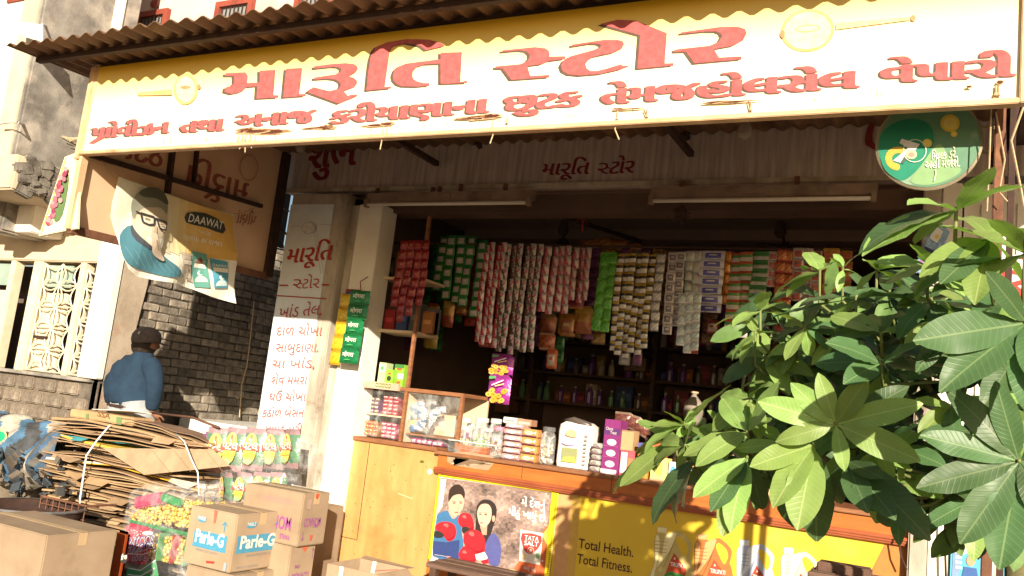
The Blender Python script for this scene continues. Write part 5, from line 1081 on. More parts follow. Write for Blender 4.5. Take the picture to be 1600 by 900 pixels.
# Parle-G
t, lo, hi = carton('biscuit_carton', 'brown biscuit carton with blue name panels standing in front of the pile', (372, 804), (367, 898), (299, 790), (452, 796), 4.0)
F_, S_ = faces(lo, hi); H = hi.z-lo.z
for pr, W_ in ((F_, hi.x-lo.x), (S_, hi.y-lo.y)):
    pr.poly([(.16*W_, .31*H), (.86*W_, .31*H), (.86*W_, .6*H), (.16*W_, .6*H)] if pr is F_ else [(.06*W_, .32*H), (.84*W_, .32*H), (.84*W_, .62*H), (.06*W_, .62*H)], BL)
    a0 = .2 if pr is F_ else .12; a1_ = .8 if pr is F_ else .78
    pr.text('Parle-G', (a0*W_, .4*H), (a1_*W_, .4*H), .105, (.8, .74, .62), bold=.025)
    pr.ell(.28*W_, .8*H, .1*W_, .055*H, BL); pr.text('PARLE', (.2*W_, .785*H), (.36*W_, .785*H), .03, (.7, .65, .55), bold=.02)
    ax_ = .78*W_; pr.poly([(ax_-.004, .66*H), (ax_+.004, .66*H), (ax_+.004, .82*H), (ax_-.004, .82*H)], BL); pr.line([(ax_-.02, .77*H), (ax_, .83*H), (ax_+.02, .77*H)], .007, BL)
    pr.text('ORIGINAL GLUCO BISCUITS', (.25*W_, .25*H), (.72*W_, .25*H), .022, (.3, .3, .3)); pr.text('KEEP IN COOL AND DRY PLACE', (.1*W_, .06*H), (.5*W_, .06*H), .018, (.3, .3, .32)) if pr is S_ else None
F_.poly([(.46*W_, .78*H), (.49*W_, .78*H), (.5*W_, 1*H), (.44*W_, 1*H)], (.55, .14, .1)); F_.poly([(.44*W_, .08*H), (.58*W_, .1*H), (.58*W_, .14*H), (.44*W_, .12*H)], (.5, .05, .04))
F_.poly([(.75*W_*1, .02*H), (.8*W_, .02*H), (.8*W_, .16*H), (.75*W_, .16*H)], (.3, .38, .45))
F_.build('printed_panel', t); S_.build('printed_panel', t)
zp = lo.z-.004
t, lo, hi = carton('biscuit_carton', 'plain brown carton directly under the blue-printed biscuit carton', (366, 900), None, (292, 884), (446, 888), 4.0, z0=0.0)
o = t
t2, lo, hi = carton('biscuit_carton', 'upper purple-printed biscuit carton standing upside down behind the blue-printed one', (476, 771), (465, 855), (384, 757), (517, 768), 4.35)
F_, S_ = faces(lo, hi); H = hi.z-lo.z; Wf = hi.x-lo.x; Ws = hi.y-lo.y
def upside(pr, t_, a, b_, h, c, **k): pr.text(t_, b_, a, h, c, up=-pr.up, **k)
upside(S_, 'MONACO', (.13*Ws, .52*H), (.75*Ws, .52*H), .075, PUR, bold=.02); upside(S_, 'PARLE', (.5*Ws, .4*H), (.66*Ws, .4*H), .03, PUR, bold=.02)
S_.poly([(.14*Ws, .7*H), (.3*Ws, .7*H), (.3*Ws, .88*H), (.14*Ws, .88*H)], (.4, .28, .24)); S_.line([(.13*Ws, .28*H), (.13*Ws, .12*H)], .004, PUR); S_.line([(.09*Ws, .16*H), (.13*Ws, .11*H), (.17*Ws, .16*H)], .004, PUR)
S_.poly([(.4*Ws, .98*H), (.55*Ws, .99*H), (.5*Ws, .88*H), (.42*Ws, .9*H)], (.55, .1, .05)); S_.poly([(.4*Ws, .2*H), (.5*Ws, .2*H), (.47*Ws, .1*H), (.41*Ws, .1*H)], (.55, .1, .05))
for k in range(4): F_.poly([(.3*Wf, (.74+k*.03)*H), (.82*Wf, (.74+k*.03)*H), (.82*Wf, (.75+k*.03)*H), (.3*Wf, (.75+k*.03)*H)], (.42, .24, .24))
upside(F_, 'MON', (.55*Wf, .5*H), (.86*Wf, .5*H), .11, PUR, bold=.02); upside(F_, 'PARLE', (.7*Wf, .18*H), (.86*Wf, .18*H), .04, PUR, bold=.02)
F_.build('printed_panel', t2); S_.build('printed_panel', t2)
Z1 = lo.z-.003; P1 = at(462, 856, 4.35)
t = thing('biscuit_carton', 'lower purple-printed biscuit carton under the upside-down one', 'carton', (lo.x-.03, 4.34, 0)); b = MB(); b.box((lo.x-.03, 4.34, Z1-.34), (hi.x-.035, hi.y-.03, Z1)); b.build('carton_body', CARD, t, bevel=.006)
S_ = Print(V3(hi.x-.0335, 4.34, Z1-.34), X_, u=Y_, step=.0005); H = .34
S_.text('MONACO', (.17*Ws, .36*H), (.78*Ws, .36*H), .075, PUR, bold=.02); S_.text('PARLE', (.22*Ws, .6*H), (.4*Ws, .6*H), .03, PUR, bold=.02); S_.line([(.82*Ws, .75*H), (.82*Ws, .92*H)], .004, PUR); S_.line([(.78*Ws, .88*H), (.82*Ws, .93*H), (.86*Ws, .88*H)], .004, PUR); S_.poly([(.35*Ws, .99*H), (.6*Ws, .99*H), (.5*Ws, .87*H)], (.55, .12, .06))
S_.build('printed_panel', t)
b = MB(); b.box((lo.x-.02, 4.33, 0), (hi.x-.03, hi.y-.02, Z1-.343)); b.build('carton_below', CARD, t, bevel=.006)
# big plain carton at lower left
t, lo, hi = carton('large_carton', 'large plain brown carton in the lower left corner', (74, 837), None, (-60, 811), (184, 831), 3.3, z0=0.0)
b = MB(); b.box((hi.x, lo.y+.004, 0), (hi.x+.0, lo.y+.004, 0)) if 0 else None
# open carton near the counter
A = at(512, 880, 4.7); B = at(590, 893, 4.7); t = thing('open_carton', 'open brown carton with a white tape strip before the counter cabinet', 'carton', (A.x, 4.7, 0))
b = MB(); zt_ = A.z
for q in (((A.x, 4.7, 0), (B.x, 4.706, zt_)), ((A.x, 5.05, 0), (B.x, 5.056, zt_)), ((A.x, 4.706, 0), (A.x+.006, 5.05, zt_)), ((B.x-.006, 4.706, 0), (B.x, 5.05, zt_)), ((A.x, 4.7, 0), (B.x, 5.05, .01))): b.box(*q)
b.build('carton_body', CARD, t)
b = MB(); b.slab([(A.x, 5.05, zt_), (B.x, 5.05, zt_), (B.x+.01, 5.12, zt_+.0), (A.x-.01, 5.12, zt_+.01)], (0, .1, 1), .005); b.slab([(B.x, 4.71, zt_), (B.x, 5.05, zt_), (B.x+.06, 5.05, zt_-.06), (B.x+.06, 4.71, zt_-.07)], (.3, 0, 1), .005); b.build('flap', CARD, t)
b = MB(); b.slab([(A.x+.1, 4.698, 0), (A.x+.13, 4.698, 0), (A.x+.13, 4.698, zt_), (A.x+.1, 4.698, zt_)], NS, .001); b.slab([(A.x+.1, 5.048, zt_-.1), (A.x+.13, 5.048, zt_-.1), (A.x+.14, 5.048, zt_+.0), (A.x+.11, 5.048, zt_)], NS, .001); b.build('white_tape', WSTRAP, t)
b = MB(); b.slab([(A.x+.25, 4.85, zt_-.02), (A.x+.4, 4.9, zt_+.01), (A.x+.4, 4.92, zt_+.01), (A.x+.25, 4.88, zt_-.02)], Z_, .003); tag(b.build('red_wrapper', cm((.6, .05, .05)), loc=(A.x+.3, 4.87, zt_)), 'small crumpled red wrapper lying in the open carton', 'wrapper')
# flattened cardboard bale
bx0, bx1 = at(75, 760, 4.88).x, at(322, 760, 4.88).x
bl = thing('cardboard_bale', 'tall pile of flattened brown cartons bound with two white straps', 'cardboard pile', (-5.2, 5.0, 0))
rb = random.Random(21); z = .02; cz = at(200, 668, 4.88).z; n_ = 0
CC = [(1, 1, 1), (.92, .92, .9), (1.1, 1.06, 1), (.82, .8, .78), (1.15, 1.1, 1.0)]
def sheet(x0, x1, y0, y1, z, th, droop, skew, c, cend=(0, 0), mt=CARDM, fold=0):
    b = MB(); nx, ny = 12, 4; top = []; 
    for j in range(ny+1):
        for i in range(nx+1):
            u_, v_ = i/nx, j/ny; x = x0+(x1-x0)*u_; y = y0+(y1-y0)*v_+skew*(u_-.5)
            zz = z+droop*(4*(u_-.5)**2)*-1+cend[0]*(1-u_)**2*.5+cend[1]*u_**2*.5+(.009*math.sin(u_*7+z*23)+.005*math.sin(u_*17+z*51))*(1-v_)
            if fold and u_ > fold: zz -= (u_-fold)*.35
            top.append((x, y, zz))
    k = len(top); vs = top+[(a, b_, c_-th) for a, b_, c_ in top]; fs = []
    for j in range(ny):
        for i in range(nx): a = j*(nx+1)+i; fs += [(a, a+1, a+nx+2, a+nx+1), (k+a, k+a+nx+1, k+a+nx+2, k+a+1)]
    for i in range(nx): fs.append((i, k+i, k+i+1, i+1)); a = ny*(nx+1)+i; fs.append((a, a+1, k+a+1, k+a))
    for j in range(ny): a = j*(nx+1); fs.append((a, a+nx+1, k+a+nx+1, k+a)); a += nx; fs.append((a, k+a, k+a+nx+1, a+nx+1))
    b.add(vs, fs, c); return b
while z < cz:
    t_ = z/cz; f_ = max(0, (z-.55)/.73)
    xa_ = bx0-.03+.1*abs(math.sin(z*9))+rb.uniform(-.06, .08)+.04*f_; xb_ = bx1+rb.uniform(-.12, .06)+.05*f_
    th = rb.choice([.005, .006, .008, .014, .018]); c = rb.choice([(.46, .31, .17), (.4, .265, .145), (.5, .35, .2), (.36, .24, .135), (.44, .3, .18)])
    y0 = 4.8+rb.uniform(-.05, .06); dr = rb.uniform(-.03, .03)
    if n_ == 25: c = (.75, .42, .03)
    if n_ == 26: c = (.72, .66, .56)
    if n_ == 35: c = (.08, .38, .45)
    if n_ == 34: c = (.7, .45, .08)
    sheet(xa_, xb_, y0, y0+.24+rb.uniform(0, .04), z+.005, th, dr+.015, rb.uniform(-.08, .08), c, (rb.uniform(-.03, .05), rb.uniform(-.05, .02))).build('flat_carton', CARDM, bl, recalc=True)
    if rb.random() < .45:  # a loose flap hanging from an edge
        xx = rb.uniform(xa_, xb_-.3); w_ = rb.uniform(.15, .35)
        b = MB(); b.slab([(xx, y0-.01, z), (xx+w_, y0-.01+rb.uniform(-.02, .02), z-.005), (xx+w_*.95, y0-.05-rb.uniform(0, .05), z-rb.uniform(.02, .05)), (xx+.02, y0-.04-rb.uniform(0, .05), z-rb.uniform(.02, .05))], (0, -1, .3), .004, c=c); b.build('loose_flap', CARDM, bl)
    z += th+rb.uniform(.006, .02) if z > .3 else .04; n_ += 1
# top tilted sheets
for k, (a, c, zz, dz, cc) in enumerate((((110, 655), (330, 668), .0, 0, (.1, .07, .05)), ((180, 650), (340, 665), .03, 0, (.3, .2, .12)), ((200, 648), (322, 662), .05, 0, (.42, .29, .17)), ((195, 644), (335, 668), .07, 0, (.24, .15, .1)))):
    A = at(*a, 4.83); B = at(*c, 4.83); sheet(A.x, B.x, 4.83, 5.02, cz+zz, .006, .02, .05, cc, (.02, -.16)).build('flat_carton', CARDM, bl)
A = at(120, 642, 4.88); B = at(216, 668, 4.88); b = MB(); b.box((A.x, 4.82, cz+.02), (B.x, 5.03, cz+.085), c=(.5, .33, .17)); o = b.build('folded_carton', CARDM, bl, bevel=.008)
p = Print((0, 4.817, 0), NS, px=(1, 1, 0, 0)); p.text('SSA', (152, 650), (172, 655), .06, (.2, .1, .05), bold=.02); p.poly([(182, 651), (190, 652), (190, 664), (182, 663)], (.15, .25, .1)); p.poly([(135, 646), (139, 647), (138, 655), (134, 654)], (.15, .25, .1)); p.build('print', o)
q = [at(145, 632, 4.93), at(180, 629, 5.02), at(228, 628, 5.0), at(238, 640, 4.95), at(205, 651, 4.8)]; zz = cz+.1
b = MB(); b.slab([V3(v.x, v.y, zz+.01*i) for i, v in enumerate(q)], Z_, .005, c=(.78, .74, .68)); b.build('white_flap', CARDM, bl)
# tilted big flap with print on the right
q = [at(160, 700, 4.76), at(332, 702, 4.76), at(360, 728, 4.7), at(225, 742, 4.68)]
b = MB(); b.slab(q, (0, -.9, .4), .005, c=(.42, .3, .19)); b.build('tilted_flap', CARDM, bl)
for x in (238, 272, 322): b = MB(); A = at(x, 704, 4.75); B = at(x+26, 737, 4.67); b.tube([A, B], .0022, 4, c=(.3, .2, .12)); b.build('flap_crease', CARDM, bl)
def strap(pts, w_, mt, par, name='strap'):
    b = MB(); P = [V(p_) for p_ in pts]; b.tube(P, w_/2, 6); return b.build(name, mt, par, smooth=True)
strap([at(172, 664, 4.78), at(150, 690, 4.72), at(135, 712, 4.7), at(130, 745, 4.69), at(125, 780, 4.68), at(124, 812, 4.68)], .014, WSTRAP, bl)
strap([at(275, 678, 4.76), at(288, 690, 4.7), at(300, 720, 4.64), at(309, 738, 4.63), at(311, 775, 4.64)], .011, WSTRAP, bl)
strap([at(238, 645, 4.98), at(300, 652, 4.93), at(342, 668, 4.88)], .02, M('brown_rod', (.12, .06, .04)), bl, 'edge_strip')
# blue and white tarp bundle + junk at left
TARP = M('blue_white_tarp', (.04, .13, .3), (.55, .5, .42), rough=.8, scale=2.2, streak=(1.6, 1, .35), bump=.6, bscale=12, lo=.46, hi=.54, c3=(.12, .12, .13), s3=5, lo3=.55, hi3=.68)
A = at(40, 700, 4.85); t = thing('tarp_bundle', 'crumpled blue and white striped tarpaulin bundle at the left edge', 'tarpaulin', (A.x, 4.8, .3)); b = MB(); vs = []; fs = []; rr = random.Random(2)
nx, ny = 70, 36; hh = {}
xL_, xR_ = at(-60, 700, 4.85).x, at(98, 700, 4.85).x; zT_ = at(40, 655, 4.85).z; zB_ = at(40, 768, 4.85).z
for j in range(ny+1):
    for i in range(nx+1):
        u_, v_ = i/nx, j/ny; x = xL_+(xR_-xL_)*u_; ang = v_*math.pi*.9
        fold_ = .04*math.sin(u_*21+v_*4)+.03*math.sin(u_*9-v_*7); e_ = 1-.25*(u_)**6
        vs.append((x-.06*v_*u_+fold_*.4, 5.06-(.3+fold_)*math.sin(ang), zT_-(zT_-zB_)*(1-math.cos(ang))/2*1.05*e_+fold_*.5))
for j in range(ny):
    for i in range(nx): a = j*(nx+1)+i; fs.append((a, a+1, a+nx+2, a+nx+1))
b.v = vs and [V(p_) for p_ in vs]
for f_ in fs:
    i_ = f_[0] % (nx+1); j_ = f_[0]//(nx+1); q_ = math.sin(i_*.25+1.1*math.sin(j_*.16+i_*.05)+.5*math.sin(j_*.4))+.1*math.sin(i_*1.3+j_*.9); cc = (.5, .46, .4) if q_ > .35 else (.09, .2, .34) if q_ > -.6 else (.07, .075, .085)
    if i_ > 56: cc = (.16, .15, .14) if math.sin(i_*.9+j_*.7) > 0 else (.07, .13, .22)
    b.f.append(list(f_)); b.m.append(0); b.c.append(tuple(k*(.92+.12*rr.random()) for k in cc))
b.build('cloth', M('dirty_tarp', (1, 1, 1), (.5, .47, .44), rough=.85, scale=9, bump=.8, bscale=18, attr=True), t, smooth=True)
p = Print((0, 4.72, 0), NS, px=(1, 1, 0, 0)); p.poly([(-4, 668), (8, 672), (11, 686), (6, 692), (-4, 696)], (.75, .72, .3), sm=2); p.poly([(-4, 674), (7, 676), (8, 684), (4, 689), (-4, 690)], (.02, .4, .2), sm=2)
p.build('green_patch', t)
b = MB(); 
for k in range(160): x = rr.uniform(-7.2, -6.0); y = rr.uniform(4.6, 5.0); z = rr.uniform(.1, .8); s_ = rr.uniform(.015, .05); b.box((x-s_, y-s_, z-s_*.2), (x+s_, y+s_*.6, z+s_*.1), R=Matrix.Rotation(rr.uniform(0, 3), 3, 'X') @ Matrix.Rotation(rr.uniform(0, 3), 3, 'Z'), c=rr.choice([(.1, .08, .06), (.16, .13, .1), (.05, .05, .05), (.2, .16, .12), (.06, .08, .1)]))
tag(b.build('scrap_heap', CARDM, loc=(-6.4, 4.8, 0)), 'dark heap of scrap under the blue tarpaulin', 'scrap heap', kind='stuff')
t = thing('wire_crate', 'rusty wire crate in the shade under the blue tarpaulin', 'crate', (-5.7, 4.3, .3)); b = MB(); zt_ = at(20, 765, 4.35).z
for k in range(8): x = -5.95+k*.07; b.tube([(x, 4.35, zt_-.35), (x, 4.35, zt_)], .004, 4)
for k in range(7): z = zt_-.3+k*.05; b.tube([(-5.95, 4.35, z), (-5.45, 4.35, z)], .004, 4)
b.build('wire_side', IRON, t); b = MB(); b.tube([(-5.95, 4.35, zt_), (-5.45, 4.35, zt_), (-5.45, 4.6, zt_)], .009, 6); b.build('rim', IRON, t); b = MB(); b.box((-5.95, 4.36, 0), (-5.45, 4.6, zt_-.34)); b.build('base', DIRON, t)
A = at(20, 792, 4.0); t = thing('metal_tub', 'dark round metal tub beside the large plain carton', 'tub', (A.x, 4.1, 0)); b = MB(); b.lathe((A.x, 4.15, 0), [(.3, 0), (.32, A.z-.1), (.34, A.z), (.33, A.z+.01), (.3, A.z), (.29, A.z-.05)], 24); b.build('shell', DIRON, t, smooth=True); b = MB(); b.tube([(A.x+.34*math.cos(k*.3), 4.15+.34*math.sin(k*.3), A.z) for k in range(22)], .012, 6); b.build('rim', M('grey_metal_rim', (.25, .25, .26), metal=.6, rough=.4), t)
# low platform by the brick wall
b = MB(); zpl = 1.13; b.box((XW+.05, 5.98, 0), (-4.3, 7.9, zpl)); tag(b.build('plastered_ledge', WHITE, loc=(-5.5, 6.5, 0), bevel=.01), 'low whitewashed masonry ledge at the foot of the brick wall', 'ledge')
# --- plastic packages
def blob(cx, cy, cz, rx, ry, rz, seed, ex=.55, amp=.05, n=28, m_=14):
    r_ = random.Random(seed); vs = []; fs = []; ph = [r_.uniform(0, 6.28) for _ in range(6)]
    for j in range(m_+1):
        la = math.pi*(j/m_-.5)
        for i in range(n):
            lo_ = 2*math.pi*i/n; f = lambda v: math.copysign(abs(v)**ex, v)
            k = 1+amp*(math.sin(lo_*5+ph[0]+la*3)+.6*math.sin(lo_*11+ph[1]-la*5)+.5*math.sin(lo_*3+la*9+ph[2]))
            vs.append((cx+rx*f(math.cos(la))*f(math.cos(lo_))*k, cy+ry*f(math.cos(la))*f(math.sin(lo_))*k, cz+rz*f(math.sin(la))*k))
    for j in range(m_):
        for i in range(n): fs.append((j*n+i, j*n+(i+1) % n, (j+1)*n+(i+1) % n, (j+1)*n+i))
    b = MB(); b.add(vs, fs); return b
# roll of pouches
def pouch(xc, yt, yb_, wpx, Y, par, word_, tilt=0):
    A = at(xc, yt, Y); k = A.length/FPX; W_, H = wpx*k*1.15, (yb_-yt)*k
    o = child('pouch', pouch_mesh('pouch', W_, H, .09, ((.17, .3, .2), (.13, .28, .17), (.45, .28, .3)), 3, 1), par, Matrix.Translation(A-chain(par)) @ Matrix.Rotation(tilt+rnd.uniform(-.12, .12), 4, 'Z') @ Matrix.Rotation(rnd.uniform(-.1, .1), 4, 'Y') @ Matrix.Rotation(rnd.uniform(-.12, .12), 4, 'X'))
    p = Print(V3(0, -.052, -H), NS, u=X_, step=.0012); p.ell(0, .5*H, .3*W_, .38*H, (.7, .5, .12), n=24); p.ell(0, .74*H, .13*W_, .13*H, (.75, .62, .2)); p.ell(0, .77*H, .06*W_, .06*H, (.45, .2, .08)); p.poly([(-.08*W_, .62*H), (.08*W_, .62*H), (.05*W_, .72*H), (-.05*W_, .72*H)], (.5, .12, .06))
    p.poly([(-.42*W_, .45*H), (.42*W_, .47*H), (.42*W_, .6*H), (-.42*W_, .58*H)], (.6, .12, .09)); p.text(word_, (-.36*W_, .47*H), (.36*W_, .49*H), .085, (.8, .76, .7), wide=.04); p.poly([(-.3*W_, .32*H), (.3*W_, .34*H), (.25*W_, .4*H), (-.25*W_, .38*H)], (.75, .45, .08)); p.ell(0, .2*H, .2*W_, .06*H, (.3, .45, .25))
    child('label_print', p.mb.mesh('label_print', PRINT), o)
A = at(404, 700, 5.0); rp = thing('pouch_package', 'clear plastic roll of green and yellow food pouches lying by the lettered pillar', 'package', (A.x, 5.0, A.z-.15))
for k, x in enumerate((346, 374, 403, 432, 459)): pouch(x, 668+k*.6, 732-k*1.2, 35-k, 4.93+.01*(k % 2), rp, 'પટેલ', .1*(2-k))
A2 = at(330, 690, 5.0); b = blob(A.x+.0, 5.04, A.z, (at(482, 700, 5).x-at(318, 700, 5).x)/2, .17, .165, 4, ex=.6, amp=.025); b.build('film', GLASST, rp, smooth=True)
b = MB(); q0 = at(322, 683, 4.95); b.box((q0.x-.05, 4.95, q0.z-.16), (q0.x+.12, 5.15, q0.z+.04), c=(.3, .12, .25)); b.build('purple_packet', GLOSSP, rp, bevel=.02)
A = at(398, 757, 4.85); rp2 = thing('pouch_package', 'lower clear package of green and red pouches above the upside-down carton', 'package', (A.x, 4.85, A.z-.15))
for k, (x, w_) in enumerate(((358, 26), (384, 28), (412, 28), (436, 22))): pouch(x, 738, 784, w_, 4.8+.01*k, rp2, 'પટેલ', .25*(k-1.5))
blob(A.x, 4.92, A.z, (at(450, 757, 4.85).x-at(342, 757, 4.85).x)/2, .16, .17, 8, ex=.6, amp=.04).build('film', GLASST, rp2, smooth=True)
b = MB(); x0_ = at(330, 740, 4.9).x; b.box((x0_, 4.8, 0), (x0_+.95, 5.3, at(400, 780, 4.85).z)); tag(b.build('support_carton', CARD, loc=(x0_, 5, 0), bevel=.008), 'brown carton hidden under the clear pouch packages', 'carton')
# sack-like end under the roll (white cloth)
# snack bag
A = at(262, 830, 4.5); sb2 = thing('snack_bag', 'bulging clear plastic bag of yellow puffed snacks in red and green packets', 'bag', (A.x, 4.5, 0))
xl_, xr_ = at(203, 830, 4.5).x, at(347, 830, 4.5).x
PUF = M('yellow_puffs', (.8, .5, .06), (.7, .36, .04), rough=.6, scale=30, bump=1, bscale=55, c3=(.85, .62, .15), s3=25)
def puff_tube(x, y, z0, z1, r, horiz=False, x1=None):
    t = thing('x', '', '', (0, 0, 0)) if 0 else None
    b = MB(); rr = random.Random(int(x*1000+z0*99)); n_ = int((z1-z0)/(r*.5)) if not horiz else int(abs(x1-x)/(r*.5))
    base = bpy.data.meshes.get('puff')
    vs = []
    for k in range(n_):
        for m2 in range(6):
            a_ = rr.uniform(0, 6.28); q_ = r*rr.uniform(.4, .85)
            c = V3(x+math.cos(a_)*q_, y+math.sin(a_)*q_, z0+(k+.5)*r*.5) if not horiz else V3(x+(k+.5)*r*.5*(1 if x1 > x else -1), y+math.cos(a_)*q_, z0+math.sin(a_)*q_+(z1-z0)*k/n_)
            s_ = r*.34; b.add([c+V(v)*s_ for v in ICO_V], ICO_F, c=rr.choice([(.78, .48, .06), (.8, .55, .1), (.72, .4, .04), (.82, .6, .16)]))
    return b
bmI = bmesh.new(); bmesh.ops.create_icosphere(bmI, subdivisions=1, radius=1); bmI.verts.index_update(); ICO_V = [v.co.copy() for v in bmI.verts]; ICO_F = [tuple(v.index for v in f.verts) for f in bmI.faces]; bmI.free()
zt_ = at(270, 765, 4.5).z; zmid = at(250, 822, 4.5).z
for k, x in enumerate((xl_+.31, xl_+.42, xl_+.52)):
    tag(puff_tube(x, 4.47+.02*k, .25, zmid-.03, .042).build('puff_packet', GLOSSP, sb2, smooth=True), kind='stuff')
    b = MB(); b.box((x+.043, 4.44+.02*k, .25), (x+.055, 4.53, zmid-.03), c=(.45, .04, .06) if k % 2 else (.1, .35, .12)); b.build('packet_edge', GLOSSP, sb2)
for k, (z, xx0, xx1) in enumerate(((zmid+.03, xl_+.04, xr_-.12), (zmid+.09, xl_+.05, xr_-.05), (zmid+.15, xl_+.18, xr_-.02), (zmid+.12, xl_+.3, xr_-.0))):
    tag(puff_tube(xx0, 4.48+.03*k, z, z+.05, .04, True, xx1).build('puff_packet', GLOSSP, sb2, smooth=True), kind='stuff')
b = MB(); b.box((xl_+.05, 4.44, zmid+.12), (xl_+.3, 4.5, zmid+.2), R=Matrix.Rotation(-.3, 3, 'Y'), c=(.5, .05, .14)); b.box((xl_+.3, 4.44, zmid+.17), (xl_+.48, 4.5, zmid+.22), R=Matrix.Rotation(.1, 3, 'Y'), c=(.04, .33, .1)); b.box((xl_+.02, 4.44, zmid-.015), (xr_-.1, 4.48, zmid+.01), c=(.05, .3, .1)); b.build('packet_top', GLOSSP, sb2, bevel=.01)
b = MB(); b.box((xl_+.03, 4.42, .2), (xl_+.25, 4.5, zmid-.01), c=(.55, .03, .09)); o = b.build('red_packet', GLOSSP, sb2, bevel=.02)
p = Print((0, 4.417, 0), NS, px=(4, 4, 0, 675), step=.001)
p.poly([(800, 840), (870, 860), (975, 800), (975, 1000), (800, 1000)], (.05, .3, .12), sm=2); p.line([(805, 850), (880, 865), (975, 800)], .008, (.8, .8, .75)); p.line([(800, 890), (880, 900), (970, 850)], .008, (.8, .8, .75)); p.line([(800, 760), (900, 765), (975, 740)], .005, (.8, .75, .75))
p.ell(928, 632, 34, 14, (.78, .75, .7)); p.text('parle', (905, 640), (952, 628), .04, (.1, .1, .3))
p.text('NTOOS', (812, 722), (968, 690), .085, (.85, .82, .8), bold=.035, layer=12); p.text('NTOOS', (812, 720), (968, 688), .085, (.05, .05, .2), bold=.01, layer=13); p.text('GOLMAL', (812, 760), (972, 722), .075, (.85, .82, .8), bold=.035, layer=12); p.text('GOLMAL', (812, 758), (972, 720), .075, (.05, .05, .2), bold=.01, layer=13)
p.text('GO BALLS', (830, 806), (940, 800), .05, (.8, .75, .75), bold=.03, layer=12); p.text('GO BALLS', (830, 805), (940, 799), .05, (.05, .05, .1), layer=13)
for k in range(16): p.ell(rnd.uniform(820, 900), rnd.uniform(612, 660), 4, 3, (.8, .7, .7), n=6)
p.build('printed_front', o)
cxm = (xl_+xr_)/2; blob(cxm, 4.55, (zt_+.1)/2+.02, (xr_-xl_)/2+.02, .17, (zt_-.1)/2, 11, ex=.42, amp=.022, n=44, m_=22).build('film', GLASST, sb2, smooth=True)
b = MB(); q0 = at(330, 752, 4.5); vs = []; fs = []
for j in range(6):
    for i in range(8):
        u_ = i/7; v_ = j/5; vs.append((q0.x-.1+.2*u_+.03*math.sin(j*2+i), 4.5+.06*math.sin(u_*9+v_*3), q0.z-.1+.13*v_*math.sin(u_*3.14)+.03*math.sin(i*1.7)))
for j in range(5):
    for i in range(7): a = j*8+i; fs.append((a, a+1, a+9, a+8))
b.add(vs, fs); b.build('knotted_end', GLASST, sb2, smooth=True)
# orange packet
A = at(192, 830, 3.9); b = MB(); b.box((at(181, 830, 3.9).x, 3.9, 0), (at(201, 830, 3.9).x, 3.93, A.z), c=(.42, .08, .02)); o = b.build('orange_packet', GLOSSP, loc=(A.x, 3.95, 0), bevel=.02); tag(o, 'dark orange packet squeezed between the large carton and the snack bag', 'packet')
p = Print((0, 3.897, 0), NS, px=(4, 4, 0, 675), step=.001); p.ell(774, 790, 24, 32, (.05, .04, .04)); p.text('fre', (756, 800), (794, 792), .05, (.75, .7, .65), bold=.03); p.build('printed_front', o)
# dark wooden stools at the bottom
for (a, c, lb) in (((665, 878), (842, 903), 'top of a worn dark wooden bench in front of the salt poster'), ((1263, 892), (1400, 905), 'worn brown wooden stool top in front of the yellow oil advertisement')):
    Yb = 4.9 if a[0] < 1000 else 4.4; A = at(*a, Yb); B = at(*c, Yb); t = thing('wooden_bench', lb, 'bench', (A.x, Yb, 0)); z = A.z
    for k in range(5): b = MB(); b.box((A.x+rnd.uniform(-.01, .01), Yb+k*.062, z-.03), (B.x+rnd.uniform(-.01, .01), Yb+k*.062+.056, z+rnd.uniform(-.003, .003))); b.build('plank', M('worn_brown_wood', (.2, .12, .085), (.1, .06, .045), rough=.8, scale=6, streak=(.4, 8, 8), bump=.5), t, bevel=.004)
    for x in (A.x+.03, B.x-.07):
        for y in (Yb+.01, Yb+.25): b = MB(); b.box((x, y, 0), (x+.045, y+.045, z-.03)); b.build('leg', WOODD, t)
A = at(1300, 886, 4.5); b = MB(); b.box((A.x-.07, 4.5, A.z-.05), (A.x+.17, 4.62, A.z+.015)); tag(b.build('brick', M('dark_brown_block', (.16, .09, .065), (.1, .055, .04), rough=.9, bump=.5), loc=A, bevel=.008), 'dark brown block lying on the brown stool top', 'block')
# --- slack wires, right side fixtures
DK = V3(0, -1, 0)
YD = 3.62
rd = thing('round_sign', 'round green double advertising disc with yellow lemons hanging behind the signboard', 'sign', at(1450, 225, YD))
c_ = at(1450, 224, YD); rad = (at(1531, 220, YD)-at(1370, 228, YD)).length/2
b = MB(); b.lathe(c_, [(rad*.99, -.012), (rad, -.006), (rad, .006), (rad*.99, .012)], 56, (0, -1, 0)); b.build('disc', M('faded_green', (.12, .24, .15), (.08, .19, .12), rough=.55, scale=4, c3=(.3, .4, .28), s3=5), rd)
b = MB(); b.tube([c_+V3(math.cos(k*.1122)*rad, 0, math.sin(k*.1122)*rad) for k in range(57)], .01, 6); b.build('rim', M('dull_brass', (.35, .3, .2), rough=.4, metal=.4), rd)
p = Print((0, YD-.013, 0), NS, px=(5.625, 5.625, 1360, 150), step=.0002)
p.poly([(80, 500), (90, 350), (200, 240), (380, 200), (520, 250), (560, 400), (480, 560), (360, 700), (260, 740), (130, 650)], (.01, .2, .12), sm=3)
p.poly([(350, 740), (440, 620), (540, 480), (620, 420), (700, 560), (800, 650), (700, 730), (560, 775), (430, 780)], (.2, .34, .16), sm=3)
for (x, y, r_) in ((500, 415, 42), (700, 240, 85), (735, 335, 30)): p.ell(x, y, r_, r_*.9, (.62, .45, .06)); p.ell(x, y, r_*.7, r_*.62, (.68, .55, .14))
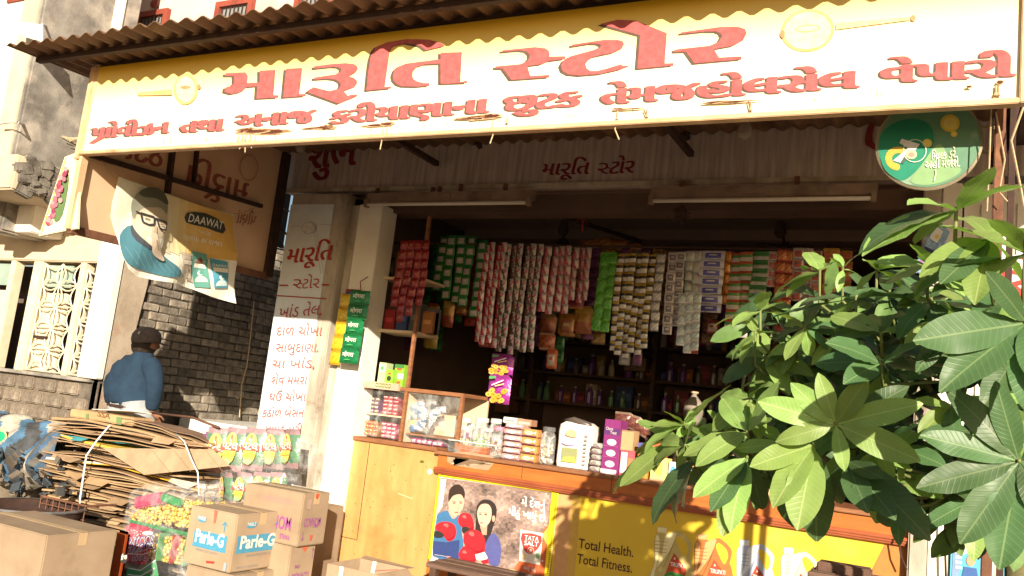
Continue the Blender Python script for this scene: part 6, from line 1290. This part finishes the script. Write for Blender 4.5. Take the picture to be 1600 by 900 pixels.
for k in range(14): a_ = math.radians(100+k*15); p.ell(245+85*math.cos(a_), 550-70*math.sin(a_)*-1*-1 if 0 else 550+75*math.sin(a_), 30, 30, (.5, .34, .05), layer=8+k*.3)
p.lay = 16; p.poly([(275, 378), (435, 425), (395, 480), (270, 590), (200, 570), (330, 460), (255, 415)], (.6, .58, .6)); p.poly([(265, 585), (335, 480), (345, 500), (290, 600)], (.05, .1, .08)); p.ell(360, 515, 50, 42, (.6, .5, .3)); p.ell(360, 518, 30, 22, (.62, .25, .2))
for k in range(40): t0 = k/40*6.28; t1 = (k+1)/40*6.28; p.line([(390+100*math.cos(t0), 485+98*math.sin(t0)), (390+100*math.cos(t1), 485+98*math.sin(t1))], .003, (.6, .65, .6), layer=24)
p.text('િમલક', (540, 560), (670, 553), .044, (.78, .75, .7), wide=.03); p.text('ડ્રે', (690, 552), (750, 545), .05, (.7, .6, .4), wide=.03); p.text('અહીં મળશે.', (480, 642), (790, 622), .048, (.78, .75, .7), wide=.03)
p.line([(572, 650), (575, 690), (560, 750)], .004, (.6, .62, .5)); p.build('printed_face', rd)
for y0 in (198, 238): b = MB(); b.tube([at(1527, y0, YD), at(1562, y0+2, YD+.05)], .006, 5); b.build('bracket_rod', M('dull_brass2', (.4, .34, .2)), rd)
# steel posts at right
st = thing('steel_post', 'dark rusty steel post holding up the right end of the signboard', 'post', (at(1556, 150, 3.6).x, 3.6, 0))
A = at(1566, 152, 3.55); B = at(1548, 420, 3.55)
b = MB(); b.box((A.x-.02, 3.55, 0), (A.x+.015, 3.6, A.z)); b.build('upright', IRON, st, bevel=.003)
b = MB(); b.tube([at(1586, 150, 3.7), at(1562, 240, 3.65), at(1556, 262, 3.6)], .03, 6); b.build('brace', DIRON, st)
b = MB(); b.box((at(1580, 150, 3.6).x, 3.62, 0), (at(1590, 150, 3.6).x, 3.66, A.z)); b.build('second_upright', DIRON, st)
b = MB(); b.tube([at(1549, 162, 3.5), at(1546, 250, 3.5), at(1542, 330, 3.5)], .003, 4); b.tube([at(1556, 175, 3.5), at(1570, 250, 3.5), at(1561, 300, 3.5), at(1574, 315, 3.5)], .003, 4); b.tube([at(1600, 165, 3.5), at(1580, 220, 3.5), at(1596, 300, 3.5), at(1610, 380, 3.5)], .004, 4); tag(b.build('loose_wire', ROPE, loc=A), 'thin loose wires hanging beside the right steel post', 'wire')
# hanging cloth/packet at right
A = at(1462, 350, 5.2); q = [(1468, 345), (1484, 362), (1470, 400), (1448, 432), (1432, 425), (1418, 432), (1440, 395), (1450, 362)]
t = thing('blue_packet', 'blue, white and purple printed plastic packet hanging behind the upper leaves', 'packet', A); b = MB(); b.slab([at(x, y, 5.2) for x, y in q], NS, .02, c=(.25, .42, .62)); b.build('bag', GLOSSP, t, bevel=.004)
p = Print((0, 5.198, 0), NS, px=(1, 1, 0, 0)); p.poly([(1462, 352), (1474, 362), (1464, 380), (1452, 372)], (.75, .78, .8)); p.poly([(1446, 385), (1460, 392), (1440, 410), (1438, 400)], (.03, .04, .15)); p.poly([(1424, 420), (1440, 405), (1448, 412), (1432, 425)], (.35, .12, .45)); p.poly([(1463, 366), (1468, 368), (1466, 374), (1461, 372)], (.8, .6, .1)); p.build('print', t)
# posters on right wall
YR = 5.46
def flat(name, lb, cat, pts, Y, c, th=.003, mt=None):
    Q = [at(x, y, Y) for x, y in pts]; t = thing(name, lb, cat, Q[0]); b = MB(); b.slab(Q, NS, th); b.build('sheet', mt or cm(c), t); return t, Print((0, Y-.001, 0), NS, px=(1, 1, 0, 0))
t, p = flat('wall_poster', 'pale poster with red letters on the right wall behind the leaves', 'poster', [(1496, 395), (1640, 400), (1640, 520), (1492, 510)], YR, (.78, .76, .72))
p.ell(1515, 428, 16, 22, (.6, .06, .04)); p.poly([(1528, 412), (1545, 402), (1560, 440), (1575, 470), (1540, 450)], (.6, .06, .04), sm=2); p.text('કો', (1555, 470), (1630, 476), .3, (.6, .05, .04), wide=.05)
for k in range(4): p.poly([(1500+k*12, 490), (1506+k*12, 462), (1514+k*12, 462), (1508+k*12, 490)], (.5, .48, .45))
p.build('print', t)
t, p = flat('wall_poster', 'blue and white soap poster at the lower right corner of the photo', 'poster', [(1488, 800), (1660, 815), (1660, 1000), (1480, 1000)], YR-.02, (.1, .42, .6))
p.poly([(1535, 865), (1556, 868), (1550, 920), (1530, 920)], (.8, .8, .8)); p.poly([(1553, 850), (1562, 850), (1566, 920), (1550, 920)], (.7, .4, .35)); p.poly([(1490, 850), (1504, 855), (1500, 890), (1492, 920), (1486, 920)], (.2, .3, .5)); p.poly([(1506, 885), (1526, 888), (1530, 915), (1500, 915)], (.05, .12, .35)); p.ell(1517, 876, 7, 9, (.5, .3, .2)); p.poly([(1495, 800), (1500, 870), (1515, 862), (1510, 845), (1520, 842), (1498, 835)], (.85, .8, .78)); p.poly([(1494, 822), (1502, 800), (1504, 840), (1494, 838)], (.85, .5, .05))
for k in range(4): p.poly([(1493, 860+k*8), (1503, 861+k*8), (1503, 865+k*8), (1493, 864+k*8)], (.75, .8, .85))
p.build('print', t)
t, p = flat('wall_poster', 'small colourful poster edge at the far right behind the big leaves', 'poster', [(1574, 745), (1660, 735), (1660, 830), (1578, 800)], YR-.01, (.5, .3, .42)); p.poly([(1575, 770), (1600, 760), (1600, 785), (1580, 790)], (.8, .7, .75)); p.poly([(1580, 800), (1600, 805), (1610, 850), (1590, 830)], (.7, .45, .1)); p.build('print', t)
b = MB(); b.tube([at(1477, 740, 5.4), at(1476, 830, 5.4), at(1478, 905, 5.4)], .006, 5); b.tube([at(1403, 840, 5.4), at(1408, 870, 5.4), at(1417, 890, 5.4)], .005, 5); tag(b.build('wall_cable', DIRON, loc=at(1477, 740, 5.4)), 'thin dark cable running down the right wall', 'cable')
# decorative string on brick wall
b = MB(); pts = [atX(x, y, XW+.05) for x, y in ((397, 470), (391, 530), (386, 570), (378, 600), (374, 652))]; b.tube(pts, .006, 5)
for x, y in ((388, 537), (383, 558), (378, 579), (376, 598), (373, 622)): P_ = atX(x, y, XW+.05); b.tube([P_, P_+V3(0, -.03, 0)], .005, 4)
tag(b.build('cord', ROPE, loc=pts[0]), 'pale cord with small pegs hanging down the sooty brick wall', 'cord')
# bracket frame in the gap
b = MB(); A0 = at(424, 338, 6.0); b.tube([at(425, 345, 6.0), at(450, 368, 6.2)], .012, 6); b.tube([at(430, 330, 6.0), at(446, 398, 6.0)], .006, 5); b.tube([at(440, 325, 6.2), at(452, 330, 6.2)], .008, 5); b.tube([at(420, 385, 6.2), at(448, 392, 6.2)], .008, 5); tag(b.build('stay_frame', DIRON, loc=A0), 'thin iron stays in the gap left of the lettered pillar', 'stay')
# ================================================================= PERSON
YM = 5.15
mp_ = lambda x, y, dy=0: at(x, y, YM+dy)
hipc = mp_(206, 655); pe = thing('person', 'person in a blue jacket, grey trousers and dark cap leaning over beside the brick wall', 'person', (hipc.x, YM, 0))
def skinobj(name, nodes, edges, mat, par, sub=2, root=0):
    me = bpy.data.meshes.new(name); off = chain(par)
    me.from_pydata([V(n[0])-off for n in nodes], edges, []); me.materials.append(mat)
    o = bpy.data.objects.new(name, me); col.objects.link(o); o.parent = par
    o.modifiers.new('skin', 'SKIN'); o.modifiers['skin'].use_smooth_shade = True
    for i, n in enumerate(nodes):
        sv = me.skin_vertices[0].data[i] if me.skin_vertices else None
        if sv: r = n[1]; sv.radius = r if isinstance(r, tuple) else (r, r); sv.use_root = (i == root)
    sm_ = o.modifiers.new('sub', 'SUBSURF'); sm_.levels = sub; sm_.render_levels = sub
    me.update(); return o
def skinbuild(name, nodes, edges, mat, par, sub=2):
    """bpy meshes get a skin layer from an operator-free bmesh"""
    off = chain(par); bb = bmesh.new(); L = bb.verts.layers.skin.verify(); vv = []
    for i, (p_, r) in enumerate(nodes):
        v = bb.verts.new(V(p_)-off); v[L].radius = r if isinstance(r, tuple) else (r, r); v[L].use_root = (i == 0); vv.append(v)
    for a, c in edges: bb.edges.new((vv[a], vv[c]))
    me = bpy.data.meshes.new(name); bb.to_mesh(me); bb.free(); me.materials.append(mat)
    o = bpy.data.objects.new(name, me); col.objects.link(o); o.parent = par
    k = o.modifiers.new('skin', 'SKIN'); k.use_smooth_shade = True
    q_ = o.modifiers.new('sub', 'SUBSURF'); q_.levels = sub; q_.render_levels = sub; return o
hd = mp_(229, 539, .02); nk = mp_(224, 560)
shR, elR, wrR = mp_(236, 570, -.06), mp_(243, 604, -.04), mp_(237, 640, .0)
shL, elL, wrL = mp_(196, 582, .1), mp_(184, 612, .16), mp_(196, 642, .26)
pv = mp_(206, 652); ch = mp_(207, 590, .03)
kR, fR = V3(pv.x+.12, YM+.1, .62), V3(pv.x+.12, YM+.0, .12); kL, fL = V3(pv.x-.12, YM+.12, .62), V3(pv.x-.12, YM+.02, .12)
N_ = [(pv, (.12, .1)), (mp_(205, 622), (.11, .09)), (ch, (.07, .06)), (nk, .05), (hd-V3(0, 0, .05), .075), (hd+V3(0, 0, .03), .095), (hd+V3(0, 0, .09), .07),
      (shR, .022), (elR, .04), (wrR, .03), (shL, .02), (elL, .04), (wrL, .03), (pv+V3(.11, 0, -.08), .1), (kR, .06), (fR, .045), (pv+V3(-.11, 0, -.08), .1), (kL, .06), (fL, .045), (fR+V3(.03, .17, -.06), .035), (fL+V3(0, .17, -.06), .035),
      (hd+V3(.05, .1, -.01), .014), (hd+V3(.1, .02, -.01), .02)]
E_ = [(0, 1), (1, 2), (2, 3), (3, 4), (4, 5), (5, 6), (2, 7), (7, 8), (8, 9), (2, 10), (10, 11), (11, 12), (0, 13), (13, 14), (14, 15), (0, 16), (16, 17), (17, 18), (15, 19), (18, 20), (5, 21), (5, 22)]
for wr in (9, 12):
    base = N_[wr][0]; i0 = len(N_); N_.append((base+V3(.005, .04, -.05), (.035, .018))); E_.append((wr, i0))
    for k in range(5):
        d = V3(-.03+.018*k, .03, -.03) if k < 4 else V3(.05, .03, .0); a = base+V3(.005, .04, -.05)+d*.9; e_ = a+V3(-.004+.002*k, .03, -.03-.005*(k in (1, 2)))
        N_ += [(a, .009), (e_, .008)]; j = len(N_); E_ += [(i0, j-2), (j-2, j-1)]
skinbuild('body', N_, E_, SKIN, pe, 2)
def loft(rings, n=20):
    vs = []; fs = []
    for i_r, (c, a, b2, tw) in enumerate(rings):
        for k in range(n): t_ = 2*math.pi*k/n; wr_ = 1+.03*math.sin(t_*4+i_r*1.3)+.022*math.sin(t_*7-i_r*2.1); x, y = a*wr_*math.cos(t_), b2*wr_*math.sin(t_); vs.append(V(c)+V3(x*math.cos(tw)-y*math.sin(tw), x*math.sin(tw)+y*math.cos(tw), (.014*math.sin(t_*5+i_r*.9)+.01*math.sin(t_*9-i_r*1.7)) if a > .12 else 0)*(1))
    for i in range(len(rings)-1):
        for k in range(n): fs.append((i*n+k, i*n+(k+1) % n, (i+1)*n+(k+1) % n, (i+1)*n+k))
    fs += [tuple(range(n)), tuple((len(rings)-1)*n+k for k in range(n))]; b = MB(); b.add(vs, fs); return b
tw = .35
b = loft([(mp_(208, 634), .185, .14, tw), (mp_(207, 630), .225, .16, tw), (mp_(206, 624), .238, .17, tw), (mp_(205, 616), .228, .17, tw), (mp_(205, 609), .235, .172, tw), (mp_(206, 600), .224, .165, tw), (mp_(207, 592), .226, .165, tw), (mp_(210, 584), .212, .155, tw), (mp_(212, 577), .2, .145, tw), (mp_(216, 569), .17, .125, tw), (mp_(220, 562), .13, .105, tw), (mp_(223, 556), .09, .085, tw), (mp_(225, 551), .08, .08, tw)], 36)
jk = b.build('jacket', CLOTH, pe, smooth=True)
for (a, e, w_) in ((shR, elR, wrR), (shL, elL, wrL)):
    b = MB(); b.tube([a+V3(-.05, .0, .03), a+V3(.0, 0, .0), a*.5+e*.5+V3(.015, 0, 0), e, e*.5+w_*.5, w_+V3(0, 0, .01), w_+V3(0, 0, -.005)], [.06, .088, .08, .07, .068, .055, .045], 14); o = b.build('sleeve', CLOTH, jk, smooth=True)
    s2 = o.modifiers.new('sub', 'SUBSURF'); s2.levels = 1; s2.render_levels = 1
b = MB(); b.tube([mp_(206, 636)+V3(.22*math.cos(k/20*6.283), .155*math.sin(k/20*6.283), 0) for k in range(21)], .014, 6); b.build('belt', DIRON, pe)
for s_, kn, ft in ((1, kR, fR), (-1, kL, fL)):
    b = MB(); b.tube([pv+V3(s_*.05, 0, .12), pv+V3(s_*.08, 0, .0), pv+V3(s_*.11, .02, -.15), kn, ft+V3(0, 0, .05)], [.155, .15, .125, .085, .07], 14); b.build('trouser_leg', TROU, pe, smooth=True)
b = loft([(mp_(206, 636), .2, .14, tw), (mp_(206, 648), .215, .155, tw), (mp_(206, 668), .2, .15, tw)], 20); b.build('trouser_seat', TROU, pe, smooth=True)
for ft in (fR, fL): b = MB(); b.tube([ft+V3(0, -.05, -.07), ft+V3(0, .05, -.06), ft+V3(0, .19, -.085)], [.05, .055, .035], 10); b.build('shoe', DIRON, pe, smooth=True)
b = blob(hd.x-.012, hd.y-.012, hd.z-.01, .098, .108, .095, 3, ex=1, amp=.02, n=20, m_=12); b.v = [v for v in b.v]; hb = b.build('hair', HAIR, pe, smooth=True)
b = MB(); b.lathe(hd+V3(-.005, -.005, .03), [(.118, -.01), (.122, .025), (.115, .065), (.086, .1), (.045, .118), (.006, .124)], 20, V3(-.05, -.12, 1)); cp = b.build('cap', CAPM, pe, smooth=True)
b = MB(); c0_ = hd+V3(.0, .0, .035); b.add([c0_+V3(.1*math.cos(a_), .1*math.sin(a_), 0) for a_ in [.3+.25*k for k in range(7)]]+[c0_+V3(.19*math.cos(a_), .19*math.sin(a_), -.015) for a_ in [.5+.18*k for k in range(7)]], [(k, k+1, k+8, k+7) for k in range(6)]); o = b.build('brim', CAPM, cp)
sd_ = o.modifiers.new('solid', 'SOLIDIFY'); sd_.thickness = .004
b = MB(); P_ = mp_(217, 520, -.1); b.lathe(V3(P_.x, hd.y-.115, P_.z), [(.014, 0), (.014, .006), (.01, .008)], 8, (-.2, -1, .3)); b.build('cap_badge', cm((.5, .48, .45)), cp)
# ================================================================= PLANT
def leafmat(name, c, c2):
    mt = bpy.data.materials.new(name); mt.use_nodes = True; N = mt.node_tree.nodes; L = mt.node_tree.links; P = N['Principled BSDF']
    P.inputs['Roughness'].default_value = .42; P.inputs['Specular IOR Level'].default_value = .35
    tc = N.new('ShaderNodeTexCoord'); sp_ = N.new('ShaderNodeSeparateXYZ'); L.new(tc.outputs['Object'], sp_.inputs[0])
    def mth(op, a, b=None):
        x = N.new('ShaderNodeMath'); x.operation = op
        for i, q in enumerate((a, b)):
            if q is None: continue
            if isinstance(q, (int, float)): x.inputs[i].default_value = q
            else: L.new(q, x.inputs[i])
        return x.outputs[0]
    ay = mth('ABSOLUTE', sp_.outputs[1]); mid = mth('LESS_THAN', ay, .0075)
    ve = mth('SINE', mth('MULTIPLY', mth('SUBTRACT', sp_.outputs[0], mth('MULTIPLY', ay, .7)), 105.0)); vs_ = mth('MULTIPLY', mth('POWER', mth('MAXIMUM', ve, 0.0), 6.0), .22)
    f = mth('MAXIMUM', mth('MULTIPLY', mid, .7), vs_)
    no = N.new('ShaderNodeTexNoise'); no.inputs['Scale'].default_value = 6; L.new(tc.outputs['Object'], no.inputs[0])
    mx0 = N.new('ShaderNodeMix'); mx0.data_type = 'RGBA'; L.new(no.outputs[0], mx0.inputs[0]); mx0.inputs[6].default_value = (*c, 1); mx0.inputs[7].default_value = (*tuple(k*.7 for k in c), 1)
    mx = N.new('ShaderNodeMix'); mx.data_type = 'RGBA'; L.new(f, mx.inputs[0]); L.new(mx0.outputs[2], mx.inputs[6]); mx.inputs[7].default_value = (*c2, 1)
    oi = N.new('ShaderNodeObjectInfo'); h = N.new('ShaderNodeHueSaturation'); L.new(mx.outputs[2], h.inputs['Color']); L.new(ramp2(N, L, oi.outputs['Random'], .65, 1.25), h.inputs['Value']); L.new(ramp2(N, L, oi.outputs['Random'], .485, .515), h.inputs['Hue'])
    L.new(h.outputs[0], P.inputs['Base Color'])
    bp_ = N.new('ShaderNodeBump'); bp_.inputs['Strength'].default_value = .35; bp_.inputs['Distance'].default_value = .003; L.new(f, bp_.inputs['Height']); L.new(bp_.outputs[0], P.inputs['Normal'])
    tr = N.new('ShaderNodeBsdfTranslucent'); tr.inputs[0].default_value = (c[0]*1.6, c[1]*1.8, c[2]*.8, 1); ms = N.new('ShaderNodeMixShader'); ms.inputs[0].default_value = .22
    L.new(P.outputs[0], ms.inputs[1]); L.new(tr.outputs[0], ms.inputs[2]); L.new(ms.outputs[0], N['Material Output'].inputs[0]); return mt
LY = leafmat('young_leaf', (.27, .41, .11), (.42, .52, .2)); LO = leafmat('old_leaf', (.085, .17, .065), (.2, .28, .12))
def leaf_mesh(seed, mat, wd=.3, droop=.25, fold=.22):
    r_ = random.Random(seed); b = MB(); n = 12; vs = []; fs = []
    for i in range(n+1):
        t_ = i/n; w_ = wd/2*(math.sin(math.pi*min(1, t_**1.2))**.62) if 0 < t_ < 1 else (.004 if t_ == 0 else .01)
        if t_ < .12: w_ = .008+w_*.5*(t_/.12)
        tw_ = r_.uniform(-.02, .02)
        for j in (-2, -1, 0, 1, 2):
            y = w_*j/2; z = abs(y)*fold*2*(1-.3*abs(j)/2)-droop*t_*t_*(.6+.4*t_)+.012*math.sin(t_*14+seed)*abs(j)/2+tw_*y*4
            vs.append((t_*(1-.12*droop*t_), y, z))
    for i in range(n):
        for j in range(4): a = i*5+j; fs.append((a, a+1, a+6, a+5))
    b.add(vs, fs); return b.mesh('leaf', mat, smooth=True)
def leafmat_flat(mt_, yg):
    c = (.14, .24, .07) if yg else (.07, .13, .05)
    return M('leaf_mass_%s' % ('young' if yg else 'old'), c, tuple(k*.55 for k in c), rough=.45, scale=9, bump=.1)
LMS = {k: [leaf_mesh(i*7+k, (LY, LO)[k], .33+.035*(i % 3), .05+.06*i, .1+.04*(i % 3)) for i in range(5)] for k in (0, 1)}
tb_ = at(1600, 880, 2.75)
plant = thing('leafy_shrub', 'large shrub with whorls of long glossy green leaves in front of the shop', 'shrub', (tb_.x, 2.9, 0))
PO = chain(plant); nleaf = 0; extra_leaves = []; rl = random.Random(99); cents = []
def put_leaf(P, T, axis, young, k=None):
    global nleaf
    d = (T-P); L_ = d.length; d.normalize(); n_ = (axis-d*axis.dot(d))
    if n_.length < .05: n_ = Z_-d*d.z
    n_.normalize(); s_ = n_.cross(d); M_ = Matrix((d, s_, n_)).transposed().to_4x4(); M_ = Matrix.Translation(P-PO) @ M_ @ Matrix.Rotation(rl.uniform(-.25, .25), 4, 'X') @ Matrix.Diagonal((L_, L_*rl.uniform(.88, 1.08), L_, 1))
    kk = k if k is not None else rl.randrange(5)
    if nleaf < 296: child('leaf', LMS[0 if young else 1][kk], plant, M_)
    else: extra_leaves.append((LMS[0 if young else 1][kk], M_, young))
    nleaf += 1
def whorl(c, Y, tips, axis=(0, -.6, .8), young=.5, flat=False, extra=0):
    P = at(c[0], c[1], Y); ax = V(axis).normalized(); k = P.length/FPX; mx = max(math.hypot(a-c[0], b_-c[1]) for a, b_ in tips)*(P-CAM).length/FPX; cents.append((P, ax))
    for i, (x, y) in enumerate(tips):
        T0 = at(x, y, Y); l0 = (T0-P).length; rest = math.sqrt(max(0, (mx*1.02)**2-l0**2)); s_ = -1 if (flat or rl.random() < .6) else 1
        T = at(x, y, Y+s_*min(rest, .16)*(.35 if flat else .8)); put_leaf(P, T, ax, rl.random() < young)
F = (0, -1, .25); U = (0, -.35, 1)
whorl((1306, 663), 2.35, [(1184, 626), (1237, 601), (1280, 586), (1352, 592), (1437, 628), (1433, 716), (1320, 735), (1214, 688)], F, 1, True)
whorl((1312, 672), 2.45, [(1413, 598), (1250, 720), (1390, 690)], F, 0, True)
whorl((1592, 721), 2.1, [(1439, 678), (1491, 605), (1556, 600), (1432, 761), (1500, 848), (1560, 889), (1640, 820), (1660, 680)], F, 0, True)
whorl((1494, 330), 2.1, [(1336, 348), (1342, 374), (1553, 257), (1602, 262), (1424, 302), (1425, 372)], U, .7)
whorl((1602, 397), 2.05, [(1466, 336), (1419, 422), (1532, 430), (1553, 318), (1650, 330)], U, .7)
whorl((1281, 425), 2.8, [(1200, 441), (1256, 410), (1263, 386), (1225, 447), (1296, 400)], U, 1)
whorl((1317, 421), 2.85, [(1306, 388), (1338, 391), (1347, 424), (1298, 398), (1310, 450)], U, 1)
whorl((1370, 422), 2.8, [(1355, 392), (1386, 396), (1422, 410), (1432, 399), (1415, 436), (1335, 445)], U, .8)
whorl((1338, 466), 2.6, [(1204, 490), (1250, 455), (1440, 452), (1400, 440), (1290, 500)], U, .4)
whorl((1188, 487), 2.75, [(1109, 493), (1144, 499), (1196, 446), (1222, 466), (1250, 490)], U, 1)
whorl((1180, 522), 2.75, [(1134, 551), (1150, 560), (1225, 510), (1170, 490)], U, 1)
whorl((1376, 520), 2.4, [(1282, 515), (1296, 485), (1344, 478), (1402, 481), (1462, 508)], (0, -.9, .5), .6)
whorl((1377, 568), 2.4, [(1302, 526), (1267, 561), (1325, 589), (1430, 562), (1424, 534), (1470, 577)], (0, -.9, .5), .0)
whorl((1604, 505), 2.0, [(1473, 595), (1430, 530), (1600, 618), (1640, 600), (1545, 425)], F, 0)
whorl((1168, 676), 2.6, [(1064, 705), (1087, 713), (1124, 614), (1150, 626), (1215, 597), (1200, 640)], (0, -.8, .6), 1)
whorl((1069, 663), 2.9, [(1000, 686), (1022, 660), (1101, 628), (1139, 598), (1110, 680), (1040, 640)], U, 1)
whorl((1057, 688), 2.85, [(992, 694), (942, 755), (967, 757), (1015, 725), (998, 652), (1085, 650)], U, 1)
whorl((1087, 715), 2.7, [(1000, 806), (1021, 812), (1058, 790), (1130, 720)], (0, -.7, .7), .1)
whorl((1168, 715), 2.5, [(1136, 819), (1110, 797), (1128, 838), (1082, 770), (1190, 800)], (0, -1, .3), .5)
whorl((1272, 695), 2.4, [(1173, 727), (1246, 823), (1277, 851), (1205, 786), (1225, 836)], (0, -1, .3), .6)
whorl((1324, 721), 2.4, [(1394, 800), (1449, 820), (1350, 790), (1290, 800), (1380, 745)], (0, -1, .3), .2)
whorl((1400, 782), 2.5, [(1373, 828), (1405, 852), (1440, 800), (1360, 790)], (0, -1, .3), 0)
whorl((1215, 600), 2.8, [(1160, 590), (1180, 625), (1250, 560), (1270, 610), (1190, 560)], U, .7)
whorl((1245, 545), 2.8, [(1190, 560), (1205, 520), (1270, 500), (1300, 560), (1220, 585)], U, .6)
whorl((1455, 470), 2.45, [(1380, 480), (1410, 430), (1500, 430), (1540, 480), (1400, 510), (1480, 530)], U, .1)
whorl((1530, 520), 2.3, [(1440, 520), (1470, 470), (1560, 440), (1430, 560), (1500, 590), (1580, 570)], U, .1)
whorl((1548, 372), 2.15, [(1440, 405), (1470, 440), (1520, 462), (1610, 440), (1600, 330), (1500, 310)], (0, -.7, .7), .8)
whorl((1450, 415), 2.35, [(1370, 400), (1380, 440), (1430, 470), (1510, 450), (1500, 390), (1430, 372)], (0, -.7, .7), .9)
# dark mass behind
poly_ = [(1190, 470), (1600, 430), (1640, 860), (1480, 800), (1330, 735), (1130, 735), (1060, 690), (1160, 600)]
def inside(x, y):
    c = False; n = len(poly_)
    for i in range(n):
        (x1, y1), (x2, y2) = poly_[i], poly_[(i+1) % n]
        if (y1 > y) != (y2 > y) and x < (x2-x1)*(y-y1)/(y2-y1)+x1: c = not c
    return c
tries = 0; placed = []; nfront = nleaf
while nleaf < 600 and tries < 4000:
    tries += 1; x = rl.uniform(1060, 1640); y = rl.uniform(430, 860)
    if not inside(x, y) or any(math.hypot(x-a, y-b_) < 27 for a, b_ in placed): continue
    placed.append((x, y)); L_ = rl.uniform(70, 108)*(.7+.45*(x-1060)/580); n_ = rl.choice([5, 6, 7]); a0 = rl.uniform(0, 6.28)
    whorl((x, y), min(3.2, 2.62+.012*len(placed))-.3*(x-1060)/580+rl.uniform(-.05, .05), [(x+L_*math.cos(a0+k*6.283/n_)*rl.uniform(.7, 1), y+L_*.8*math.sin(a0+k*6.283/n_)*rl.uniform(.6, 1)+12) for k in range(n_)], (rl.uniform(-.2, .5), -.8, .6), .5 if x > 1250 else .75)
BRM = M('green_brown_stem', (.16, .15, .06), (.11, .09, .05), rough=.8, bump=.3); YST = M('yellow_green_stem', (.2, .22, .07), (.12, .14, .05), rough=.6, bump=.1)
hub = V3(tb_.x, 2.95, 1.3)
mids = [V3(tb_.x-.5, 3.0, 1.6), V3(tb_.x-.3, 2.95, 1.8), V3(tb_.x-.05, 2.8, 1.8), V3(tb_.x-.45, 2.9, 1.45), V3(tb_.x-.85, 3.05, 1.55), V3(tb_.x-.15, 2.8, 1.45)]
b = MB(); b.tube([V3(tb_.x+.05, 2.9, 0), V3(tb_.x+.02, 2.92, .5), hub], [.05, .042, .036], 12); b.build('trunk', BRM, plant, smooth=True)
for q in mids: b = MB(); b.tube([hub-V3(0, 0, .05), hub*.5+q*.5+V3(0, .02, .03), q], [.02, .014, .01], 8); b.build('limb', BRM, plant, smooth=True)
for P, ax in cents:
    q = min(mids, key=lambda m_: (m_-P).length); b = MB(); e_ = P-ax*.1; b.tube([q, q*.5+e_*.5+V3(0, 0, -.02), e_, P+ax*.01], [.006, .005, .0045, .004], 6); b.build('twig', YST, plant, smooth=True)

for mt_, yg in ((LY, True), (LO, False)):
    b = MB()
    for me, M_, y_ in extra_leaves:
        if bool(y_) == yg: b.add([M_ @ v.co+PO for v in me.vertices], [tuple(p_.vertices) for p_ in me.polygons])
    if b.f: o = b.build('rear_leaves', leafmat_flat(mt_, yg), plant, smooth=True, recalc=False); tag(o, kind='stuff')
# mixed stock crowding the back shelves
r3 = random.Random(31); cn = {'maroon': (.2, .03, .04), 'ochre': (.3, .19, .04), 'cream': (.36, .3, .24), 'navy': (.04, .06, .16), 'rust': (.3, .1, .03), 'green': (.05, .16, .06)}
for zi in range(4):
    x = -5.0
    while x < .2:
        w_ = r3.uniform(.08, .2); h_ = r3.uniform(.1, .24); k = r3.choice(list(cn)); c = cn[k]
        if r3.random() < .72:
            pack_box('packet_box', '%s box among the mixed stock on the %s back shelf, %s' % (k, ('top', 'second', 'third', 'fourth')[zi], 'left part' if x < -3 else 'middle part' if x < -1.4 else 'right part'), 'box', (x, YB+.2, zs_[zi]+.001), (w_, .1, h_), tuple(q*.8 for q in c), [(.1, .35, .9, .7, tuple(min(.5, q*1.7) for q in c))], grp='%s boxes on the %s back shelf, %s' % (k, ('top', 'second', 'third', 'fourth')[zi], 'left' if x < -3 else 'middle' if x < -1.4 else 'right'))
        x += w_+r3.uniform(.005, .05)
